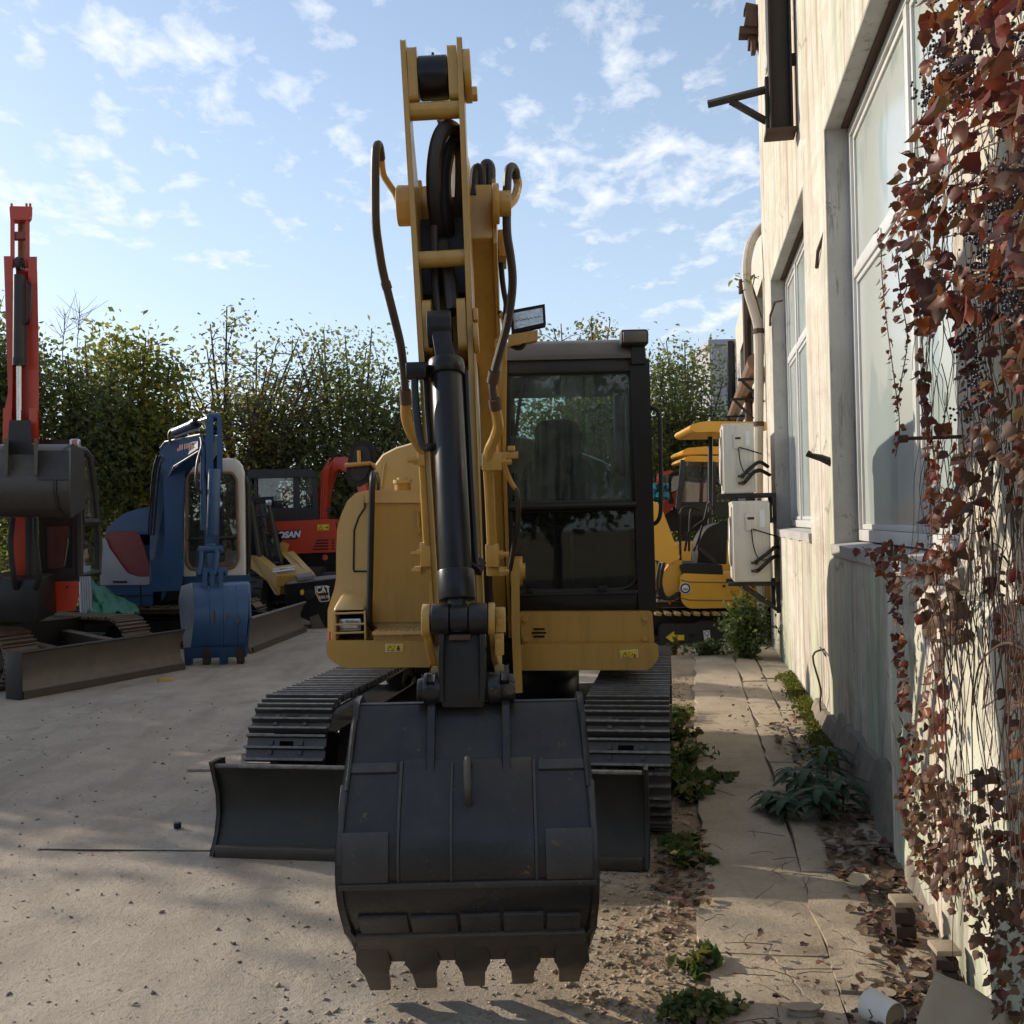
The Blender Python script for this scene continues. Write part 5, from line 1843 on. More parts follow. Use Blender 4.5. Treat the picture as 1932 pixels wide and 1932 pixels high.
# welded strips and wear plates
patch('weld_strip', -0.40, -0.235, 1437, 1456, 0.008)
patch('weld_strip', 0.235, 0.40, 1437, 1456, 0.008)
patch('back_plate', -0.215, 0.215, 1432, 1668, 0.007, 'bucket_steel', 14)
patch('weld_seam', -0.225, -0.215, 1436, 1668, 0.010, 'bucket_plate', 14, 0.002)
patch('weld_seam', 0.215, 0.225, 1436, 1668, 0.010, 'bucket_plate', 14, 0.002)
patch('weld_seam', -0.055, -0.047, 1440, 1668, 0.014, 'bucket_plate', 14, 0.002)
patch('corner_wear_plate', -0.40, -0.25, 1568, 1660, 0.014)
patch('corner_wear_plate', 0.25, 0.40, 1568, 1660, 0.014)
patch('bottom_strip', -0.41, 0.41, 1661, 1671, 0.018, 'bucket_plate', 3, 0.004)
for x0, x1 in ((-0.36, -0.20), (-0.19, -0.04), (-0.03, 0.1), (0.11, 0.24), (0.25, 0.36)):
    patch('wear_plate', x0, x1, 1722 + rng.uniform(-3, 3), 1752, 0.012)
patch('cutting_edge', -0.378, 0.378, 1755, 1806, 0.02, 'tooth_steel', 5, 0.004)
# lifting hook
hk = [bpt(1450, 0.005, 0.0), bpt(1444, 0.002, 0.03), bpt(1452, 0.0, 0.055), bpt(1485, 0.002, 0.062), bpt(1508, 0.004, 0.045), bpt(1518, 0.006, 0.0)]
xp(patch_hook := MB().tube(hk, 0.013, 10, smooth=5), 'lifting_hook', 'tooth_steel', bucket)
# top plate with hinge ears
mb = MB()
t0, t1 = bpt(1326, 0, 0), Vector((BC, 3.90, 0.92))
mb.prism([(BC - 0.395, t0.y, t0.z), (BC + 0.395, t0.y, t0.z), (BC + 0.395, t1.y, t1.z), (BC - 0.395, t1.y, t1.z)], (0, 0, -0.02))
xp(mb, 'top_plate', 'bucket_steel', bucket, bevel=0.003)
for x0, x1 in ((803, 826), (942, 965)):
    xa, xb = at(x0 + 4, 1300, 3.55).x, at(x1 - 4, 1300, 3.55).x
    pr = [bpt(1448, 0, 0.006), bpt(1400, 0, 0.028), bpt(1345, 0, 0.045), bpt(1310, 0, 0.03), Vector((0, 3.50, at(872, 1285, 3.5).z)), Vector((0, 3.545, at(872, 1271, 3.55).z)), Vector((0, 3.62, at(872, 1271, 3.6).z)), Vector((0, 3.68, 1.14)), Vector((0, 3.72, 1.02))] + [bpt(1340, 0, -0.01), bpt(1400, 0, -0.01)]
    xp(MB().side([(p.y, p.z) for p in pr], xa, xb), 'hinge_ear', 'bucket_steel', bucket, bevel=0.005)
for a_, b_, r_ in (((788, 1302), (806, 1302), 0.040), ((800, 1300), (832, 1300), 0.056), ((921, 1298), (946, 1297), 0.054), ((943, 1297), (972, 1297), 0.047)):
    xp(MB().cyl(at(*a_, 3.57), at(*b_, 3.57), r_, 24), 'pin_boss', 'bucket_steel', bucket, bevel=0.006)
p = at(962, 1299, 3.52)
xp(MB().cyl(p + Vector((0, 0.02, 0)), p + Vector((0, -0.01, 0)), 0.02, 8), 'bolt', 'tooth_steel', bucket)
# teeth: adapters and caps
for k, xc in enumerate((-0.335, -0.17, 0.0, 0.17, 0.335)):
    a0, a1 = bpt(1770, xc, 0.010), bpt(1806, xc, 0.016)
    tip = Vector((BC + xc * 0.985, 3.60, 0.028 + 0.004 * k))
    dirv = (tip - a1)
    sv = Vector((1, 0, 0))
    rings = []
    for f, wd, th in ((-0.30, 0.050, 0.012), (-0.02, 0.060, 0.034), (0.12, 0.050, 0.037), (0.28, 0.045, 0.038), (0.31, 0.041, 0.036), (1.0, 0.036, 0.016)):
        c = a1 + dirv * f if f >= -0.1 else a0
        nn = dirv.normalized().cross(sv)
        if nn.y > 0:
            nn = -nn
        rings.append([c - sv * wd + nn * th * 0.5, c + sv * wd + nn * th * 0.5, c + sv * wd - nn * th * 0.7, c - sv * wd - nn * th * 0.7])
    xp(MB().loft(rings), 'tooth', 'tooth_steel', bucket, bevel=0.004)


# ------------------------------------------------------------------ the machines parked around
class Machine:
    def __init__(self, name, loc, label, cat, group=None):
        self.loc = Vector(loc)
        self.root = tag(empty(name, loc), label, cat, group)
        self.T = Matrix.Translation(-self.loc)
        self.frames = {}

    def p(self, mb, name, mat, parent=None, **kw):
        mb.xf(self.T)
        o = mb.build(name, mat, parent or self.root, **kw)
        if parent is not None and parent.name.startswith('track'):
            o.matrix_local = self.frames[parent.name].inverted()
        return o

    def track(self, frame, *a, **kw):
        tr = make_track(self.root, *a, **kw)
        tr.matrix_local = self.T @ frame
        self.frames[tr.name] = self.T @ frame
        return tr


def blade_mesh(frame, y, x0, x1, h, t=0.03):
    prof = [(y - 0.06, 0.012), (y - 0.03, 0.08), (y + 0.02, h * 0.35), (y + 0.03, h * 0.6), (y - 0.02, h * 0.88), (y - 0.06, h)]
    back = [(a + t, b) for a, b in prof[::-1]]
    return MB().side(prof + back, x0, x1).xf(frame)


# ---- orange excavator at the left edge of the yard
pf_straight = pf


def pf(pts, d, depth, sl=-0.47):
    """as above, for a body turned so that its depth runs back to the left"""
    return MB().prism([at(x, y, d) for x, y in pts], (depth * sl, depth, 0))


th = R(62.9)
RC = Vector((-5.94, 12.04, 0))
red = Machine('excavator', RC, 'orange red excavator at the left edge with raised arm and dark bucket', 'excavator')
RF = Matrix.Translation(RC) @ Matrix.Rotation(th, 4, 'Z')
bl = red.p(blade_mesh(RF, -1.75, -1.22, 0.98, 0.46), 'blade', 'old_blade', smooth=40)
red.p(MB().bb(-1.24, -1.215, -1.83, -1.60, 0.0, 0.48).xf(RF), 'end_plate', 'dark_grey', bl, bevel=0.006)
red.p(MB().tube([(-1.22, -1.80, 0.462), (0.98, -1.80, 0.462)], 0.016, 8).xf(RF), 'top_lip', 'dark_grey', bl)
red.p(MB().bb(-1.2, 0.96, -1.822, -1.79, 0.0, 0.075).xf(RF), 'cutting_edge', 'tooth_steel', bl)
for s in (-1, 1):
    red.p(MB().beam([(0.4 * s, -1.7, 0.25), (0.38 * s, -0.5, 0.4)], [0.2, 0.18], 0.14, (1, 0, 0)).xf(RF), 'blade_arm', 'old_blade', bevel=0.01)
for xc in (-0.78, 0.78):
    red.track(RF, xc, 0.95, 0.29, 0.30, 0.42, 0.14, 'rust_shoe', hole=False)
red.p(MB().bb(-0.6, 0.6, -0.5, 0.5, 0.3, 0.62).xf(RF), 'centre_frame', 'frame_black')
# upper structure, turned towards the camera
d = 11.2
red.p(pf([(-120, 1095), (80, 1095), (80, 1160), (-120, 1165)], d, 1.4), 'deck', 'frame_black', bevel=0.02)
red.p(pf(rounded([(81, 1099), (148, 1097), (147, 1135), (140, 1152), (92, 1155), (81, 1148)], 3, 3), d - 0.12, 0.5), 'side_panel', 'orange_paint', bevel=0.012)
for y in (1118, 1121, 1124, 1127):
    red.p(pf([(88, y), (97, y), (97, y + 1.6), (88, y + 1.6)], d - 0.128, 0.02), 'vent_slot', 'dark_void', smooth=0)
for x, y in ((127, 1107), (84, 1109)):
    red.p(MB().cyl(at(x, y, d - 0.115), at(x, y, d - 0.135), 0.012, 8), 'bolt', 'dark_void')
# cab: frame of posts, windscreen, open door
cabp = red.p(pf([(135, 830), (143, 830), (148, 1095), (140, 1095)], d, 0.08), 'cab_post', 'dark_grey', bevel=0.012)
red.p(pf([(72, 838), (78, 838), (84, 1095), (77, 1095)], d, 0.08), 'cab_post', 'dark_grey', cabp, bevel=0.01)
red.p(pf([(70, 834), (148, 832), (148, 846), (70, 848)], d - 0.02, 1.3), 'cab_roof', 'dark_grey', cabp, bevel=0.02)
red.p(pf([(78, 1075), (146, 1073), (147, 1095), (78, 1097)], d + 0.01, 0.07), 'cab_beam', 'dark_grey', cabp, bevel=0.01)
red.p(pf([(75, 976), (144, 974), (144, 990), (75, 992)], d + 0.01, 0.06), 'cab_beam', 'dark_grey', cabp, bevel=0.01)
red.p(pf(rounded([(86, 993), (132, 992), (133, 1040), (122, 1072), (88, 1074)], [2, 4, 12, 10, 2], 4), d + 0.03, 0.01), 'windscreen', 'far_glass', cabp, smooth=0)
red.p(pf([(76, 850), (140, 848), (144, 974), (76, 976)], d + 0.03, 0.01), 'windscreen', 'far_glass', cabp, smooth=0)
red.p(pf([(72, 846), (80, 846), (84, 1090), (76, 1092)], d + 1.25, 0.06), 'rear_post', 'dark_grey', cabp)
red.p(pf([(130, 846), (138, 846), (142, 1090), (134, 1092)], d + 1.25, 0.06), 'rear_post', 'dark_grey', cabp)
red.p(pf([(92, 1000), (128, 1000), (128, 1090), (92, 1090)], d + 0.75, 0.2), 'seat', 'seat_fabric', cabp, bevel=0.05)


def door_frame(m, outline, dd, r, mat, parent, name='door_frame'):
    pts = [at(x, y, dd + k) for (x, y, k) in outline]
    return m.p(MB().tube(pts + pts[:1], r, 8, cap=False), name, mat, parent)


dor = door_frame(red, [(148, 850, 0), (158, 850, 0.1), (168, 862, 0.2), (176, 915, 0.35), (182, 980, 0.5), (186, 1030, 0.55), (184, 1080, 0.5), (150, 1085, 0.0)], d + 0.02, 0.045, 'dark_grey', cabp)
red.p(MB().tube([at(148, 985, d + 0.02), at(182, 985, d + 0.5)], 0.05, 6), 'door_rail', 'dark_grey', cabp)
red.p(MB().prism([at(152, 856, d + 0.03), at(166, 866, d + 0.2), at(177, 975, d + 0.45), at(152, 975, d + 0.04)], (0, 0.01, 0)), 'door_glass', 'far_glass', cabp, smooth=0)
red.p(MB().prism([at(153, 1012, d + 0.04), at(172, 1028, d + 0.3), at(175, 1065, d + 0.35), at(153, 1070, d + 0.04)], (0, 0.01, 0)), 'door_glass', 'far_glass', cabp, smooth=0)
red.p(MB().tube([at(150, 898, d - 0.03), at(156, 905, d - 0.05), at(159, 990, d - 0.05)], 0.014, 6), 'grab_handle', 'rubber', cabp)
red.p(MB().box(at(142, 838, d - 0.1), (0.10, 0.08, 0.11)), 'work_lamp', 'lamp_glass', cabp, bevel=0.015)
red.p(MB().box(at(30, 900, d + 0.9), (0.7, 0.6, 0.7)), 'engine_cover', 'orange_paint', bevel=0.05)
# boom rising behind the stick
RX = at(45, 900, 10.9).x
bp = [at(40, 1130, 11.0), at(46, 980, 10.9), at(54, 800, 11.2), at(53, 640, 10.9), at(50, 505, 10.55)]
rb_ = red.p(MB().beam(bp, [0.34, 0.36, 0.42, 0.34, 0.24], 0.2, (0.9, 0.43, 0)), 'boom', 'orange_paint', bevel=0.012)
for sx_ in (-0.2, 0.2):
    red.p(MB().cyl(bp[0] + Vector((sx_, -0.2, 0.1)), bp[1] + Vector((sx_, -0.28, 0.25)), 0.05, 12), 'boom_cylinder', 'dark_grey', rb_)
red.p(MB().beam([at(40, 1165, 10.85), at(40, 1085, 10.8)], [0.5, 0.4], 0.55, (1, 0, 0)), 'swing_bracket', 'frame_black', rb_, bevel=0.03)
red.p(MB().tube([at(66, 978, 10.6), at(68, 1030, 10.5), at(74, 1085, 10.5), at(68, 1110, 10.6)], 0.03, 8, smooth=4), 'hydraulic_hose', 'rubber', rb_)
red.p(MB().tube([at(24, 978, 10.6), at(20, 1030, 10.5), at(26, 1085, 10.5), at(30, 1110, 10.6)], 0.03, 8, smooth=4), 'hydraulic_hose', 'rubber', rb_)
# stick with two rails, cross pieces and cylinder
ds = 10.2
rs_ = red.p(pf([(9, 485), (22, 485), (21, 560), (22, 700), (20, 825), (9, 829), (10, 775), (17, 740)], ds, 0.3), 'stick', 'orange_paint', bevel=0.01)
red.p(pf([(55, 486), (68, 486), (68, 600), (71, 700), (72, 829), (57, 829), (56, 700)], ds, 0.3), 'side_plate', 'orange_paint', rs_, bevel=0.01)
red.p(pf([(20, 530), (58, 530), (57, 800), (21, 800)], ds + 0.14, 0.12), 'web', 'orange_paint', rs_, bevel=0.006)
for x0 in (20.5, 49):
    red.p(pf([(x0, 392), (x0 + 6, 392), (x0 + 6, 500), (x0, 500)], ds + 0.04, 0.1), 'rail', 'orange_paint', rs_, bevel=0.006)
red.p(pf(rounded([(19, 390), (60, 391), (59, 406), (54, 413), (24, 413), (20, 406)], 2, 2), ds + 0.02, 0.14), 'head', 'orange_paint', rs_, bevel=0.012)
for x0 in (22, 50, 57):
    red.p(MB().cyl(at(x0, 392, ds + 0.05), at(x0, 384, ds + 0.05), 0.012, 8), 'head_bolt', 'orange_paint', rs_)
red.p(pf([(22, 438), (54, 438), (54, 449), (22, 449)], ds + 0.05, 0.08), 'cross_piece', 'dark_red_paint', rs_, bevel=0.006)
red.p(MB().cyl(at(41, 412, ds + 0.2), at(41, 495, ds + 0.3), 0.04, 10), 'stick_cylinder_rod', 'pipe_brown', rs_)
red.p(MB().cyl(at(37, 520, ds - 0.05), at(36, 686, ds - 0.1), 0.058, 18), 'bucket_cylinder', 'dark_grey', rs_)
red.p(MB().cyl(at(36, 676, ds - 0.1), at(36, 690, ds - 0.1), 0.062, 18), 'gland', 'frame_black', rs_)
red.p(MB().cyl(at(36, 688, ds - 0.1), at(36, 795, ds - 0.12), 0.026, 14), 'cylinder_rod', 'chrome', rs_)
red.p(MB().cyl(at(33, 498, ds), at(42, 498, ds), 0.07, 14), 'cylinder_eye', 'dark_grey', rs_)
red.p(MB().tube([at(54, 532, ds - 0.06), at(57, 545, ds - 0.08), at(54, 600, ds - 0.1), at(51, 612, ds - 0.08)], 0.016, 7, smooth=3), 'cylinder_pipe', 'frame_black', rs_)
red.p(pf([(20, 795), (56, 795), (58, 850), (68, 872), (10, 872), (16, 850)], ds - 0.18, 0.12), 'link', 'dark_grey', rs_, bevel=0.012)
for x0 in (8, 57):
    red.p(pf([(x0, 772), (x0 + 11, 772), (x0 + 13, 830), (x0 - 1, 832)], ds - 0.1, 0.14), 'side_link', 'orange_paint', rs_, bevel=0.012)
# bucket held up, its back to the camera
rows_ = [(838, 10.25), (850, 10.05), (880, 9.93), (905, 9.86), (930, 9.86), (955, 9.92), (972, 10.05), (976, 10.2)]
rings = []
for y, dd in rows_:
    a, b_ = at(-62, y, dd), at(131, y, dd)
    rings.append([a, b_, b_ + Vector((0, 0.03, 0)), a + Vector((0, 0.03, 0))])
rbk = red.p(MB().loft(rings), 'bucket', 'tooth_steel', smooth=50)
poly = [at(132, y, dd - 0.01) for y, dd in rows_] + [at(132, 960, 10.5), at(132, 850, 10.5)]
xs = poly[0].x
red.p(MB().side([(p.y, p.z) for p in poly], xs, xs + 0.028), 'side_plate', 'dark_grey', rbk, bevel=0.004)
for k in range(4):
    red.p(MB().box((xs + 0.025, 10.0 + 0.02 * k, at(132, 915 + k * 14, 10).z), (0.03, 0.05, 0.045)), 'side_cutter_bolt', 'old_blade', rbk)
rings = []
for y, dd in rows_[1:4]:
    a, b_ = at(70, y, dd - 0.012), at(130, y, dd - 0.012)
    rings.append([a, b_, b_ + Vector((0, 0.02, 0)), a + Vector((0, 0.02, 0))])
red.p(MB().loft(rings), 'wear_plate', 'dark_grey', rbk)
for x0 in (9, 65):
    red.p(pf([(x0, 828), (x0 + 6, 828), (x0 + 4, 895), (x0, 895)], 9.85, 0.2), 'hinge_ear', 'old_blade', rbk, bevel=0.006)

# wood block by the blade, loose scaffold bars and a green tarpaulin behind
p = ground_at(313, 1286)
wb = MB().box((0, 0, 0.022), (0.16, 0.09, 0.045), Matrix.Rotation(0.5, 3, 'Z')).build('wood_block', 'wood_block', bevel=0.004, loc=None)
wb.location = p
tag(wb, 'small yellow wood block lying against the orange excavator blade', 'wood block')
for k in range(5):
    p = at(154 + k * 4.6, 1160, 13.4)
    q = at(151 + k * 4.3, 1060, 13.8)
    o = MB().tube([(0, 0, 0), tuple(q - p)], 0.02, 8).build('steel_tube', 'grey_metal')
    o.location = p
    tag(o, ['first', 'second', 'third', 'fourth', 'last'][k] + ' grey steel tube from the left, leaning beside the green tarpaulin', 'tube', 'steel tubes leaning by the tarpaulin')
mb = MB()
n, k = 14, 9
for i in range(n):
    for j in range(k):
        f, g = i / (n - 1), j / (k - 1)
        x = 166 + (262 - 166) * f
        y = (1088 + 58 * f) + (1160 - 1088 - 58 * f) * g
        p = at(x, min(y, 1158), 13.9 - 0.5 * g)
        mb.v.append(p + Vector((0, 0.14 * vnoise(i, j, 0.5, 3), 0.07 * vnoise(i, j, 0.6, 8))))
mb.f = [(i * k + j, i * k + j + 1, (i + 1) * k + j + 1, (i + 1) * k + j) for i in range(n - 1) for j in range(k - 1)]
tp = mb.build('tarpaulin', 'tarp_green', smooth=60)
sm = tp.modifiers.new('thick', 'SOLIDIFY')
sm.thickness = 0.01
tag(tp, 'crumpled green tarpaulin between the orange and blue excavators', 'tarpaulin')

# ---- blue excavator with white cab


def pf(pts, d, depth, sl=-0.27):
    """as above, the body turned a little so that its depth runs back to the left"""
    return MB().prism([at(x, y, d) for x, y in pts], (depth * sl, depth, 0))


BCN = Vector((-5.15, 15.1, 0))
blu = Machine('excavator', BCN, 'blue excavator with white cab and blue bucket resting on the ground', 'excavator')
BF = Matrix.Translation(BCN) @ Matrix.Rotation(R(86), 4, 'Z')
bb_ = blu.p(blade_mesh(BF, -1.75, -1.55, 1.12, 0.46), 'blade', 'old_blade', smooth=40)
blu.p(MB().tube([(-1.5, -1.80, 0.462), (1.12, -1.80, 0.462)], 0.018, 8).xf(BF), 'top_lip', 'grey_metal', bb_)
blu.p(MB().bb(-1.5, 1.1, -1.822, -1.79, 0.0, 0.075).xf(BF), 'cutting_edge', 'tooth_steel', bb_)
for xc in (-0.75, 0.75):
    blu.track(BF, xc, 0.95, 0.27, 0.28, 0.40, 0.15, 'rust_shoe', ribs=2, hole=False)
blu.p(MB().bb(-0.6, 0.6, -0.6, 0.6, 0.25, 0.6).xf(BF), 'centre_frame', 'frame_black')
for s in (-0.35, 0.35):
    blu.p(MB().beam([(s, -1.7, 0.25), (s, -0.5, 0.4)], [0.2, 0.18], 0.12, (1, 0, 0)).xf(BF), 'blade_arm', 'frame_black')
d = 14.2
sk = blu.p(pf(rounded([(185, 1104), (288, 1103), (288, 1142), (200, 1143), (186, 1135)], [3, 2, 4, 10, 6], 3), d, 1.5), 'skirt', 'blue_paint', bevel=0.03)
blu.p(MB().tube([at(186, 1124, d - 0.005), at(288, 1123, d - 0.005)], 0.012, 6), 'skirt_seam', 'frame_black', sk)
blu.p(MB().tube([at(264, 1105, d - 0.005), at(266, 1142, d - 0.005)], 0.012, 6), 'skirt_seam', 'frame_black', sk)
blu.p(pf(rounded([(346, 1088), (472, 1085), (473, 1098), (466, 1112), (348, 1114)], [2, 3, 6, 6, 2], 3), d - 0.15, 1.2), 'skirt', 'blue_paint', bevel=0.03)
blu.p(pf([(288, 1100), (346, 1095), (346, 1125), (288, 1140)], d + 0.2, 1.0), 'deck', 'frame_black', bevel=0.02)
hd = [at(x, y, d + 0.5) for x, y in ((204, 1020), (207, 1005), (222, 987), (242, 974), (264, 967), (290, 963), (340, 963), (340, 1020))]
blu.p(MB().prism(hd, (-0.3, 1.1, 0)), 'engine_hood', 'blue_paint', bevel=0.06, seg=3)
blu.p(pf([(204, 1015), (290, 1012), (290, 1105), (204, 1105)], d + 0.5, 0.9), 'tank', 'blue_paint', bevel=0.03)
sv = blu.p(pf(rounded([(188, 1024), (193, 1016), (199, 1016), (206, 1034), (240, 1082), (262, 1089), (281, 1088), (281, 1103), (189, 1104)], [3, 2, 2, 4, 6, 4, 1, 1, 1], 3), d - 0.02, 0.7), 'silver_panel', 'silver_paint', bevel=0.02)
blu.p(pf(rounded([(200, 1012), (206, 1007), (250, 1005), (259, 1010), (268, 1034), (281, 1083), (277, 1089), (262, 1088), (243, 1080), (208, 1033)], 3, 3), d + 0.03, 0.6), 'red_panel', 'dark_red_paint', sv, bevel=0.035, seg=3)
for y in (1096,):
    blu.p(pf([(212, y), (240, y), (240, y + 4), (214, y + 4)], d - 0.03, 0.02), 'grip_recess', 'dark_grey', sv)
# cab
cw = rounded([(346, 1096), (345, 892), (352, 872), (368, 866), (440, 865), (452, 870), (459, 890), (462, 1096)], [1, 8, 8, 8, 8, 8, 8, 1], 4)
wi = rounded([(352, 1060), (351, 905), (358, 893), (438, 892), (446, 903), (450, 1056), (440, 1072), (360, 1074)], [8, 10, 8, 10, 10, 10, 8, 8], 4)
n = min(len(cw), len(wi))


def resample(pts, n):
    P_ = [Vector(p) for p in pts] + [Vector(pts[0])]
    L_ = [0]
    for a, b in zip(P_[:-1], P_[1:]):
        L_.append(L_[-1] + (b - a).length)
    out = []
    for k in range(n):
        t = L_[-1] * k / n
        i = max(j for j in range(len(P_) - 1) if L_[j] <= t + 1e-9)
        f = (t - L_[i]) / max(1e-9, L_[i + 1] - L_[i])
        q = P_[i].lerp(P_[i + 1], f)
        out.append((q.x, q.y))
    return out


def ring_panel(outer, inner, d, depth, n=48):
    """panel with a window hole; both outlines start at the same corner and turn the same way"""
    o, i = resample(outer, n), resample(inner, n)
    mb = MB()
    vs = [at(x, y, d) for x, y in o] + [at(x, y, d) for x, y in i]
    vs += [v + Vector((0, depth, 0)) for v in vs]
    fs = []
    for k in range(n):
        m = (k + 1) % n
        fs += [(k, m, n + m, n + k), (2 * n + k, 3 * n + k, 3 * n + m, 2 * n + m), (k, 2 * n + k, 2 * n + m, m), (n + k, n + m, 3 * n + m, 3 * n + k)]
    return mb.add(vs, fs)


cb = blu.p(ring_panel(cw, wi, d - 0.1, 0.12), 'cab', 'white_paint', bevel=0.02, smooth=40)
blu.p(MB().tube([at(x, y, d - 0.11) for x, y in wi + wi[:1]], 0.022, 7, cap=False), 'gasket', 'pipe_brown', cb)
blu.p(pf(wi, d - 0.06, 0.01), 'windscreen', 'far_glass', cb, smooth=0)
blu.p(MB().tube([at(352, 1018, d - 0.09), at(449, 1014, d - 0.09)], 0.03, 6), 'cross_bar', 'dark_grey', cb)
blu.p(pf(rounded([(345, 892), (352, 872), (368, 866), (440, 865), (452, 870), (459, 890)], 5, 3), d + 0.02, 1.4), 'roof', 'white_paint', cb, bevel=0.03)
for x0 in (348, 452):
    blu.p(pf([(x0, 890), (x0 + 8, 890), (x0 + 9, 1096), (x0, 1096)], d + 1.3, 0.1), 'rear_post', 'white_paint', cb)
blu.p(pf([(346, 1040), (460, 1040), (462, 1096), (346, 1096)], d + 1.3, 0.06), 'rear_wall', 'white_paint', cb)
blu.p(pf(rounded([(385, 960), (420, 960), (424, 1060), (380, 1060)], 8, 3), d + 0.7, 0.15), 'seat', 'seat_fabric', cb, bevel=0.03)
blu.p(MB().tube([at(429, 915, d - 0.13), at(428, 980, d - 0.13)], 0.012, 5), 'wiper', 'rubber', cb)
blu.p(MB().tube([at(x, y, d - 0.0) for x, y in ((463, 900), (468, 915), (470, 1000), (469, 1070), (464, 1085))], 0.03, 7), 'door_rail', 'frame_black', cb)
# boom
side = Vector((0.62, 0.78, 0)).normalized()


def bp3(x, y, f):
    return at(x, y, 13.75 - 1.05 * f)


out = [(284, 1098, 0), (284, 1000, 0), (293, 886, 0.05), (304, 846, 0.12), (313, 834, 0.25), (350, 826, 0.6), (380, 820, 0.95), (388, 838, 1.0), (377, 851, 0.95), (353, 866, 0.6), (330, 880, 0.4), (318, 900, 0.15), (314, 1000, 0.05), (312, 1098, 0)]
fv = side * 0.26
bpl = [bp3(*q) for q in out]
bo_ = blu.p(MB().prism(bpl, fv), 'boom', 'blue_paint', bevel=0.012)
blu.p(MB().tube([bp3(x, y, f) - side * 0.012 for x, y, f in ((304, 846, 0.12), (313, 834, 0.25), (350, 826, 0.6), (380, 820, 0.95))], 0.014, 6), 'top_flange', 'silver_paint', bo_)
blu.p(MB().tube([bp3(x, y, f) - side * 0.012 for x, y, f in ((377, 851, 0.95), (353, 866, 0.6), (330, 880, 0.4), (318, 900, 0.15))], 0.012, 6), 'bottom_flange', 'silver_paint', bo_)
pl = [bp3(x, y, f) - side * 0.006 for x, y, f in ((312, 848, 0.22), (350, 836, 0.6), (374, 832, 0.9), (374, 846, 0.92), (352, 860, 0.6), (326, 876, 0.35))]
blu.p(MB().prism(pl, side * 0.005), 'side_decal', 'silver_paint', bo_, smooth=0)
# faded illegible lettering on the decal: pinkish worn bars
for k, xx in enumerate((336, 340, 344, 349, 353, 357, 361)):
    f = (xx - 313) / 65 * 0.72 + 0.24
    q = [bp3(xx, 840 - k * 0.8, f), bp3(xx + 2, 839.6 - k * 0.8, f + 0.02), bp3(xx + 2, 851 - k * 1.2, f + 0.02), bp3(xx, 851.5 - k * 1.2, f)]
    blu.p(MB().prism([v - side * 0.010 for v in q], side * 0.004), 'worn_letter', 'dark_red_paint', bo_, smooth=0)
blu.p(pf([(316, 893), (342, 894), (336, 1000), (329, 1066), (313, 1100), (318, 1000)], 13.55, 0.25), 'boom_cylinder', 'blue_paint', bo_, bevel=0.05, seg=3)
for x0 in (285, 290, 296):
    blu.p(MB().tube([at(x0 + 12, 860, 13.55), at(x0 + 4, 890, 13.6), at(x0 - 2, 960, 13.6), at(x0 - 6, 1010, 13.6)], 0.014, 6, smooth=3), 'hydraulic_pipe', 'rubber', bo_)
blu.p(pf([(288, 1060), (340, 1060), (336, 1110), (292, 1112)], 13.4, 0.5), 'swing_bracket', 'blue_paint', bo_, bevel=0.03)
# stick cylinder on top of the boom
c0, c1, c2 = at(330, 815, 13.25), at(372, 797, 12.85), at(396, 788, 12.65)
sc_ = blu.p(MB().cyl(c0, c1, 0.055, 14), 'stick_cylinder', 'blue_paint')
blu.p(MB().cyl(c1 - (c1 - c0).normalized() * 0.06, c1, 0.07, 14), 'gland', 'frame_black', sc_)
blu.p(MB().cyl(c1, c2, 0.028, 12), 'cylinder_rod', 'chrome', sc_)
blu.p(MB().tube([c0 + Vector((0, 0, -0.06)), c1 + Vector((0.02, 0, -0.085))], 0.016, 7), 'cylinder_pipe', 'silver_paint', sc_)
blu.p(MB().tube([at(322, 838, 13.3), at(319, 820, 13.3), at(325, 810, 13.28), at(335, 808, 13.25)], 0.02, 7, smooth=3), 'hydraulic_hose', 'hose', sc_)
# stick
ds = 12.55
bs = blu.p(pf([(391, 786), (396, 783), (401, 790), (401, 893), (396, 902), (391, 896), (389, 830)], ds, 0.28), 'stick', 'blue_paint', bevel=0.01)
blu.p(pf([(411, 784), (416, 787), (418, 840), (418, 896), (411, 900), (411, 840)], ds, 0.28), 'side_plate', 'blue_paint', bs, bevel=0.01)
for y in (787, 806, 815):
    blu.p(MB().cyl(at(397, y, ds + 0.12), at(414, y, ds + 0.12), 0.055 if y == 787 else 0.03, 12), 'cross_pin', 'blue_paint', bs)
blu.p(pf([(400, 836), (413, 828), (415, 850), (402, 868)], ds + 0.05, 0.03), 'gusset', 'silver_paint', bs)
blu.p(pf([(399, 836), (413, 836), (411, 1030), (387, 1030), (389, 900)], ds + 0.12, 0.14), 'web', 'blue_paint', bs, bevel=0.01)
blu.p(MB().tube([at(405, 885, ds - 0.06), at(401, 1010, ds - 0.08)], 0.075, 18), 'bucket_cylinder', 'blue_paint', bs, bevel=0.01)
blu.p(MB().tube([at(384, 840, ds + 0.1), at(383, 900, ds + 0.08), at(384, 1000, ds + 0.02)], 0.035, 8), 'hydraulic_pipe', 'blue_paint', bs)
blu.p(MB().tube([at(378, 822, ds + 0.25), at(381, 840, ds + 0.15), at(373, 870, ds), at(370, 905, ds - 0.05), at(375, 925, ds), at(383, 930, ds + 0.05)], 0.017, 8, smooth=4), 'hydraulic_hose', 'hose', bs)
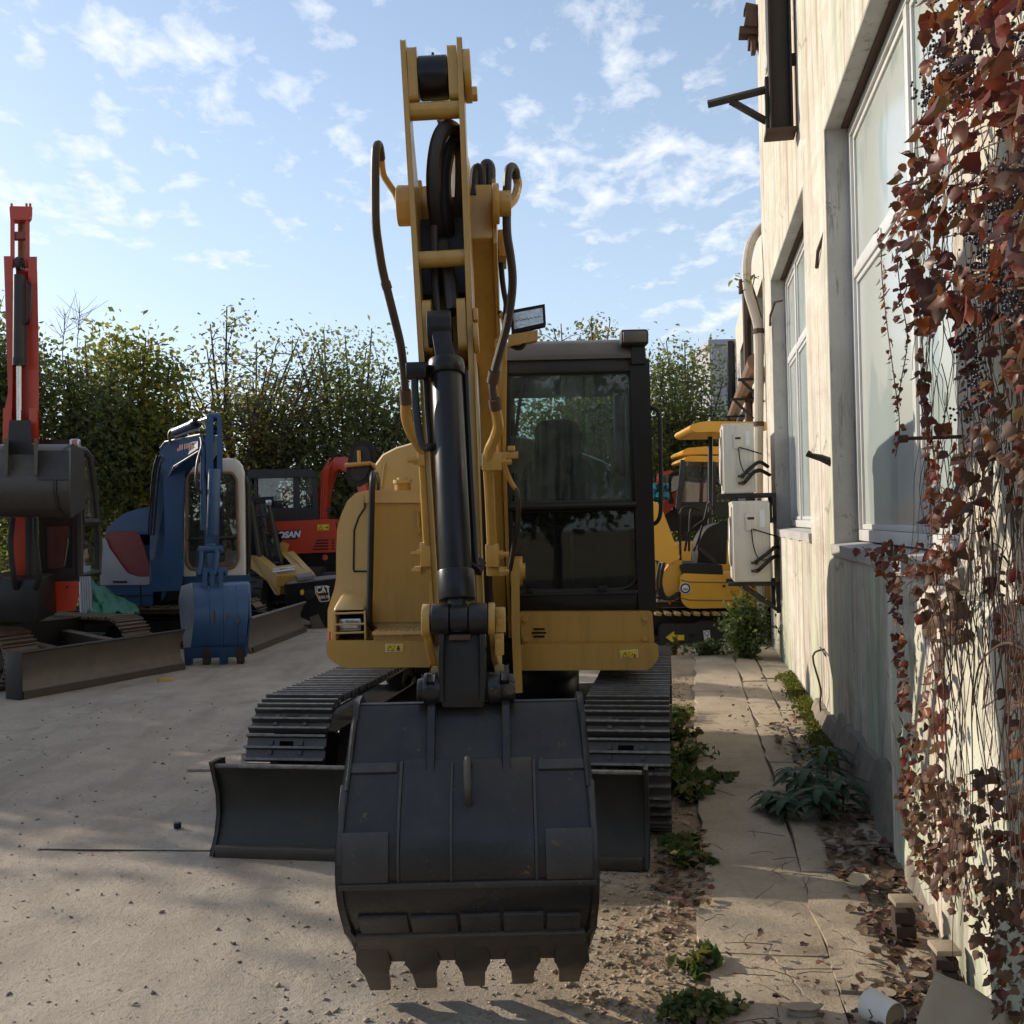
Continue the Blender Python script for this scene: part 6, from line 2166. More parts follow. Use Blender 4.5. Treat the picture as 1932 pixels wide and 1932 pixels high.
# linkage
for x0 in (379, 408):
    blu.p(MB().beam([at(x0 + 3, 1034, ds - 0.05), at(x0 + 1, 1060, ds - 0.08), at(x0 - 2, 1085, ds - 0.1)], [0.08, 0.05, 0.09], 0.05, (1, 0, 0)), 'side_link', 'blue_paint', bs, bevel=0.008)
blu.p(MB().cyl(at(376, 1037, ds - 0.05), at(420, 1036, ds - 0.05), 0.045, 14), 'link_pin', 'blue_paint', bs)
blu.p(MB().cyl(at(372, 1080, ds - 0.05), at(428, 1078, ds - 0.05), 0.05, 14), 'bucket_pin', 'blue_paint', bs)
blu.p(MB().beam([at(398, 1025, ds), at(399, 1085, ds)], [0.12, 0.14], 0.1, (1, 0, 0)), 'stick_nose', 'blue_paint', bs, bevel=0.02)
# bucket
rws = [(1100, 12.62), (1106, 12.44), (1130, 12.32), (1165, 12.26), (1200, 12.3), (1230, 12.4), (1241, 12.46)]
xsl = {1100: 362, 1106: 364, 1130: 366, 1165: 366, 1200: 363, 1230: 358, 1241: 357}
rings = []
for y, dd in rws:
    a, b_ = at(xsl[y], y, dd), at(469 - (4 if y > 1180 else 0), y - 3, dd)
    rings.append([a, b_, b_ + Vector((0, 0.03, 0)), a + Vector((0, 0.03, 0))])
bk_ = blu.p(MB().loft(rings), 'bucket', 'blue_paint', smooth=50)
sp_ = [at(xsl[y], y, dd) for y, dd in rws]
far_ = [at(341, 1150, 12.75), at(338, 1118, 12.8), at(345, 1104, 12.78)]
sd = [at(362, 1100, 12.6), at(365, 1120, 12.36), at(366, 1165, 12.27), at(362, 1205, 12.31), at(356, 1240, 12.45), at(349, 1238, 12.62), at(341, 1180, 12.8), at(337, 1130, 12.85), at(342, 1106, 12.8)]
blu.p(MB().prism(sd, (0.02, 0.01, 0)), 'side_plate', 'blue_paint', bk_, bevel=0.003)
blu.p(MB().prism([at(469, 1100, 12.6), at(470, 1120, 12.36), at(471, 1165, 12.27), at(466, 1205, 12.31), at(463, 1236, 12.45), at(457, 1232, 12.8), at(458, 1106, 12.9)], (0.02, 0.01, 0)), 'side_plate', 'blue_paint', bk_, bevel=0.003)
for x0 in (392, 418, 444):
    rings = []
    for y, dd in rws:
        a, b_ = at(x0, y, dd - 0.012), at(x0 + 3, y - 0.1, dd - 0.012)
        rings.append([a, b_, b_ + Vector((0, 0.02, 0)), a + Vector((0, 0.02, 0))])
    blu.p(MB().loft(rings), 'rib', 'blue_paint', bk_)
rings = []
for y, dd in ((1222, 12.36), (1232, 12.395), (1242, 12.45)):
    a, b_ = at(354, y + 1, dd - 0.015), at(465, y - 3, dd - 0.015)
    rings.append([a, b_, b_ + Vector((0, 0.03, 0)), a + Vector((0, 0.03, 0))])
blu.p(MB().loft(rings), 'cutting_edge', 'blue_paint', bk_)
for k, x0 in enumerate((348, 382, 414, 446)):
    a = [at(x0, 1224 - k * 0.8, 12.34), at(x0 + 13, 1223.5 - k * 0.8, 12.34), at(x0 + 12, 1258 - k * 1.6, 12.46), at(x0 + 2, 1259 - k * 1.6, 12.46)]
    blu.p(MB().prism(a, (0, 0.06, 0)), 'tooth', 'blue_paint' if k != 1 and k != 3 else 'tooth_steel', bk_, bevel=0.008)
for x0 in (384, 398, 414):
    blu.p(pf([(x0, 1078), (x0 + 6, 1076), (x0 + 5, 1106), (x0, 1106)], 12.42, 0.25), 'hinge_ear', 'blue_paint', bk_, bevel=0.01)
for x0, y0, sx_, sy_ in ((402, 1162, 3, 14), (426, 1164, 4, 6), (449, 1170, 3, 9)):
    blu.p(MB().prism([at(x0 - sx_, y0, 12.245), at(x0, y0 - sy_, 12.25), at(x0 + sx_, y0, 12.245), at(x0, y0 + sy_, 12.25)], (0, 0.006, 0)), 'rust_patch', 'rust_shoe', bk_, smooth=0)

# ---- compact loader with yellow lift arms
LC = Vector((-4.2, 18.4, 0))
ldr = Machine('loader', LC, 'small wheel loader with black cab and yellow lift arms behind the blue excavator', 'loader')
d = 17.9
lc_ = ldr.p(pf([(466, 942), (513, 940), (514, 950), (466, 951)], d + 0.1, 1.4), 'cab_roof', 'frame_black', bevel=0.03)
ldr.p(pf([(475, 952), (504, 950), (529, 1060), (518, 1068), (492, 1066)], d + 0.06, 0.02), 'windscreen', 'far_glass', lc_, smooth=0)
for a_, b_ in (((474, 946), (493, 1070)), ((506, 946), (531, 1064)), ((493, 1068), (531, 1062))):
    ldr.p(MB().tube([at(*a_, d), at(*b_, d - 0.1)], 0.045, 6), 'cab_post', 'frame_black', lc_)
ldr.p(pf([(462, 945), (474, 945), (492, 1070), (463, 1072)], d + 0.2, 1.2), 'cab_side', 'frame_black', lc_, bevel=0.02)
ldr.p(pf([(470, 1010), (528, 1010), (534, 1100), (470, 1110)], d + 0.7, 1.2), 'cab_body', 'frame_black', lc_, bevel=0.03)
for k in range(4):
    ldr.p(MB().tube([at(481 + k * 9, 955 + k * 1, d + 0.04), at(499 + k * 8, 1062, d - 0.02)], 0.008, 5), 'guard_bar', 'dark_grey', lc_)
for k in range(5):
    ldr.p(MB().tube([at(480 + k * 4, 975 + k * 19, d + 0.03), at(512 + k * 4, 972 + k * 19, d + 0.03)], 0.008, 5), 'guard_bar', 'dark_grey', lc_)
ldr.p(MB().box(at(507, 948, d - 0.02), (0.1, 0.06, 0.09)), 'work_lamp', 'lamp_glass', lc_, bevel=0.01)
ldr.p(pf([(503, 957), (509, 956.5), (510, 965), (504, 966)], d - 0.02, 0.01), 'notice', 'decal_white', lc_, smooth=0)
# lift arms
la = ldr.p(MB().prism([at(470, 1049, 17.8), at(477, 1048, 17.8), at(508, 1072, 17.4), at(523, 1087, 17.2), at(527, 1100, 17.2), at(526, 1122, 17.3), at(520, 1121, 17.3), at(505, 1096, 17.5), at(472, 1070, 17.8)], (0.14, 0.05, 0)), 'lift_arm', 'yellow_paint', bevel=0.02)
ldr.p(MB().prism([at(529, 1044, 17.9), at(537, 1041, 17.9), at(560, 1062, 17.5), at(577, 1080, 17.25), at(581, 1090, 17.2), at(573, 1092, 17.2), at(560, 1077, 17.3)], (0.12, 0.05, 0)), 'lift_arm', 'yellow_paint', la, bevel=0.02)
ldr.p(pf([(529, 1027), (535, 1024), (544, 1028), (537, 1052), (529, 1050)], 18.0, 0.3), 'arm_pivot', 'yellow_paint', la, bevel=0.015)
cr = [at(506, 1071, 17.45), at(560, 1064, 17.45), at(579, 1084, 17.2), at(523, 1088, 17.2)]
ldr.p(MB().prism(cr, (0, 0.06, -0.06)), 'cross_member', 'yellow_paint', la, bevel=0.01)
ldr.p(pf([(523, 1088), (579, 1084), (579, 1094), (548, 1100), (524, 1106)], 17.19, 0.08), 'cross_face', 'yellow_paint', la, bevel=0.01)
# name plate
u = (at(550, 1066.5, 17.38) - at(515, 1071, 17.38)).normalized()
vv = (at(516, 1068, 17.45) - at(527, 1081, 17.28)).normalized()
nn = u.cross(vv).normalized()
vv = nn.cross(u)
pc = at(536, 1075.5, 17.28) + nn * 0.02
fr_m = Matrix((u, vv, nn)).transposed().to_4x4()
TM = Matrix.Translation(pc) @ fr_m
np_ = ldr.p(MB().bb(-0.19, 0.19, -0.045, 0.045, -0.004, 0.0).xf(TM), 'name_plate', 'decal_white', la, smooth=0)
text_obj('lettering', 'CATERPILLAR', 'decal_black', np_, 0.062, ldr.T @ TM @ Matrix.Translation((0, 0, 0.003)), 0.001, bold=0.0012)
# wheels
for x, dd in ((489, 17.75),):
    c0 = at(x, 1120, dd)
    c0.z = 0.40
    w_ = ldr.p(MB().tube([c0 + Vector((-0.16, 0, 0)), c0 + Vector((-0.13, 0, 0)), c0 + Vector((0.13, 0, 0)), c0 + Vector((0.16, 0, 0))], [0.36, 0.41, 0.41, 0.36], 28), 'wheel', 'rubber', bevel=0.0)
    for k in range(20):
        a = 2 * PI * k / 20
        q = c0 + Vector(((-0.07 if k % 2 else 0.07), 0.40 * math.cos(a), 0.40 * math.sin(a)))
        ldr.p(MB().box(q, (0.15, 0.05, 0.05), Matrix.Rotation(a, 3, 'X')), 'tread_lug', 'rubber', w_)
    c1 = c0 + Vector((0.9, 0.9, 0))
ldr.p(MB().bb(-4.6, -3.5, 17.7, 19.2, 0.35, 0.9), 'chassis', 'frame_black', bevel=0.04)
c0 = Vector((-3.35, 18.9, 0.40))
ldr.p(MB().cyl(c0 - Vector((0.15, 0, 0)), c0 + Vector((0.15, 0, 0)), 0.41, 24), 'wheel', 'rubber')

# black attachment box with badge, standing in front of the loader
AC_ = ground_at(590, 1186)
att = Machine('attachment', AC_, 'black steel attachment box with badge, standing before the loader', 'attachment')
d = AC_.y
bx = att.p(pf([(541, 1104), (641, 1092), (641, 1182), (600, 1184), (585, 1170), (560, 1160), (545, 1150)], d, 0.7), 'box', 'frame_black', bevel=0.015)
att.p(MB().prism([at(541, 1103, d - 0.01), at(641, 1091, d - 0.01), at(641, 1086, d + 0.6), at(566, 1093, d + 0.6)], (0, 0, 0.02)), 'top_plate', 'grey_metal', bx)
att.p(MB().prism([at(563, 1096, d), at(594, 1091, d), at(586, 1085, d + 0.5), at(556, 1090, d + 0.5)], (0, 0, 0.05)), 'lug_plate', 'grey_metal', bx)
att.p(pf([(585, 1165), (600, 1160), (612, 1184), (590, 1186)], d - 0.03, 0.2), 'foot', 'old_blade', bx, bevel=0.01)
c0 = at(585, 1122, d)
att.p(MB().tube([c0, c0 + Vector((0, -0.07, 0))], 0.075, 18), 'port', 'dark_grey', bx)
att.p(MB().tube([c0 + Vector((0, -0.06, 0)), c0 + Vector((0, -0.073, 0))], 0.058, 18), 'port_hole', 'dark_void', bx)
att.p(MB().prism([at(566, 1115, d - 0.01), at(571, 1111, d - 0.01), at(574, 1116, d - 0.01), at(572, 1123, d - 0.01), at(567, 1122, d - 0.01)], (0, 0.005, 0)), 'sticker', 'decal_yellow', bx, smooth=0)
bd = [(595, 1106.5), (617, 1104.5), (620, 1107), (622, 1132), (619, 1134.5), (606, 1136), (603, 1135), (595, 1120), (594, 1108)]
bg_ = att.p(pf(bd, d - 0.012, 0.012), 'badge', 'decal_white', bx, smooth=0)
cx, cy = 608.3, 1120
ins = [(cx + (x - cx) * 0.9, cy + (y - cy) * 0.91) for x, y in bd]
att.p(pf(ins, d - 0.015, 0.003), 'badge_field', 'decal_black', bg_, smooth=0)
att.p(pf([(596, 1116), (597, 1114.5), (606.5, 1133), (603.8, 1134), (596, 1120)], d - 0.018, 0.003), 'badge_stripe', 'decal_orange', bg_, smooth=0)
rot = Matrix.Rotation(R(4.5), 4, 'Y') if False else Matrix.Identity(4)
ux = (at(620, 1110, d) - at(597, 1112, d)).normalized()
up_ = Vector((0, 0, 1))
fm = Matrix((ux, (up_ - ux * up_.dot(ux)).normalized(), Vector((0, -1, 0)))).transposed().to_4x4()
text_obj('lettering', 'CAT', 'decal_white', bg_, 0.135, att.T @ Matrix.Translation(at(609.5, 1113.2, d - 0.02)) @ fm, 0.001, bold=0.004, xs=0.82)
text_obj('lettering', 'D011B', 'decal_white', bg_, 0.062, att.T @ Matrix.Translation(at(612, 1126.5, d - 0.02)) @ fm, 0.001, bold=0.002)
att.p(pf([(606, 1118.5), (612, 1118), (609.2, 1112.5)], d - 0.0235, 0.001), 'badge_triangle', 'decal_yellow', bg_, smooth=0)

# ---- orange excavator at the back with name on its side
DC = Vector((-3.9, 20.3, 0))
doo = Machine('excavator', DC, 'orange excavator with dark grey cab and white lettering in the back row', 'excavator')
d = 19.9
dbody = doo.p(pf(rounded([(500, 986), (630, 980), (648, 983), (652, 1040), (500, 1046)], [3, 8, 8, 3, 3], 4), d, 1.5), 'body', 'orange_paint', bevel=0.04, seg=3)
doo.p(pf([(480, 1045), (650, 1041), (650, 1086), (480, 1092)], d + 0.06, 1.5), 'counterweight', 'frame_black', dbody, bevel=0.04)
doo.p(MB().cyl(at(613.5, 1052, d + 0.06), at(613.5, 1052, d + 0.03), 0.055, 18), 'reflector', 'lens_red', dbody)
doo.p(MB().tube([at(634, 984, d - 0.003), at(638, 1005, d - 0.003), at(640, 1040, d - 0.003)], 0.01, 6), 'panel_seam', 'frame_black', dbody)
for k in range(4):
    y = 1018.5 + k * 5.6
    doo.p(pf(rounded([(598 - k * 2.6, y), (620, y - 0.8), (620, y + 1.6), (596 - k * 2.6, y + 2.4)], 1, 2), d - 0.006, 0.02), 'vent_slot', 'dark_void', dbody, smooth=0)
    doo.p(pf([(626, y - 0.8), (630.5, y - 1), (630.5, y + 1.4), (626, y + 1.6)], d - 0.006, 0.02), 'vent_slot', 'dark_void', dbody, smooth=0)
wd = doo.p(pf([(598.8, 990), (621, 989), (621, 1000), (599, 1001)], d - 0.006, 0.006), 'warning_decal', 'decal_yellow', dbody, smooth=0)
tri = [at(605, 992, d - 0.009), at(609, 999, d - 0.009), at(601, 999.4, d - 0.009)]
doo.p(MB().tube(tri + tri[:1], 0.006, 4, cap=False), 'decal_symbol', 'decal_black', wd)
doo.p(MB().tube([at(613, 995.4, d - 0.009), at(619, 995, d - 0.009)], 0.006, 4).tube([at(618.5, 991.5, d - 0.009), at(618.8, 998, d - 0.009)], 0.006, 4), 'decal_figure', 'decal_black', wd)
lpz = doo.p(pf(rounded([(490, 1002), (566, 1000), (569.5, 1003), (565, 1014), (560, 1017), (490, 1021)], [1, 3, 3, 4, 4, 1], 3), d - 0.008, 0.008), 'name_plate', 'decal_blue', dbody, smooth=0)
ux = (at(565, 1008, d) - at(500, 1011.5, d)).normalized()
fm = Matrix((ux, (up_ - ux * up_.dot(ux)).normalized(), Vector((0, -1, 0)))).transposed().to_4x4()
text_obj('lettering', 'DOOSAN', 'decal_white', lpz, 0.165, doo.T @ Matrix.Translation(at(532, 1010, d - 0.012)) @ fm, 0.001, bold=0.008, xs=0.98, shear=0.25)
# cab
dc = doo.p(pf(rounded([(467, 890), (474, 886), (586, 886), (596, 892), (597, 899), (466, 902)], 3, 3), d + 0.1, 1.5), 'cab_roof', 'dark_grey', bevel=0.04)
for x0, x1 in ((467, 473), (480, 484), (554, 564), (590, 598)):
    doo.p(pf([(x0, 898), (x1, 897), (x1 + 2, 982), (x0 + 1, 984)], d + 0.14, 0.09), 'cab_post', 'dark_grey', dc, bevel=0.01)
doo.p(pf([(468, 960), (600, 958), (601, 984), (468, 987)], d + 0.16, 0.06), 'cab_sill', 'dark_grey', dc, bevel=0.01)
doo.p(pf([(484, 902), (554, 900), (556, 960), (485, 962)], d + 0.18, 0.01), 'side_window', 'far_glass', dc, smooth=0)
doo.p(pf([(564, 900), (590, 899), (592, 958), (566, 960)], d + 0.18, 0.01), 'side_window', 'far_glass', dc, smooth=0)
doo.p(pf([(577, 899), (579, 899), (580, 958), (578, 958)], d + 0.16, 0.03), 'window_bar', 'dark_grey', dc)
doo.p(pf([(544, 955), (556, 954), (556, 958), (544, 959)], d + 0.17, 0.005), 'notice', 'decal_white', dc, smooth=0)
for x0 in (470, 592):
    doo.p(pf([(x0, 898), (x0 + 6, 897), (x0 + 6, 984), (x0, 984)], d + 1.5, 0.08), 'rear_post', 'dark_grey', dc)
doo.p(pf(rounded([(500, 925), (528, 925), (530, 982), (496, 982)], 5, 3), d + 0.8, 0.2), 'seat', 'seat_fabric', dc, bevel=0.04)
ec = at(618, 975, d + 0.4)
doo.p(MB().cyl(ec, ec + Vector((0, 0, 0.12)), 0.05, 10).cyl(ec + Vector((0, 0, 0.1)), ec + Vector((0, 0, 0.17)), 0.1, 16), 'exhaust_cap', 'dark_grey', dbody)
# arched boom
bc_ = [(610, 985, 20.4), (613, 930, 20.3), (621, 893, 20.2), (634, 876, 20.1), (652, 876, 20.0), (672, 892, 19.9), (684, 915, 19.8), (688, 950, 19.7)]
db = doo.p(MB().beam([at(*q) for q in bc_], [0.2, 0.22, 0.27, 0.30, 0.27, 0.22, 0.18, 0.15], 0.3, (0, 1, 0.0)), 'boom', 'orange_paint', bevel=0.015)
for k in range(4):
    doo.p(MB().tube([at(604 + k * 3.4, 980, 20.05), at(607 + k * 3.2, 920, 20.0), at(615 + k * 2, 885, 19.95), at(626 + k, 868, 19.95)], 0.012, 6, smooth=3), 'hydraulic_pipe', 'orange_paint', db)
doo.p(MB().tube([at(620, 876, 19.95), at(628, 862, 19.93), at(642, 858, 19.92), at(656, 868, 19.92), at(660, 880, 19.92)], 0.02, 7, smooth=4), 'hydraulic_hose', 'rubber', db)
for s in (-0.7, 0.7):
    fr2 = Matrix.Translation((DC.x, DC.y + s + 0.4, 0)) @ Matrix.Rotation(R(90), 4, 'Z')
    doo.track(fr2, 0.0, 1.1, 0.3, 0.31, 0.4, 0.16, 'rust_shoe', hole=False)
doo.p(MB().bb(DC.x - 0.7, DC.x + 0.7, DC.y - 0.4, DC.y + 1.2, 0.3, 0.85), 'centre_frame', 'frame_black')

# ---- bright yellow small excavator behind the big one, on the right
pf = pf_straight
YC = Vector((2.95, 14.0, 0))
yl = Machine('excavator', YC, 'bright yellow small excavator with canopy behind the air conditioners', 'excavator', 'bright yellow small excavators on the right')
d = 13.35
yb = yl.p(pf(rounded([(1284, 1090), (1290, 1083), (1365, 1086), (1455, 1086), (1458, 1144), (1300, 1147), (1287, 1136)], [6, 4, 2, 2, 4, 8, 8], 4), d, 1.1), 'body', 'bright_yellow', bevel=0.04, seg=3)
for y in (1096, 1130):
    yl.p(MB().tube([at(1285, y - 2, d - 0.002), at(1300, y + 2, d - 0.004), at(1456, y + 4, d - 0.004)], 0.008, 6), 'panel_seam', 'pipe_brown', yb)
em = at(1293, 1110, d - 0.01)
eo = yl.p(MB().tube([em + Vector((0, 0.008, 0)), em], 0.075, 24), 'emblem', 'decal_white', yb)
yl.p(MB().tube([em + Vector((0, 0.004, 0)), em + Vector((0, -0.002, 0))], 0.068, 24), 'emblem_ring', 'decal_blue', eo)
yl.p(MB().tube([em + Vector((0, 0.002, 0)), em + Vector((0, -0.004, 0))], 0.045, 20), 'emblem_field', 'decal_white', eo)
for k in range(3):
    yl.p(MB().box(em + Vector((-0.02 + k * 0.02, -0.006, -0.012)), (0.014, 0.003, 0.03)), 'emblem_mark', 'tarp_green', eo)
yl.p(MB().cyl(at(1366, 1106, d - 0.004), at(1366, 1106, d - 0.012), 0.018, 12), 'key_hole', 'dark_void', yb)
st_ = at(1381, 1117, d - 0.008)
yl.p(MB().box(st_, (0.075, 0.004, 0.008)).box(st_, (0.008, 0.0045, 0.085)).box(st_, (0.032, 0.005, 0.032), Matrix.Rotation(PI / 4, 3, 'Y')), 'star_mark', 'decal_orange', yb, smooth=0)
yl.p(pf(rounded([(1284, 1068), (1292, 1063), (1362, 1066), (1364, 1084), (1290, 1083)], 3, 3), d + 0.02, 1.0), 'floor_mat', 'rubber', yb, bevel=0.02)
se = rounded([(1316, 1064), (1320, 1020), (1334, 996), (1362, 985), (1372, 990), (1370, 1064)], [2, 14, 12, 6, 4, 2], 4)
yl.p(pf(se, d + 0.4, 0.5), 'seat', 'rubber', yb, bevel=0.04, seg=3)
for pts_ in (((1284, 1058), (1283, 975), (1290, 958), (1306, 957), (1310, 965)), ((1300, 1040), (1302, 968), (1312, 960), (1322, 962)), ((1309, 1040), (1326, 990), (1335, 952)), ((1318, 1046), (1322, 1000), (1344, 958), (1350, 957)), ((1292, 1040), (1300, 1005), (1322, 985), (1345, 972), (1352, 970))):
    yl.p(MB().tube([at(x, y, d + 0.2) for x, y in pts_], 0.016, 7, smooth=3), 'control_lever', 'rubber', yb)
yl.p(MB().cyl(at(1336, 953, d + 0.2), at(1341, 948, d + 0.2), 0.03, 8), 'lever_knob', 'dark_grey', yb)
yl.p(pf([(1318, 1036), (1324, 1034), (1352, 1058), (1350, 1064)], d + 0.12, 0.1), 'pedal', 'dark_grey', yb, bevel=0.006)
# canopy
cn = yl.p(pf(rounded([(1300, 808), (1306, 800), (1330, 795), (1445, 796), (1446, 812), (1310, 815)], [5, 4, 6, 1, 1, 5], 4), d + 0.3, 1.3), 'canopy', 'bright_yellow', bevel=0.03, seg=3)
for x in (1432, 1340):
    yl.p(MB().tube([at(x, 812, d + 1.2), at(x, 1085, d + 1.0)], 0.035, 8), 'canopy_post', 'frame_black', cn)
# boom and swing bracket on the left
bm_ = yl.p(MB().prism([at(1232, 948, d + 0.1), at(1244, 955, d + 0.1), at(1280, 1050, d + 0.1), at(1262, 1062, d + 0.1), at(1228, 1050, d + 0.1)], (0, 0.26, 0)), 'boom', 'bright_yellow', bevel=0.02)
yl.p(pf([(1234, 1060), (1250, 1090), (1268, 1062), (1284, 1060), (1286, 1120), (1264, 1136), (1252, 1100), (1236, 1110)], d + 0.15, 0.25), 'swing_bracket', 'bright_yellow', bm_, bevel=0.02)
for dx in (0, 7):
    yl.p(MB().tube([at(1246 + dx, 1062, d + 0.05), at(1240 + dx, 1100, d), at(1250 + dx, 1128, d), at(1276, 1128 - dx, d + 0.02), at(1290, 1118, d + 0.1)], 0.022, 7, smooth=4), 'hydraulic_hose', 'rubber', bm_)
# track seen from the side
FT = Matrix.Translation((2.75, d + 0.28, 0)) @ Matrix.Rotation(R(90), 4, 'Z')
tr = yl.track(FT, 0.0, 0.85, 0.26, 0.29, 0.36, 0.165, 'rust_shoe', ribs=1, hole=False)
FT2 = Matrix.Translation((2.75, d + 1.2, 0)) @ Matrix.Rotation(R(90), 4, 'Z')
yl.track(FT2, 0.0, 0.85, 0.26, 0.29, 0.36, 0.165, 'rust_shoe', ribs=1, hole=False)
for k in range(9):
    q = at(1240 + k * 18, 1157, d + 0.05)
    yl.p(MB().box(q, (0.085, 0.26, 0.05), Matrix.Rotation(0.12, 3, 'Y')), 'track_pad', 'wood_block', tr, bevel=0.012)
tf = yl.p(pf(rounded([(1245, 1184), (1252, 1178), (1310, 1178), (1320, 1172), (1365, 1174), (1366, 1224), (1250, 1226), (1245, 1220)], 4, 3), d - 0.03, 0.12), 'track_cover', 'dark_grey', tr, bevel=0.012)
ar = [(1256, 1203), (1272, 1191), (1272, 1198), (1291, 1198), (1291, 1208), (1272, 1208), (1272, 1214)]
yl.p(pf(ar, d - 0.05, 0.012), 'arrow', 'decal_yellow', tr, smooth=0)
yl.p(pf(rounded([(1299, 1195), (1311, 1195), (1311, 1203), (1299, 1203)], 3, 3), d - 0.034, 0.01), 'access_hole', 'dark_void', tr, smooth=0)
tg_ = yl.p(pf([(1327, 1190), (1339, 1189), (1341, 1207), (1329, 1208)], d - 0.05, 0.012), 'notice', 'decal_white', tr, smooth=0)
ring = [at(1333.5 + 4 * math.cos(a), 1195 + 4 * math.sin(a), d - 0.054) for a in np.linspace(0, 2 * PI, 15)]
yl.p(MB().tube(ring, 0.003, 4, cap=False).tube([at(1334, 1199, d - 0.054), at(1336, 1203, d - 0.054), at(1333, 1206, d - 0.054)], 0.004, 4), 'notice_mark', 'decal_black', tr)

# ---- a second small yellow excavator with a closed cab farther back
Y2 = Vector((3.4, 17.2, 0))
y2 = Machine('excavator', Y2, 'yellow roofed small excavator with glazed cab, partly hidden behind the canopy machine', 'excavator', 'bright yellow small excavators on the right')
d = 16.6
c2 = y2.p(pf(rounded([(1292, 865), (1300, 860), (1420, 861), (1420, 872), (1290, 870)], 3, 3), d, 1.3), 'cab_roof', 'bright_yellow', bevel=0.03)
y2.p(pf(rounded([(1288, 852), (1296, 846), (1330, 843), (1420, 843), (1420, 856), (1290, 857)], 3, 3), d + 0.5, 1.3), 'sun_roof', 'bright_yellow', c2, bevel=0.03)
for a_, b_ in (((1290, 868), (1280, 960)), ((1345, 870), (1346, 960)), ((1410, 870), (1412, 960))):
    y2.p(MB().tube([at(*a_, d + 0.05), at(*b_, d + 0.02)], 0.055, 6), 'cab_post', 'dark_grey', c2)
y2.p(pf([(1292, 872), (1344, 872), (1345, 948), (1283, 948)], d + 0.08, 0.01), 'windscreen', 'far_glass', c2, smooth=0)
y2.p(pf([(1280, 948), (1412, 948), (1414, 972), (1280, 972)], d + 0.04, 0.1), 'cab_sill', 'frame_black', c2, bevel=0.01)
y2.p(MB().bb(2.7, 4.0, 17.0, 18.2, 0.65, 1.25), 'body', 'bright_yellow', bevel=0.06)
for s in (0.2, 1.2):
    y2.track(Matrix.Translation((3.3, 16.9 + s, 0)) @ Matrix.Rotation(R(90), 4, 'Z'), 0.0, 0.8, 0.27, 0.29, 0.36, 0.17, 'rust_shoe', ribs=1, hole=False)

# ---- red machine and teal sheet glimpsed between cab and canopy
R2 = Vector((2.9, 19.5, 0))
r2 = Machine('excavator', R2, 'red excavator glimpsed behind the yellow canopy machine', 'excavator')
d = 19.2
rr = r2.p(MB().prism([at(1246, 955, d), at(1280, 925, d - 0.3), at(1282, 945, d - 0.3), at(1252, 972, d)], (0, 0.3, 0)), 'boom', 'orange_paint', bevel=0.02)
r2.p(pf([(1305, 918), (1345, 912), (1348, 950), (1305, 952)], d, 0.8), 'body', 'orange_paint', bevel=0.03)
r2.p(pf([(1250, 893), (1266, 890), (1268, 912), (1247, 914)], d + 1.0, 0.6), 'hood', 'orange_paint', bevel=0.03)
r2.p(pf(rounded([(1262, 896), (1270, 892), (1284, 892), (1284, 950), (1262, 950)], 4, 3), d - 0.2, 0.8), 'cab', 'frame_black', bevel=0.02)
r2.p(pf([(1265, 900), (1281, 897), (1281, 925), (1265, 928)], d - 0.21, 0.008), 'window', 'far_glass', smooth=0)
r2.p(pf([(1240, 965), (1330, 960), (1330, 1000), (1240, 1000)], d + 0.2, 1.0), 'deck', 'frame_black', bevel=0.02)
r2.track(Matrix.Translation((3.0, 19.6, 0)) @ Matrix.Rotation(R(90), 4, 'Z'), 0.0, 0.9, 0.3, 0.31, 0.4, 0.17, 'rust_shoe', ribs=1, hole=False)
mb = MB()
for i in range(8):
    for j in range(7):
        mb.v.append(at(1232 + i * 4.2, 912 + j * 5, 18.6 + 0.25 * vnoise(i, j, 0.6, 2)))
mb.f = [(i * 7 + j, i * 7 + j + 1, (i + 1) * 7 + j + 1, (i + 1) * 7 + j) for i in range(7) for j in range(6)]
tl = mb.build('tarpaulin', 'tarp_teal', smooth=60)
tl.modifiers.new('thick', 'SOLIDIFY').thickness = 0.02
tag(tl, 'teal plastic sheet hanging behind the cab door handle', 'tarpaulin')


# ------------------------------------------------------------------ trees
def leaf_quads(pts, nrm, tip, size, fold=0.25):
    """numpy: one kinked four-point leaf (two triangles, folded on the midrib) at each point"""
    n = len(pts)
    side = np.cross(nrm, tip)
    side /= np.linalg.norm(side, axis=1, keepdims=True) + 1e-9
    s = size[:, None]
    a = pts - tip * s * 0.5
    b = pts + side * s * 0.30 + nrm * s * fold * 0.5
    c = pts + tip * s * 0.55
    d = pts - side * s * 0.30 + nrm * s * fold * 0.5
    v = np.stack([a, b, c, d], 1).reshape(-1, 3)
    k = np.arange(n) * 4
    f = np.concatenate([np.stack([k, k + 1, k + 2], 1), np.stack([k, k + 2, k + 3], 1)])
    return v, f


def np_mesh(name, v, f, mat, parent=None):
    me = bpy.data.meshes.new(name)
    me.vertices.add(len(v))
    me.vertices.foreach_set('co', v.astype(np.float32).ravel())
    nf, w = f.shape
    me.loops.add(nf * w)
    me.loops.foreach_set('vertex_index', f.astype(np.int32).ravel())
    me.polygons.add(nf)
    me.polygons.foreach_set('loop_start', np.arange(nf, dtype=np.int32) * w)
    me.polygons.foreach_set('loop_total', np.full(nf, w, dtype=np.int32))
    me.update(calc_edges=True)
    me.validate()
    me.materials.append(MATS[mat])
    o = bpy.data.objects.new(name, me)
    C.objects.link(o)
    if parent is not None:
        o.parent = parent
    return o


def unit(a):
    return a / (np.linalg.norm(a, axis=1, keepdims=True) + 1e-9)


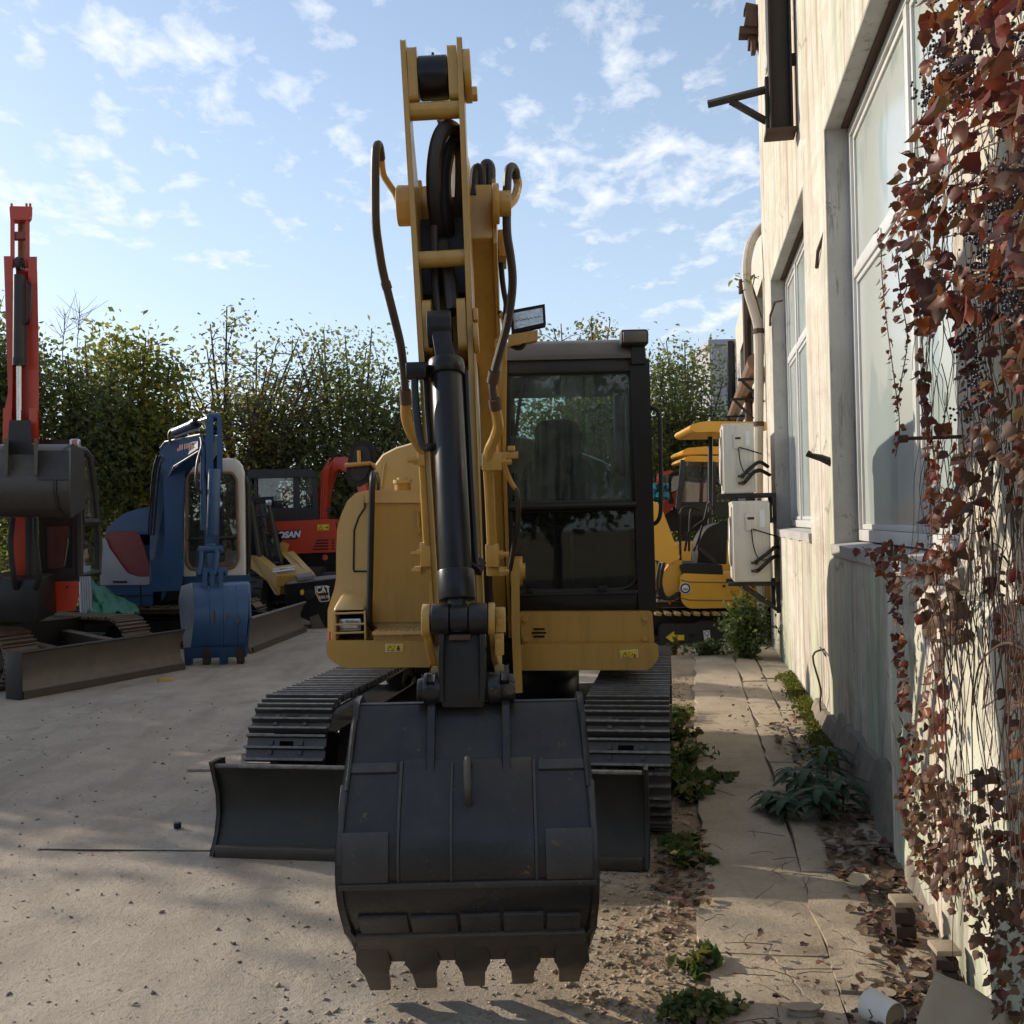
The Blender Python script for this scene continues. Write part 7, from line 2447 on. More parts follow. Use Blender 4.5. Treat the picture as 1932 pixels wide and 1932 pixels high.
def tree(loc, h, rx, ry, zlo, nleaf, size, mat, label, seed, limbs=16, clump=0.26, lean=0.0, bare=0.0, group='trees at the back of the yard', name='tree'):
    g = np.random.default_rng(seed)
    nleaf = int(nleaf * 1.6)
    size = size * 0.82
    root = tag(empty(name, loc), label, 'tree', group)
    tr = MB()
    ht = h * 0.30
    top = Vector((lean * 0.3, 0, ht))
    tr.tube([(0, 0, -0.1), (0.05, 0.02, ht * 0.5), top], [0.12 * h / 6, 0.10 * h / 6, 0.085 * h / 6], 8)
    cz = (h + zlo) / 2
    rz = (h - zlo) / 2
    tips = []
    for i in range(limbs):
        u = g.normal(size=3)
        u /= np.linalg.norm(u)
        u[2] = abs(u[2]) if i % 3 else u[2]
        rr = 0.5 + 0.5 * g.random() ** 0.6
        e = Vector((u[0] * rx * rr + lean, u[1] * ry * rr, cz + u[2] * rz * rr))
        st = Vector((0, 0, ht * (0.5 + 0.5 * g.random()))) if e.z > ht else Vector((0, 0, ht * 0.35))
        mid = st.lerp(e, 0.5) + Vector((g.normal() * 0.12, g.normal() * 0.12, 0.22 * g.random() * h / 6))
        path = catmull([st, mid, e], 4)
        tr.tube(path, [0.05 * h / 6, 0.03 * h / 6, 0.012], 5)
        nt = 9
        for k in range(nt):
            f = 0.35 + 0.65 * (k + g.random()) / nt
            q = path[min(len(path) - 1, int(f * (len(path) - 1)))]
            w = Vector(g.normal(size=3))
            w.normalize()
            w.z = w.z * 0.6 + 0.25
            L_ = 0.35 + 0.6 * g.random()
            e2 = q + Vector((w.x * L_ * rx / 1.4, w.y * L_ * ry / 1.4, w.z * L_))
            if k % 2 == 0 or bare:
                tr.tube([q, q.lerp(e2, 0.5) + Vector((0, 0, 0.04)), e2], [0.014, 0.009, 0.004], 4)
            tips.append((q, e2))
    tr.build('trunk', 'bark', root, smooth=60)
    A = np.array([tuple(a) for a, b in tips])
    B = np.array([tuple(b) for a, b in tips])
    wgt = 0.25 + g.random(len(tips)) ** 2 * 1.6
    idx = g.choice(len(tips), nleaf, p=wgt / wgt.sum())
    t = g.random(nleaf)[:, None] ** 0.6
    pts = A[idx] * (1 - t) + B[idx] * t + np.clip(g.normal(size=(nleaf, 3)), -1.7, 1.7) * clump * np.array([1, 1, 0.75])
    pts = pts[pts[:, 2] > 0.25]
    n = len(pts)
    nrm = unit(g.normal(size=(n, 3)) + np.array([0, 0, 0.9]))
    tip = unit(g.normal(size=(n, 3)) + np.array([0, 0, -0.7]))
    tip = unit(tip - nrm * np.sum(tip * nrm, 1, keepdims=True))
    v, f = leaf_quads(pts, nrm, tip, size * (0.55 + 0.9 * g.random(n)))
    np_mesh('crown', v, f, mat, root)
    return root


def tree_px(x0, x1, ytop, d, nleaf, size, mat, label, seed, zlo=0.4, **kw):
    c = at((x0 + x1) / 2, 900, d)
    h = at((x0 + x1) / 2, ytop - 14, d).z
    rx = (at(x1, 900, d).x - at(x0, 900, d).x) / 2 * 1.15
    return tree((c.x, d, 0), h, rx, min(rx, 1.7), zlo, nleaf, size, mat, label, seed, **kw)


tree_px(-160, 70, 470, 18.5, 15000, 0.125, 'leaf_dark', 'tall dark evergreen tree behind the orange excavator at the left edge', 11, limbs=24, clump=0.32)
tree_px(70, 235, 610, 19.5, 9000, 0.125, 'leaf_dark', 'dark green tree just right of the orange excavator arm', 12, limbs=26, clump=0.34)
tree_px(180, 345, 592, 20.5, 9000, 0.15, 'leaf_mid', 'yellow green tree with large leaves above the blue excavator hood', 13, limbs=18, clump=0.3)
tree_px(300, 620, 558, 22.0, 5600, 0.125, 'leaf_olive', 'thin tree with visible branches above the blue excavator boom', 14, limbs=44, clump=0.27, bare=1, zlo=1.2)
tree_px(520, 790, 603, 22.5, 10500, 0.12, 'leaf_dark', 'dense dark green tree left of the yellow excavator boom', 15, limbs=36, clump=0.38)
tree_px(760, 1010, 640, 24.0, 10000, 0.13, 'leaf_dark', 'dark tree hidden behind the yellow excavator boom', 16, limbs=22, clump=0.34)
tree_px(1000, 1250, 580, 24.0, 7500, 0.12, 'leaf_olive', 'thin crowned tree above the yellow excavator cab roof', 17, limbs=30, clump=0.24, bare=1)
tree_px(1190, 1385, 640, 25.0, 11500, 0.13, 'leaf_dark', 'dense tree between the cab and the far building', 18, limbs=34, clump=0.36)
# the row goes on along the left side of the yard, outside the picture; it shades the yard
for k, (x, y, h) in enumerate(((-11.6, 11.9, 5.5), (-11.2, 14.2, 5.9), (-11.8, 16.6, 5.9), (-12.6, 8.2, 5.0))):
    tree((x, y, 0), h, 1.7, 1.6, 0.5, 6500, 0.17, 'leaf_dark', ['second', 'third', 'farthest', 'nearest'][k] + ' tree along the left side of the yard, outside the picture', 31 + k, limbs=18, clump=0.36, group='trees along the left side of the yard')

# and closes the yard behind the photographer, where the cab glass mirrors it
for k, (x, y, h) in enumerate(((-9.0, -9.5, 5.6), (-5.6, -11.0, 6.2), (-2.2, -10.2, 5.8), (1.0, -11.2, 6.0), (4.0, -10.0, 5.6))):
    tree((x, y, 0), h, 2.1, 1.4, 0.2, 3600, 0.26, 'leaf_dark', ['first', 'second', 'third', 'fourth', 'fifth'][k] + ' tree from the left behind the photographer, outside the picture', 131 + k, limbs=18, clump=0.4, group='trees behind the photographer')


def shrub(loc, rx, ry, h, n, size, mat, label, seed, group=None, cat='shrub', name='shrub', up=0.5, stems=14):
    g = np.random.default_rng(seed)
    root = tag(empty(name, loc), label, cat, group)
    st = MB()
    P_ = []
    for k in range(stems):
        a = g.random() * 2 * PI
        r_ = math.sqrt(g.random())
        e = Vector((math.cos(a) * rx * r_, math.sin(a) * ry * r_, h * (1 - 0.6 * r_ * r_) * (0.65 + 0.35 * g.random())))
        m_ = Vector((e.x * 0.35, e.y * 0.35, e.z * 0.55))
        path = catmull([Vector((e.x * 0.08, e.y * 0.08, 0)), m_, e], 4)
        st.tube(path, [0.012 * h, 0.008 * h, 0.003], 4)
        P_ += [tuple(q) for q in path[1:]]
    st.build('stem', 'bark', root)
    P_ = np.array(P_)
    idx = g.integers(0, len(P_), n)
    pts = P_[idx] + g.normal(size=(n, 3)) * np.array([rx, ry, h]) * 0.11
    pts[:, 2] = np.maximum(pts[:, 2], 0.01)
    nrm = unit(g.normal(size=(n, 3)) + np.array([0, -0.2, 0.9]))
    tip = unit(g.normal(size=(n, 3)) + np.array([0, 0, up - 0.5]))
    tip = unit(tip - nrm * np.sum(tip * nrm, 1, keepdims=True))
    v, f = leaf_quads(pts, nrm, tip, size * (0.5 + g.random(n)))
    np_mesh('foliage', v, f, mat, root)
    return root


# undergrowth that closes the view below the crowns
names = ['behind the orange excavator', 'behind the blue excavator hood', 'between the blue excavator and the white cab', 'behind the loader', 'behind the orange back row excavator', 'behind the tan hood', 'behind the yellow excavator cab', 'below the far building trees', 'beside the far building corner']
for k, (x, w) in enumerate(((20, 150), (190, 130), (330, 130), (470, 130), (620, 140), (780, 150), (1000, 190), (1190, 140), (1330, 110))):
    d = 21.0 + 0.4 * (k % 3) + (4 if x > 900 else 0)
    c = at(x, 1000, d)
    shrub((c.x, d, 0), w / 1932 * d * 0.62, 0.9, 2.9, 3600, 0.17, 'leaf_dark', 'overgrown dark shrub ' + names[k], 50 + k, 'shrubs under the trees', stems=26)
# bare twiggy tops
for k, (x, y0, y1, d) in enumerate(((118, 660, 590, 19), (145, 660, 578, 19))):
    b0, b1 = at(x, y0, d), at(x + 6, y1, d)
    o = MB()
    o.tube([Vector((0, 0, -0.6)), Vector((0, 0, 0)), b1 - b0], [0.012, 0.009, 0.004], 5)
    g = np.random.default_rng(90 + k)
    for j in range(16):
        q = (b1 - b0) * (0.1 + 0.85 * g.random())
        e = q + Vector((g.normal() * 0.28, g.normal() * 0.2, 0.2 + 0.3 * g.random()))
        o.tube([q, q.lerp(e, 0.5) + Vector((0, 0, -0.03)), e], [0.005, 0.004, 0.002], 4)
    oo = o.build('bare_sapling', 'bark')
    oo.location = b0
    tag(oo, ['bare grey twig top left of the yellow green tree', 'bare forked twig top beside the yellow green tree', 'bare twigs sticking out above the cab roof left side', 'bare twigs above the trees right of the cab', 'bare twig top nearest the far building', 'bare twig top on the thin tree right side'][k], 'sapling', 'bare twig tops above the trees')

# ------------------------------------------------------------------ bush and plants by the wall
p = ground_at(1405, 1246)
shrub((p.x, p.y, 0), 0.36, 0.3, 0.80, 2600, 0.055, 'leaf_bush', 'light green bush below the lower air conditioner', 71, cat='bush', name='bush', up=1.2, stems=34)
p = ground_at(1330, 1240)
shrub((p.x, p.y, 0), 0.30, 0.22, 0.22, 500, 0.06, 'leaf_bush', 'low green weed beside the yellow arrow machine', 72, cat='weed', name='weed', stems=12)
p = ground_at(1272, 1236)
shrub((p.x, p.y, 0), 0.09, 0.09, 0.22, 160, 0.05, 'leaf_olive', 'small pale dry weed in front of the yellow arrow', 73, cat='weed', name='weed', stems=8)
spots = [(1285, 1360, 0.22, 0.17, 'weed with yellow flowers beside the track, farthest of the row'), (1278, 1395, 0.20, 0.14, 'leafy weed beside the rear half of the right track'), (1290, 1440, 0.22, 0.15, 'leafy weed beside the middle of the right track'), (1285, 1480, 0.20, 0.16, 'leafy weed beside the front half of the right track'), (1300, 1505, 0.20, 0.13, 'spreading weed by the front of the right track'), (1345, 1478, 0.16, 0.07, 'flat green weed reaching onto the path'), (1302, 1630, 0.15, 0.08, 'small weed on the dirt right of the blade'), (1290, 1600, 0.14, 0.06, 'tiny weed on the dirt just past the blade end'), (1325, 1832, 0.10, 0.07, 'small weed on the dirt near the grass tuft')]
for k, (x, y, r_, h, lab) in enumerate(spots):
    p = ground_at(x, y)
    shrub((p.x, p.y, 0), r_, r_ * 1.1, h, 260, 0.055, 'leaf_weed', lab, 80 + k, 'weeds along the right track', 'weed', 'weed', stems=12)
p = ground_at(1325, 1925)
shrub((p.x, p.y, 0), 0.145, 0.10, 0.085, 1500, 0.028, 'leaf_weed', 'thick fern like grass tuft at the bottom edge', 95, cat='weed', name='grass_tuft', stems=40, up=1.2)


def lance_leaf(mb, base, dirv, L_, w, droop):
    """long leaf blade of five cross sections, folded on the midrib"""
    dirv = Vector(dirv).normalized()
    sd = dirv.cross(Vector((0, 0, 1))).normalized()
    up = sd.cross(dirv)
    b = len(mb.v)
    for i, (t, ww) in enumerate(((0, 0.12), (0.25, 0.8), (0.5, 1.0), (0.75, 0.7), (1.0, 0.03))):
        c = base + dirv * L_ * t - Vector((0, 0, 1)) * droop * L_ * t * t
        for s in (-1, 0, 1):
            mb.v.append(c + sd * s * w * ww + up * (abs(s) * 0.25 * w * ww))
    for i in range(4):
        q = b + i * 3
        mb.f += [(q, q + 1, q + 4, q + 3), (q + 1, q + 2, q + 5, q + 4)]


pl = [(1500, 1500, 0.17, 'dark green plant with long leaves on the path, the left one'), (1560, 1485, 0.26, 'dark green plant with long leaves against the wall foot, the back one'), (1548, 1550, 0.20, 'dark green star shaped plant nearest the camera on the path'), (1455, 1530, 0.11, 'small dark green plant lying over the path joint'), (1525, 1520, 0.22, 'tall dark green plant in the middle of the plant group'), (1590, 1530, 0.20, 'dark green plant right of the group, touching the wall foot'), (1482, 1545, 0.12, 'low dark green plant left of the star shaped one')]
for k, (x, y, h, lab) in enumerate(pl):
    p = ground_at(x, y, 0.03)
    root = tag(empty('plant', p), lab, 'plant', 'long leaved plants on the path')
    g = random.Random(200 + k)
    st = MB().tube([(0, 0, 0), (0.01, 0, h * 0.5), (0.0, 0, h * 0.8)], 0.006, 5)
    st.build('stem', 'leaf_plant', root)
    for tier in range(3):
        for j in range(6):
            a = j * PI / 3 + tier * 0.5 + g.uniform(-0.25, 0.25)
            mb = MB()
            lance_leaf(mb, Vector((0, 0, h * (0.35 + 0.25 * tier))), (math.cos(a), math.sin(a), 0.45 - 0.1 * tier), 0.16 * g.uniform(0.8, 1.25) * (h / 0.17) ** 0.5, 0.024, 0.55)
            mb.build('leaf', 'leaf_plant', root, smooth=60)
# sapling that grows out of the wall by the pipe
p = at(1437, 600, 13.2)
root = tag(empty('sapling', p), 'tiny sapling with yellow leaves growing by the bent white pipe', 'sapling')
tw_ = MB()
for q in (((1425, 560), (1410, 535), (1386, 525)), ((1425, 555), (1420, 540), (1424, 520)), ((1420, 545), (1402, 548), (1390, 540))):
    tw_.tube([Vector((0, 0, 0))] + [at(*a, 13.1) - p for a in q], 0.008, 5)
tw_.build('twig', 'bark', root)
for k, (x, y) in enumerate(((1386, 521), (1391, 530), (1396, 518), (1404, 527), (1424, 517), (1432, 523), (1420, 527), (1412, 518), (1382, 528))):
    mb = MB()
    lance_leaf(mb, at(x, y, 13.05) - p, (math.cos(k * 2.1), -0.4, math.sin(k * 1.3) * 0.5), 0.10, 0.03, 0.5)
    mb.build('leaf', 'leaf_mid', root)

# moss along the foot of the wall
g = np.random.default_rng(5)
n = 5200
s = 6.6 + g.random(n) ** 1.1 * 3.9
o = 0.02 + np.abs(g.normal(size=n)) * 0.06 + 0.05 * (s < 7.6)
z = 0.035 + g.random(n) * 0.07 * np.exp(-o * 6)
pts = np.array([tuple(wl(a, b, c)) for a, b, c in zip(s, o, z)])
nrm = unit(g.normal(size=(n, 3)) + np.array([0, 0, 1.0]))
tip = unit(g.normal(size=(n, 3)) + np.array([0, 0, 0.6]))
tip = unit(tip - nrm * np.sum(tip * nrm, 1, keepdims=True))
v, f = leaf_quads(pts, nrm, tip, 0.025 + 0.02 * g.random(n))
tag(np_mesh('moss', v, f, 'moss'), 'bright green moss creeping along the foot of the wall', 'moss', kind='stuff')


# ------------------------------------------------------------------ vine on the near wall
def wall_px(x, y, o=0.0):
    """picture point on the plane that lies o in front of the wall, in wall coordinates"""
    a = at(x, y, 1.0)
    n = Vector((-math.cos(WALL_ANG), math.sin(WALL_ANG), 0))
    den = (a.x * n.x + a.y * n.y)
    t = (o + WALL_C * n.x) / den
    p = Vector((a.x * t, t, CAM_H + (a.z - CAM_H) * t))
    q = wall_m.inverted() @ p
    return Vector((q.x, o, q.z))


LEAF = []
g0 = random.Random(77)
for v_ in range(7):
    # vine leaf: five ribs across a lobed outline, folded on the midrib, cupped and twisted
    mb = MB()
    rows_ = [(0.0, 0.05), (0.10, 0.42), (0.24, 0.36), (0.40, 0.50), (0.58, 0.34), (0.78, 0.24), (1.0, 0.02)] if v_ < 4 else [(0.0, 0.06), (0.12, 0.38), (0.30, 0.45), (0.50, 0.40), (0.70, 0.27), (0.86, 0.13), (1.0, 0.01)]
    fold, droop, tw, curl = g0.uniform(0.03, 0.28), g0.uniform(-0.1, 0.5), g0.uniform(-0.5, 0.5), g0.uniform(-0.6, 0.6)
    for y, hw_ in rows_:
        for k_ in (-1, -0.55, 0, 0.55, 1):
            x = k_ * hw_ * (1 + 0.12 * g0.uniform(-1, 1))
            yy = y - 0.10 * abs(k_) * (1 - y) + 0.03 * g0.uniform(-1, 1) * abs(k_)
            z = fold * abs(x) - droop * (yy - 0.3) ** 2 + tw * x * (yy - 0.4) + curl * x * abs(x) + 0.03 * g0.uniform(-1, 1) * abs(k_)
            mb.v.append(Vector((x * (1 - 0.25 * fold), z, -yy)))
    n_ = len(rows_)
    mb.f = [(i * 5 + j, i * 5 + j + 1, i * 5 + j + 6, i * 5 + j + 5) for i in range(n_ - 1) for j in range(4)]
    o = mb.build('leaf', 'leaf_vine', None, smooth=80)
    LEAF.append(o.data)
    bpy.data.objects.remove(o)
LEAFD = []
for me in LEAF:
    m2 = me.copy()
    m2.materials.clear()
    m2.materials.append(MATS['leaf_dry'])
    LEAFD.append(m2)

vine = tag(empty('vine', (WALL_C, 0, 0), wall_rot), 'red and brown climbing vine with dark berries covering the near wall', 'vine')
g = random.Random(99)


def in_poly(x, y, P_):
    c = False
    j = len(P_) - 1
    for i in range(len(P_)):
        if (P_[i][1] > y) != (P_[j][1] > y) and x < (P_[j][0] - P_[i][0]) * (y - P_[i][1]) / (P_[j][1] - P_[i][1]) + P_[i][0]:
            c = not c
        j = i
    return c


zones = [
    # polygon, count, size lo, hi, offset lo, hi, dry share
    ([(1745, -60), (1990, -60), (1990, 420), (1930, 520), (1790, 640), (1745, 620), (1695, 430), (1700, 300), (1740, 180)], 560, 0.03, 0.068, 0.10, 0.34, 0.1),
    ([(1700, 300), (1780, 280), (1790, 520), (1760, 640), (1690, 600), (1655, 470)], 110, 0.03, 0.055, 0.10, 0.22, 0.0),
    ([(1790, 500), (1990, 430), (1990, 900), (1850, 860), (1800, 700)], 300, 0.025, 0.052, 0.05, 0.22, 0.5),
    ([(1770, 800), (1850, 780), (1870, 1000), (1800, 1080), (1760, 1080), (1745, 1000)], 80, 0.035, 0.06, 0.04, 0.16, 0.4),
    ([(1850, 820), (1990, 800), (1990, 1330), (1880, 1230), (1840, 1050)], 150, 0.022, 0.046, 0.04, 0.16, 0.75),
    ([(1612, 1035), (1700, 1015), (1790, 1030), (1790, 1085), (1740, 1100), (1680, 1120), (1660, 1080)], 115, 0.025, 0.05, 0.10, 0.20, 0.15),
    ([(1720, 1080), (1800, 1080), (1830, 1190), (1770, 1230), (1735, 1170)], 80, 0.03, 0.06, 0.11, 0.2, 0.8),
    ([(1680, 1110), (1700, 1110), (1712, 1250), (1728, 1500), (1700, 1500), (1692, 1300)], 130, 0.025, 0.045, 0.11, 0.17, 0.1),
    ([(1735, 1290), (1775, 1230), (1790, 1330), (1770, 1480), (1730, 1500), (1720, 1420)], 75, 0.03, 0.05, 0.11, 0.18, 0.5),
    ([(1690, 1470), (1780, 1450), (1830, 1560), (1800, 1720), (1720, 1640)], 380, 0.02, 0.042, 0.10, 0.2, 0.85),
    ([(1790, 1460), (1990, 1420), (1990, 1760), (1850, 1700)], 320, 0.02, 0.042, 0.10, 0.2, 0.85),
    ([(1800, 1620), (1990, 1680), (1990, 2000), (1880, 1940), (1830, 1760)], 320, 0.018, 0.038, 0.10, 0.2, 0.9),
    ([(1880, 1150), (1990, 1180), (1990, 1450), (1900, 1420)], 120, 0.022, 0.042, 0.10, 0.2, 0.8),
]
leaves = []
for poly, cnt, s0, s1, o0, o1, dry in zones:
    xs_ = [q[0] for q in poly]
    ys_ = [q[1] for q in poly]
    k = 0
    while k < cnt:
        x, y = g.uniform(min(xs_), max(xs_)), g.uniform(min(ys_), max(ys_))
        if not in_poly(x, y, poly):
            continue
        k += 1
        leaves.append((x, y, g.uniform(o0, o1), g.uniform(s0, s1), g.random() < dry))
# hanging strands in front of the window
strands = [([(1662, 430), (1664, 520), (1672, 600), (1685, 700), (1697, 800), (1690, 860)], 46, 0.02, 0.034), ([(1690, 470), (1700, 560), (1712, 640), (1700, 720), (1692, 780)], 34, 0.02, 0.034), ([(1720, 480), (1738, 620), (1746, 760), (1752, 900), (1758, 1000)], 60, 0.025, 0.045), ([(1735, 700), (1752, 800), (1770, 900), (1775, 980)], 36, 0.025, 0.04)]
stems = MB()
for path_, cnt, s0, s1 in strands:
    pw = [wall_px(x, y, 0.16) for x, y in path_]
    cp_ = catmull(pw, 6)
    stems.tube(cp_, 0.0022, 5)
    for k in range(cnt):
        f = k / cnt
        i = int(f * (len(path_) - 1))
        ff = f * (len(path_) - 1) - i
        x = path_[i][0] * (1 - ff) + path_[i + 1][0] * ff + g.uniform(-7, 7)
        y = path_[i][1] * (1 - ff) + path_[i + 1][1] * ff
        leaves.append((x, y, 0.16 + g.uniform(-0.015, 0.015), g.uniform(s0, s1) * (1.15 - 0.4 * f), False))
leaves.sort(key=lambda q: -q[3] * 10 / max(1.0, abs(q[0] - 1300) / 300))
rest = {False: MB(), True: MB()}
for k, (x, y, o_, sz, dry) in enumerate(leaves):
    p = wall_px(x, y, o_)
    M_ = Matrix.Translation(p) @ Matrix.Rotation(g.uniform(-0.9, 1.5), 4, 'Z') @ Matrix.Rotation(g.gauss(0.35, 0.5), 4, 'X') @ Matrix.Rotation(g.gauss(0, 0.5), 4, 'Y') @ Matrix.Rotation(PI, 4, 'Z') @ Matrix.Scale(sz, 4)
    vi = g.randrange(7)
    if k < 300:
        o = bpy.data.objects.new('leaf', (LEAFD if dry else LEAF)[vi])
        C.objects.link(o)
        o.parent = vine
        o.matrix_local = M_
    else:
        me = LEAF[vi]
        rest[dry].add([M_ @ q.co for q in me.vertices], [tuple(q.vertices) for q in me.polygons])
for dry, mb in rest.items():
    tag(mb.build('foliage', 'leaf_dry' if dry else 'leaf_vine', vine, smooth=60), kind='stuff')
# stems: long wandering runners down the wall
for k in range(190):
    x = g.uniform(1735, 1985)
    y = g.uniform(-40, 1150) if k > 30 else g.uniform(1030, 1250)
    L_ = g.uniform(200, 620)
    pts_ = []
    xx = x
    o_ = g.uniform(0.02, 0.05) + (0.10 if y > 1000 else 0.02)
    for j in range(7):
        pts_.append(wall_px(xx, y + L_ * j / 6, o_ + (0.09 if y + L_ * j / 6 > 1080 else 0)))
        xx += g.uniform(-16, 18)
    stems.tube(catmull(pts_, 3), [g.uniform(0.0012, 0.0026), 0.001], 5)
for k in range(26):
    x, y = g.uniform(1750, 1970), g.uniform(-20, 620)
    pts_ = [wall_px(x + j * g.uniform(14, 40), y - j * g.uniform(4, 30) + 8 * j, g.uniform(0.06, 0.24)) for j in range(5)]
    stems.tube(catmull(pts_, 3), 0.0024, 5)
stems.tube(catmull([wall_px(*q) for q in ((1835, 1330, 0.12), (1848, 1255, 0.2), (1890, 1215, 0.24), (1930, 1225, 0.22), (1960, 1260, 0.18))], 5), 0.0028, 5)
tag(stems.build('stem', 'vine_bark', vine), kind='stuff')
# berry clusters
bm = bmesh.new()
bmesh.ops.create_icosphere(bm, subdivisions=1, radius=1.0)
bv = [q.co.copy() for q in bm.verts]
bf = [tuple(q.index for q in f_.verts) for f_ in bm.faces]
bm.free()
bmb = MB()
for poly, cnt in (([(1735, -30), (1980, -30), (1980, 120), (1760, 130)], 70), ([(1725, 100), (1850, 120), (1830, 260), (1730, 220)], 34), ([(1800, 380), (1980, 260), (1980, 640), (1840, 560)], 95), ([(1780, 620), (1860, 600), (1850, 800), (1790, 780)], 18)):
    xs_, ys_ = [q[0] for q in poly], [q[1] for q in poly]
    k = 0
    while k < cnt:
        x, y = g.uniform(min(xs_), max(xs_)), g.uniform(min(ys_), max(ys_))
        if not in_poly(x, y, poly):
            continue
        k += 1
        o_ = g.uniform(0.06, 0.27)
        for j in range(g.randrange(6, 13)):
            q = wall_px(x + g.gauss(0, 9), y + g.gauss(0, 11), o_ + g.uniform(-0.02, 0.02))
            r_ = g.uniform(0.0045, 0.0068)
            bmb.add([q + c * r_ for c in bv], bf)
tag(bmb.build('berry', 'berry', vine, smooth=80), kind='stuff')

# ------------------------------------------------------------------ small things on the ground
surf('dark_crumb', (0.10, 0.08, 0.062), 0.9, col2=(0.3, 0.25, 0.2), c2=1.0, scale=9.0)
# brick stubs by the wall
for x, y, h, lab in ((1706, 1790, 0.16, 'small dark brick stub at the wall foot, the farther one'), (1784, 1872, 0.13, 'small dark brick stub at the wall foot beside the cardboard')):
    p = ground_at(x, y)
    r_ = tag(empty('brick_stub', p, wall_rot), lab, 'brick stub', 'brick stubs at the wall foot')
    for i in range(3):
        MB().box((0, 0, 0.022 + i * (h / 3)), (0.09 - i * 0.002, 0.075, h / 3 - 0.006), Matrix.Rotation(rng.uniform(-0.06, 0.06), 3, 'Z')).build('brick', 'brick_red', r_, bevel=0.006)
    MB().box((0, 0, h + 0.022), (0.10, 0.085, 0.02), Matrix.Rotation(0.1, 3, 'Z')).build('mortar_cap', 'stone', r_, bevel=0.005)
# paper cup lying on its side
p = ground_at(1640, 1938)
cupr = tag(empty('paper_cup', (p.x, p.y, 0.075), R(-62)), 'white paper cup lying on its side at the bottom right', 'cup')
prof = [(0.0, 0.048), (0.005, 0.052), (0.012, 0.05), (0.06, 0.0475), (0.11, 0.045)]
nn_ = 32
mb = MB()
rings = []
for x, r_ in prof + [(0.108, 0.043), (0.01, 0.047)]:
    rings.append([(x, r_ * math.cos(2 * PI * k / nn_), r_ * math.sin(2 * PI * k / nn_)) for k in range(nn_)])
mb.loft(rings, cap=False)
mb.build('cup_wall', 'cup_white', cupr, smooth=50)
MB().cyl((0.1, 0, 0), (0.104, 0, 0), 0.044, nn_).build('cup_base', 'cardboard', cupr)
MB().tube([(0.045, -0.0475, 0.012), (0.06, -0.0485, -0.004), (0.05, -0.048, -0.014)], 0.0025, 5).build('cup_mark', 'rust_iron', cupr)
# torn cardboard sheet leaning on the rubble
q = [ground_at(1722, 1955, 0.05), ground_at(1905, 1995, 0.06), at(1905, 1880, 3.05), at(1765, 1815, 3.15)]
u_, v_ = (q[1] - q[0]), (q[3] - q[0])
mb = MB()
n_, m_ = 12, 7
for i in range(n_ + 1):
    for j in range(m_ + 1):
        a, b = i / n_, j / m_
        pt = q[0] * (1 - a) * (1 - b) + q[1] * a * (1 - b) + q[2] * a * b + q[3] * (1 - a) * b
        pt = pt + Vector((0, 0, 0.012 * vnoise(a * 3, b * 3, 1.5, 4.0) - 0.03 * b * b))
        mb.v.append(pt)
mb.f = [(i * (m_ + 1) + j, (i + 1) * (m_ + 1) + j, (i + 1) * (m_ + 1) + j + 1, i * (m_ + 1) + j + 1) for i in range(n_) for j in range(m_)]
cbd = mb.build('cardboard_sheet', 'cardboard', smooth=50)
md = cbd.modifiers.new('thick', 'SOLIDIFY')
md.thickness = 0.014
tag(cbd, 'large grey brown cardboard sheet leaning in the bottom right corner', 'cardboard')
# flat stones
for k, (x, y, w, l, h, lab) in enumerate(((1515, 1928, 0.115, 0.05, 0.022, 'flat pale stone at the bottom edge left of the paper cup'), (1672, 1905, 0.06, 0.05, 0.03, 'small stone among the leaves beside the paper cup'), (1735, 1870, 0.05, 0.04, 0.03, 'small stone near the nearer brick stub'))):
    p = ground_at(x, y)
    g2 = random.Random(300 + k)
    ol_ = [(math.cos(a) * w / 2 * g2.uniform(0.8, 1.1), math.sin(a) * l / 2 * g2.uniform(0.8, 1.15)) for a in np.linspace(0, 2 * PI, 11)[:-1]]
    o = MB().plan(ol_, 0.03, 0.03 + h).build('flat_stone', 'stone', bevel=h * 0.4)
    o.location = (p.x, p.y, 0)
    tag(o, lab, 'stone', 'stones near the wall foot')
# steel cover plate set flush in the yard, and a lost bolt
a, b, c, d_ = ground_at(70, 1604), ground_at(395, 1607), ground_at(425, 1568), ground_at(205, 1540)
mb = MB().prism([(v.x, v.y, 0.004) for v in (a, b, c, d_)], (0, 0, 0.0)) if False else MB().prism([(v.x, v.y, 0.006) for v in (a, b, c, d_)], (0, 0, 0.003))
sp_ = mb.build('cover_plate', 'yard_ground', bevel=0.002)
tag(sp_, 'thin dusty plate lying flush on the yard left of the blade', 'plate')
a, b, c, d_ = ground_at(352, 1455), ground_at(455, 1455), ground_at(455, 1420), ground_at(405, 1425)
sp2 = MB().prism([(v.x, v.y, 0.004) for v in (a, b, c, d_)], (0, 0, 0.012)).build('cover_plate', 'yard_ground', bevel=0.002)
tag(sp2, 'thin dusty plate on the yard beside the left track', 'plate')
p = ground_at(335, 1567)
bt = tag(empty('lost_bolt', p), 'black bolt standing head up on the yard left of the blade', 'bolt')
MB().cyl((0, 0, 0), (0, 0, 0.014), 0.034, 6).build('flange', 'grey_metal', bt, bevel=0.003)
MB().cyl((0, 0, 0.014), (0, 0, 0.045), 0.022, 8).build('head', 'frame_black', bt, bevel=0.004)

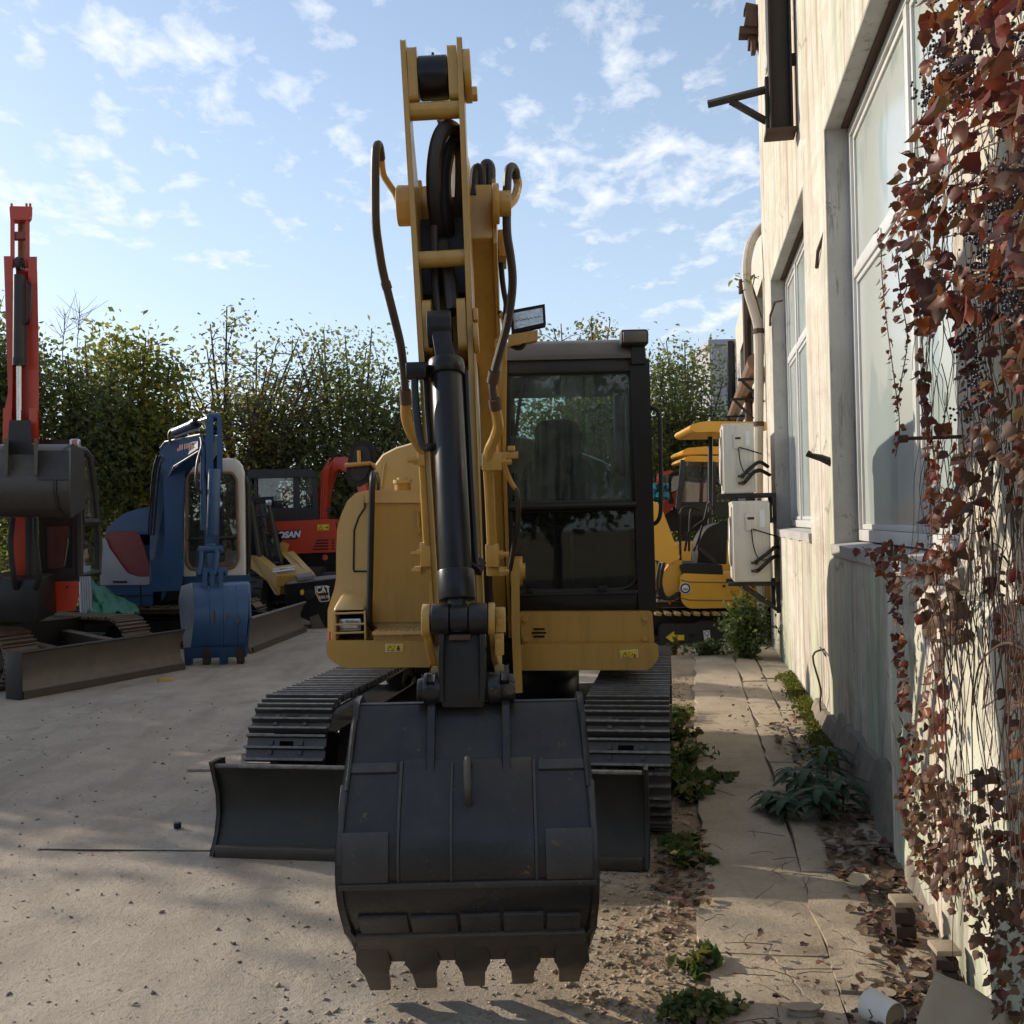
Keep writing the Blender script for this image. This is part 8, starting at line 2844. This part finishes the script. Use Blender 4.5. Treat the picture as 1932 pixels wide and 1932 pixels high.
# gravel: small stones strewn over the yard and the dirt
g = np.random.default_rng(21)
oct_v = np.array([(1, 0, 0), (-1, 0, 0), (0, 1, 0), (0, -1, 0), (0, 0, 1), (0, 0, -0.6)], float)
oct_f = np.array([(0, 2, 4), (2, 1, 4), (1, 3, 4), (3, 0, 4), (2, 0, 5), (1, 2, 5), (3, 1, 5), (0, 3, 5)])


def pebbles(name, xy, size, mat, label, kind='stuff', cat='gravel'):
    n = len(xy)
    V, F = [], []
    ang = g.random(n) * 2 * PI
    sc = size[:, None] * (0.6 + 0.8 * g.random((n, 3))) * np.array([1, 1, 0.6])
    base = oct_v[None] * sc[:, None, :]
    base = base + g.normal(size=base.shape) * size[:, None, None] * 0.26
    ca, sa_ = np.cos(ang)[:, None], np.sin(ang)[:, None]
    x = base[..., 0] * ca - base[..., 1] * sa_
    y = base[..., 0] * sa_ + base[..., 1] * ca
    zz = np.array([ground_h(a, b) for a, b in xy])
    v = np.stack([x + xy[:, :1], y + xy[:, 1:], base[..., 2] + zz[:, None] + size[:, None] * 0.25], -1).reshape(-1, 3)
    f = (oct_f[None] + (np.arange(n) * 6)[:, None, None]).reshape(-1, 3)
    return tag(np_mesh(name, v, f, mat), label, cat, kind=kind)


n = 2600
xy = np.stack([-4.2 + 4.6 * g.random(n), 2.9 + 7.0 * g.random(n) ** 1.5], 1)
pebbles('gravel', xy, 0.003 + 0.010 * g.random(n) ** 4, 'dark_crumb', 'loose dark gravel strewn over the yard')
n = 7000
yy = 2.9 + 8.0 * g.random(n) ** 1.4
xy = np.stack([WALL_K * yy + g.normal(-0.17, 0.2, n), yy], 1)
xy = xy[xy[:, 0] < WALL_C - 1.02 + WALL_K * xy[:, 1]]
pebbles('dirt_crumbs', xy, 0.003 + 0.014 * g.random(len(xy)) ** 4, 'stone', 'crumbled earth and small stones on the dirt strip')
n = 500
xy = np.stack([-0.9 + 1.5 * g.random(n), 3.1 + 0.9 * g.random(n)], 1)
pebbles('gravel', xy, 0.003 + 0.010 * g.random(n) ** 3, 'stone', 'coarse gravel around the bucket teeth')

# fallen leaves: the larger ones one by one, the rest as litter
g = random.Random(41)
litter = MB()
LIT = []
for me in LEAF[:3]:
    m2 = me.copy()
    m2.materials.clear()
    m2.materials.append(MATS['leaf_litter'])
    LIT.append(m2)
zn = [([(1530, 1500), (1640, 1500), (1730, 1640), (1700, 1720), (1560, 1640)], 230, 0.03, 0.07, 'on the path among the dark green plants'), ([(1580, 1640), (1730, 1680), (1800, 1900), (1700, 1960), (1640, 1800)], 240, 0.025, 0.055, 'on the path close to the brick stubs'), ([(1240, 1560), (1330, 1560), (1345, 1700), (1230, 1760)], 170, 0.02, 0.05, 'on the dirt right of the blade'), ([(1440, 1370), (1560, 1330), (1620, 1440), (1540, 1500)], 260, 0.03, 0.06, 'at the mossy foot of the wall'), ([(1100, 1700), (1330, 1750), (1400, 1960), (1080, 1960)], 90, 0.015, 0.035, 'on the dirt beside the bucket'), ([(1340, 1750), (1600, 1750), (1650, 1950), (1340, 1950)], 60, 0.015, 0.035, 'on the near end of the path'), ([(1600, 1850), (1900, 1880), (1930, 1990), (1600, 1990)], 150, 0.025, 0.055, 'around the cardboard sheet'), ([(1350, 1260), (1450, 1240), (1520, 1340), (1360, 1400)], 60, 0.02, 0.04, 'on the sunny far end of the path')]
for poly, cnt, s0, s1, where in zn:
    xs_, ys_ = [q[0] for q in poly], [q[1] for q in poly]
    k = 0
    while k < cnt:
        x, y = g.uniform(min(xs_), max(xs_)), g.uniform(min(ys_), max(ys_))
        if not in_poly(x, y, poly):
            continue
        p = ground_at(x, y, 0.045)
        sz = g.uniform(s0, s1)
        q_ = wall_m.inverted() @ p
        if q_.y < 0.02:
            k += 1
            continue
        p.z = (0.045 if 0 < q_.y < 1.0 else ground_h(p.x, p.y) + 0.008) + g.random() * 0.012
        M_ = Matrix.Translation(p) @ Matrix.Rotation(g.uniform(0, 6.28), 4, 'Z') @ Matrix.Rotation(PI / 2 + g.gauss(0, 0.28), 4, 'X') @ Matrix.Rotation(g.gauss(0, 0.25), 4, 'Y') @ Matrix.Scale(sz, 4)
        vi = g.randrange(3)
        if False:
            o = bpy.data.objects.new('fallen_leaf', LIT[vi])
            C.objects.link(o)
            o.matrix_world = M_ @ Matrix.Scale(1.25, 4)
            tag(o, 'single dry brown leaf fallen ' + where, 'leaf', 'leaves fallen ' + where)
        else:
            me = LEAF[vi]
            litter.add([M_ @ c.co for c in me.vertices], [tuple(c.vertices) for c in me.polygons])
        k += 1
tag(litter.build('leaf_litter', 'leaf_litter', smooth=60), 'dry brown leaf litter along the wall foot and the path', 'leaf litter', kind='stuff')
# a few big leaves that can be told apart
for k, (x, y, z, sz, mat, lab) in enumerate(((1625, 1677, 0.05, 0.10, 'cardboard', 'large crumpled tan leaf lying on the path slabs'), (1300, 1562, 0.03, 0.08, 'dark_red_paint', 'dark red leaf on the dirt by the front of the right track'), (1290, 1705, 0.03, 0.085, 'dark_red_paint', 'maroon leaf on the dirt beside the path edge'), (1270, 1762, 0.03, 0.075, 'leaf_litter', 'curled rust brown leaf beside the small weed'), (1650, 1610, 0.05, 0.09, 'leaf_dry', 'broad brown leaf on top of the litter by the wall'), (1700, 1740, 0.05, 0.08, 'leaf_litter', 'pale curled leaf just before the farther brick stub'))):
    m2 = LEAF[k % 4].copy()
    m2.materials.clear()
    m2.materials.append(MATS[mat])
    o = bpy.data.objects.new('fallen_leaf', m2)
    C.objects.link(o)
    p = ground_at(x, y, z)
    o.matrix_world = Matrix.Translation(p + Vector((0, 0, 0.02))) @ Matrix.Rotation(1.1 * k, 4, 'Z') @ Matrix.Rotation(PI / 2 + 0.25, 4, 'X') @ Matrix.Scale(sz, 4)
    tag(o, lab, 'leaf', 'big fallen leaves')
# twigs
tw_ = MB()
for k in range(60):
    x, y = g.uniform(1240, 1780), g.uniform(1480, 1940)
    p = ground_at(x, y, 0.05)
    q_ = wall_m.inverted() @ p
    if q_.y < 0.03:
        continue
    a, L_ = g.uniform(0, PI), g.uniform(0.05, 0.22)
    z = 0.05 if q_.y < 1.0 else 0.02
    e = Vector((math.cos(a) * L_, math.sin(a) * L_, 0))
    p.z = z
    tw_.tube(catmull([p, p + e * 0.35 + Vector((g.uniform(-0.008, 0.008), g.uniform(-0.008, 0.008), 0.004)), p + e * 0.7 + Vector((g.uniform(-0.008, 0.008), g.uniform(-0.008, 0.008), 0.006)), p + e], 3), [0.0018, 0.001], 4)
tag(tw_.build('twigs', 'vine_bark'), 'thin dry twigs scattered on the path and dirt', 'twigs', kind='stuff')
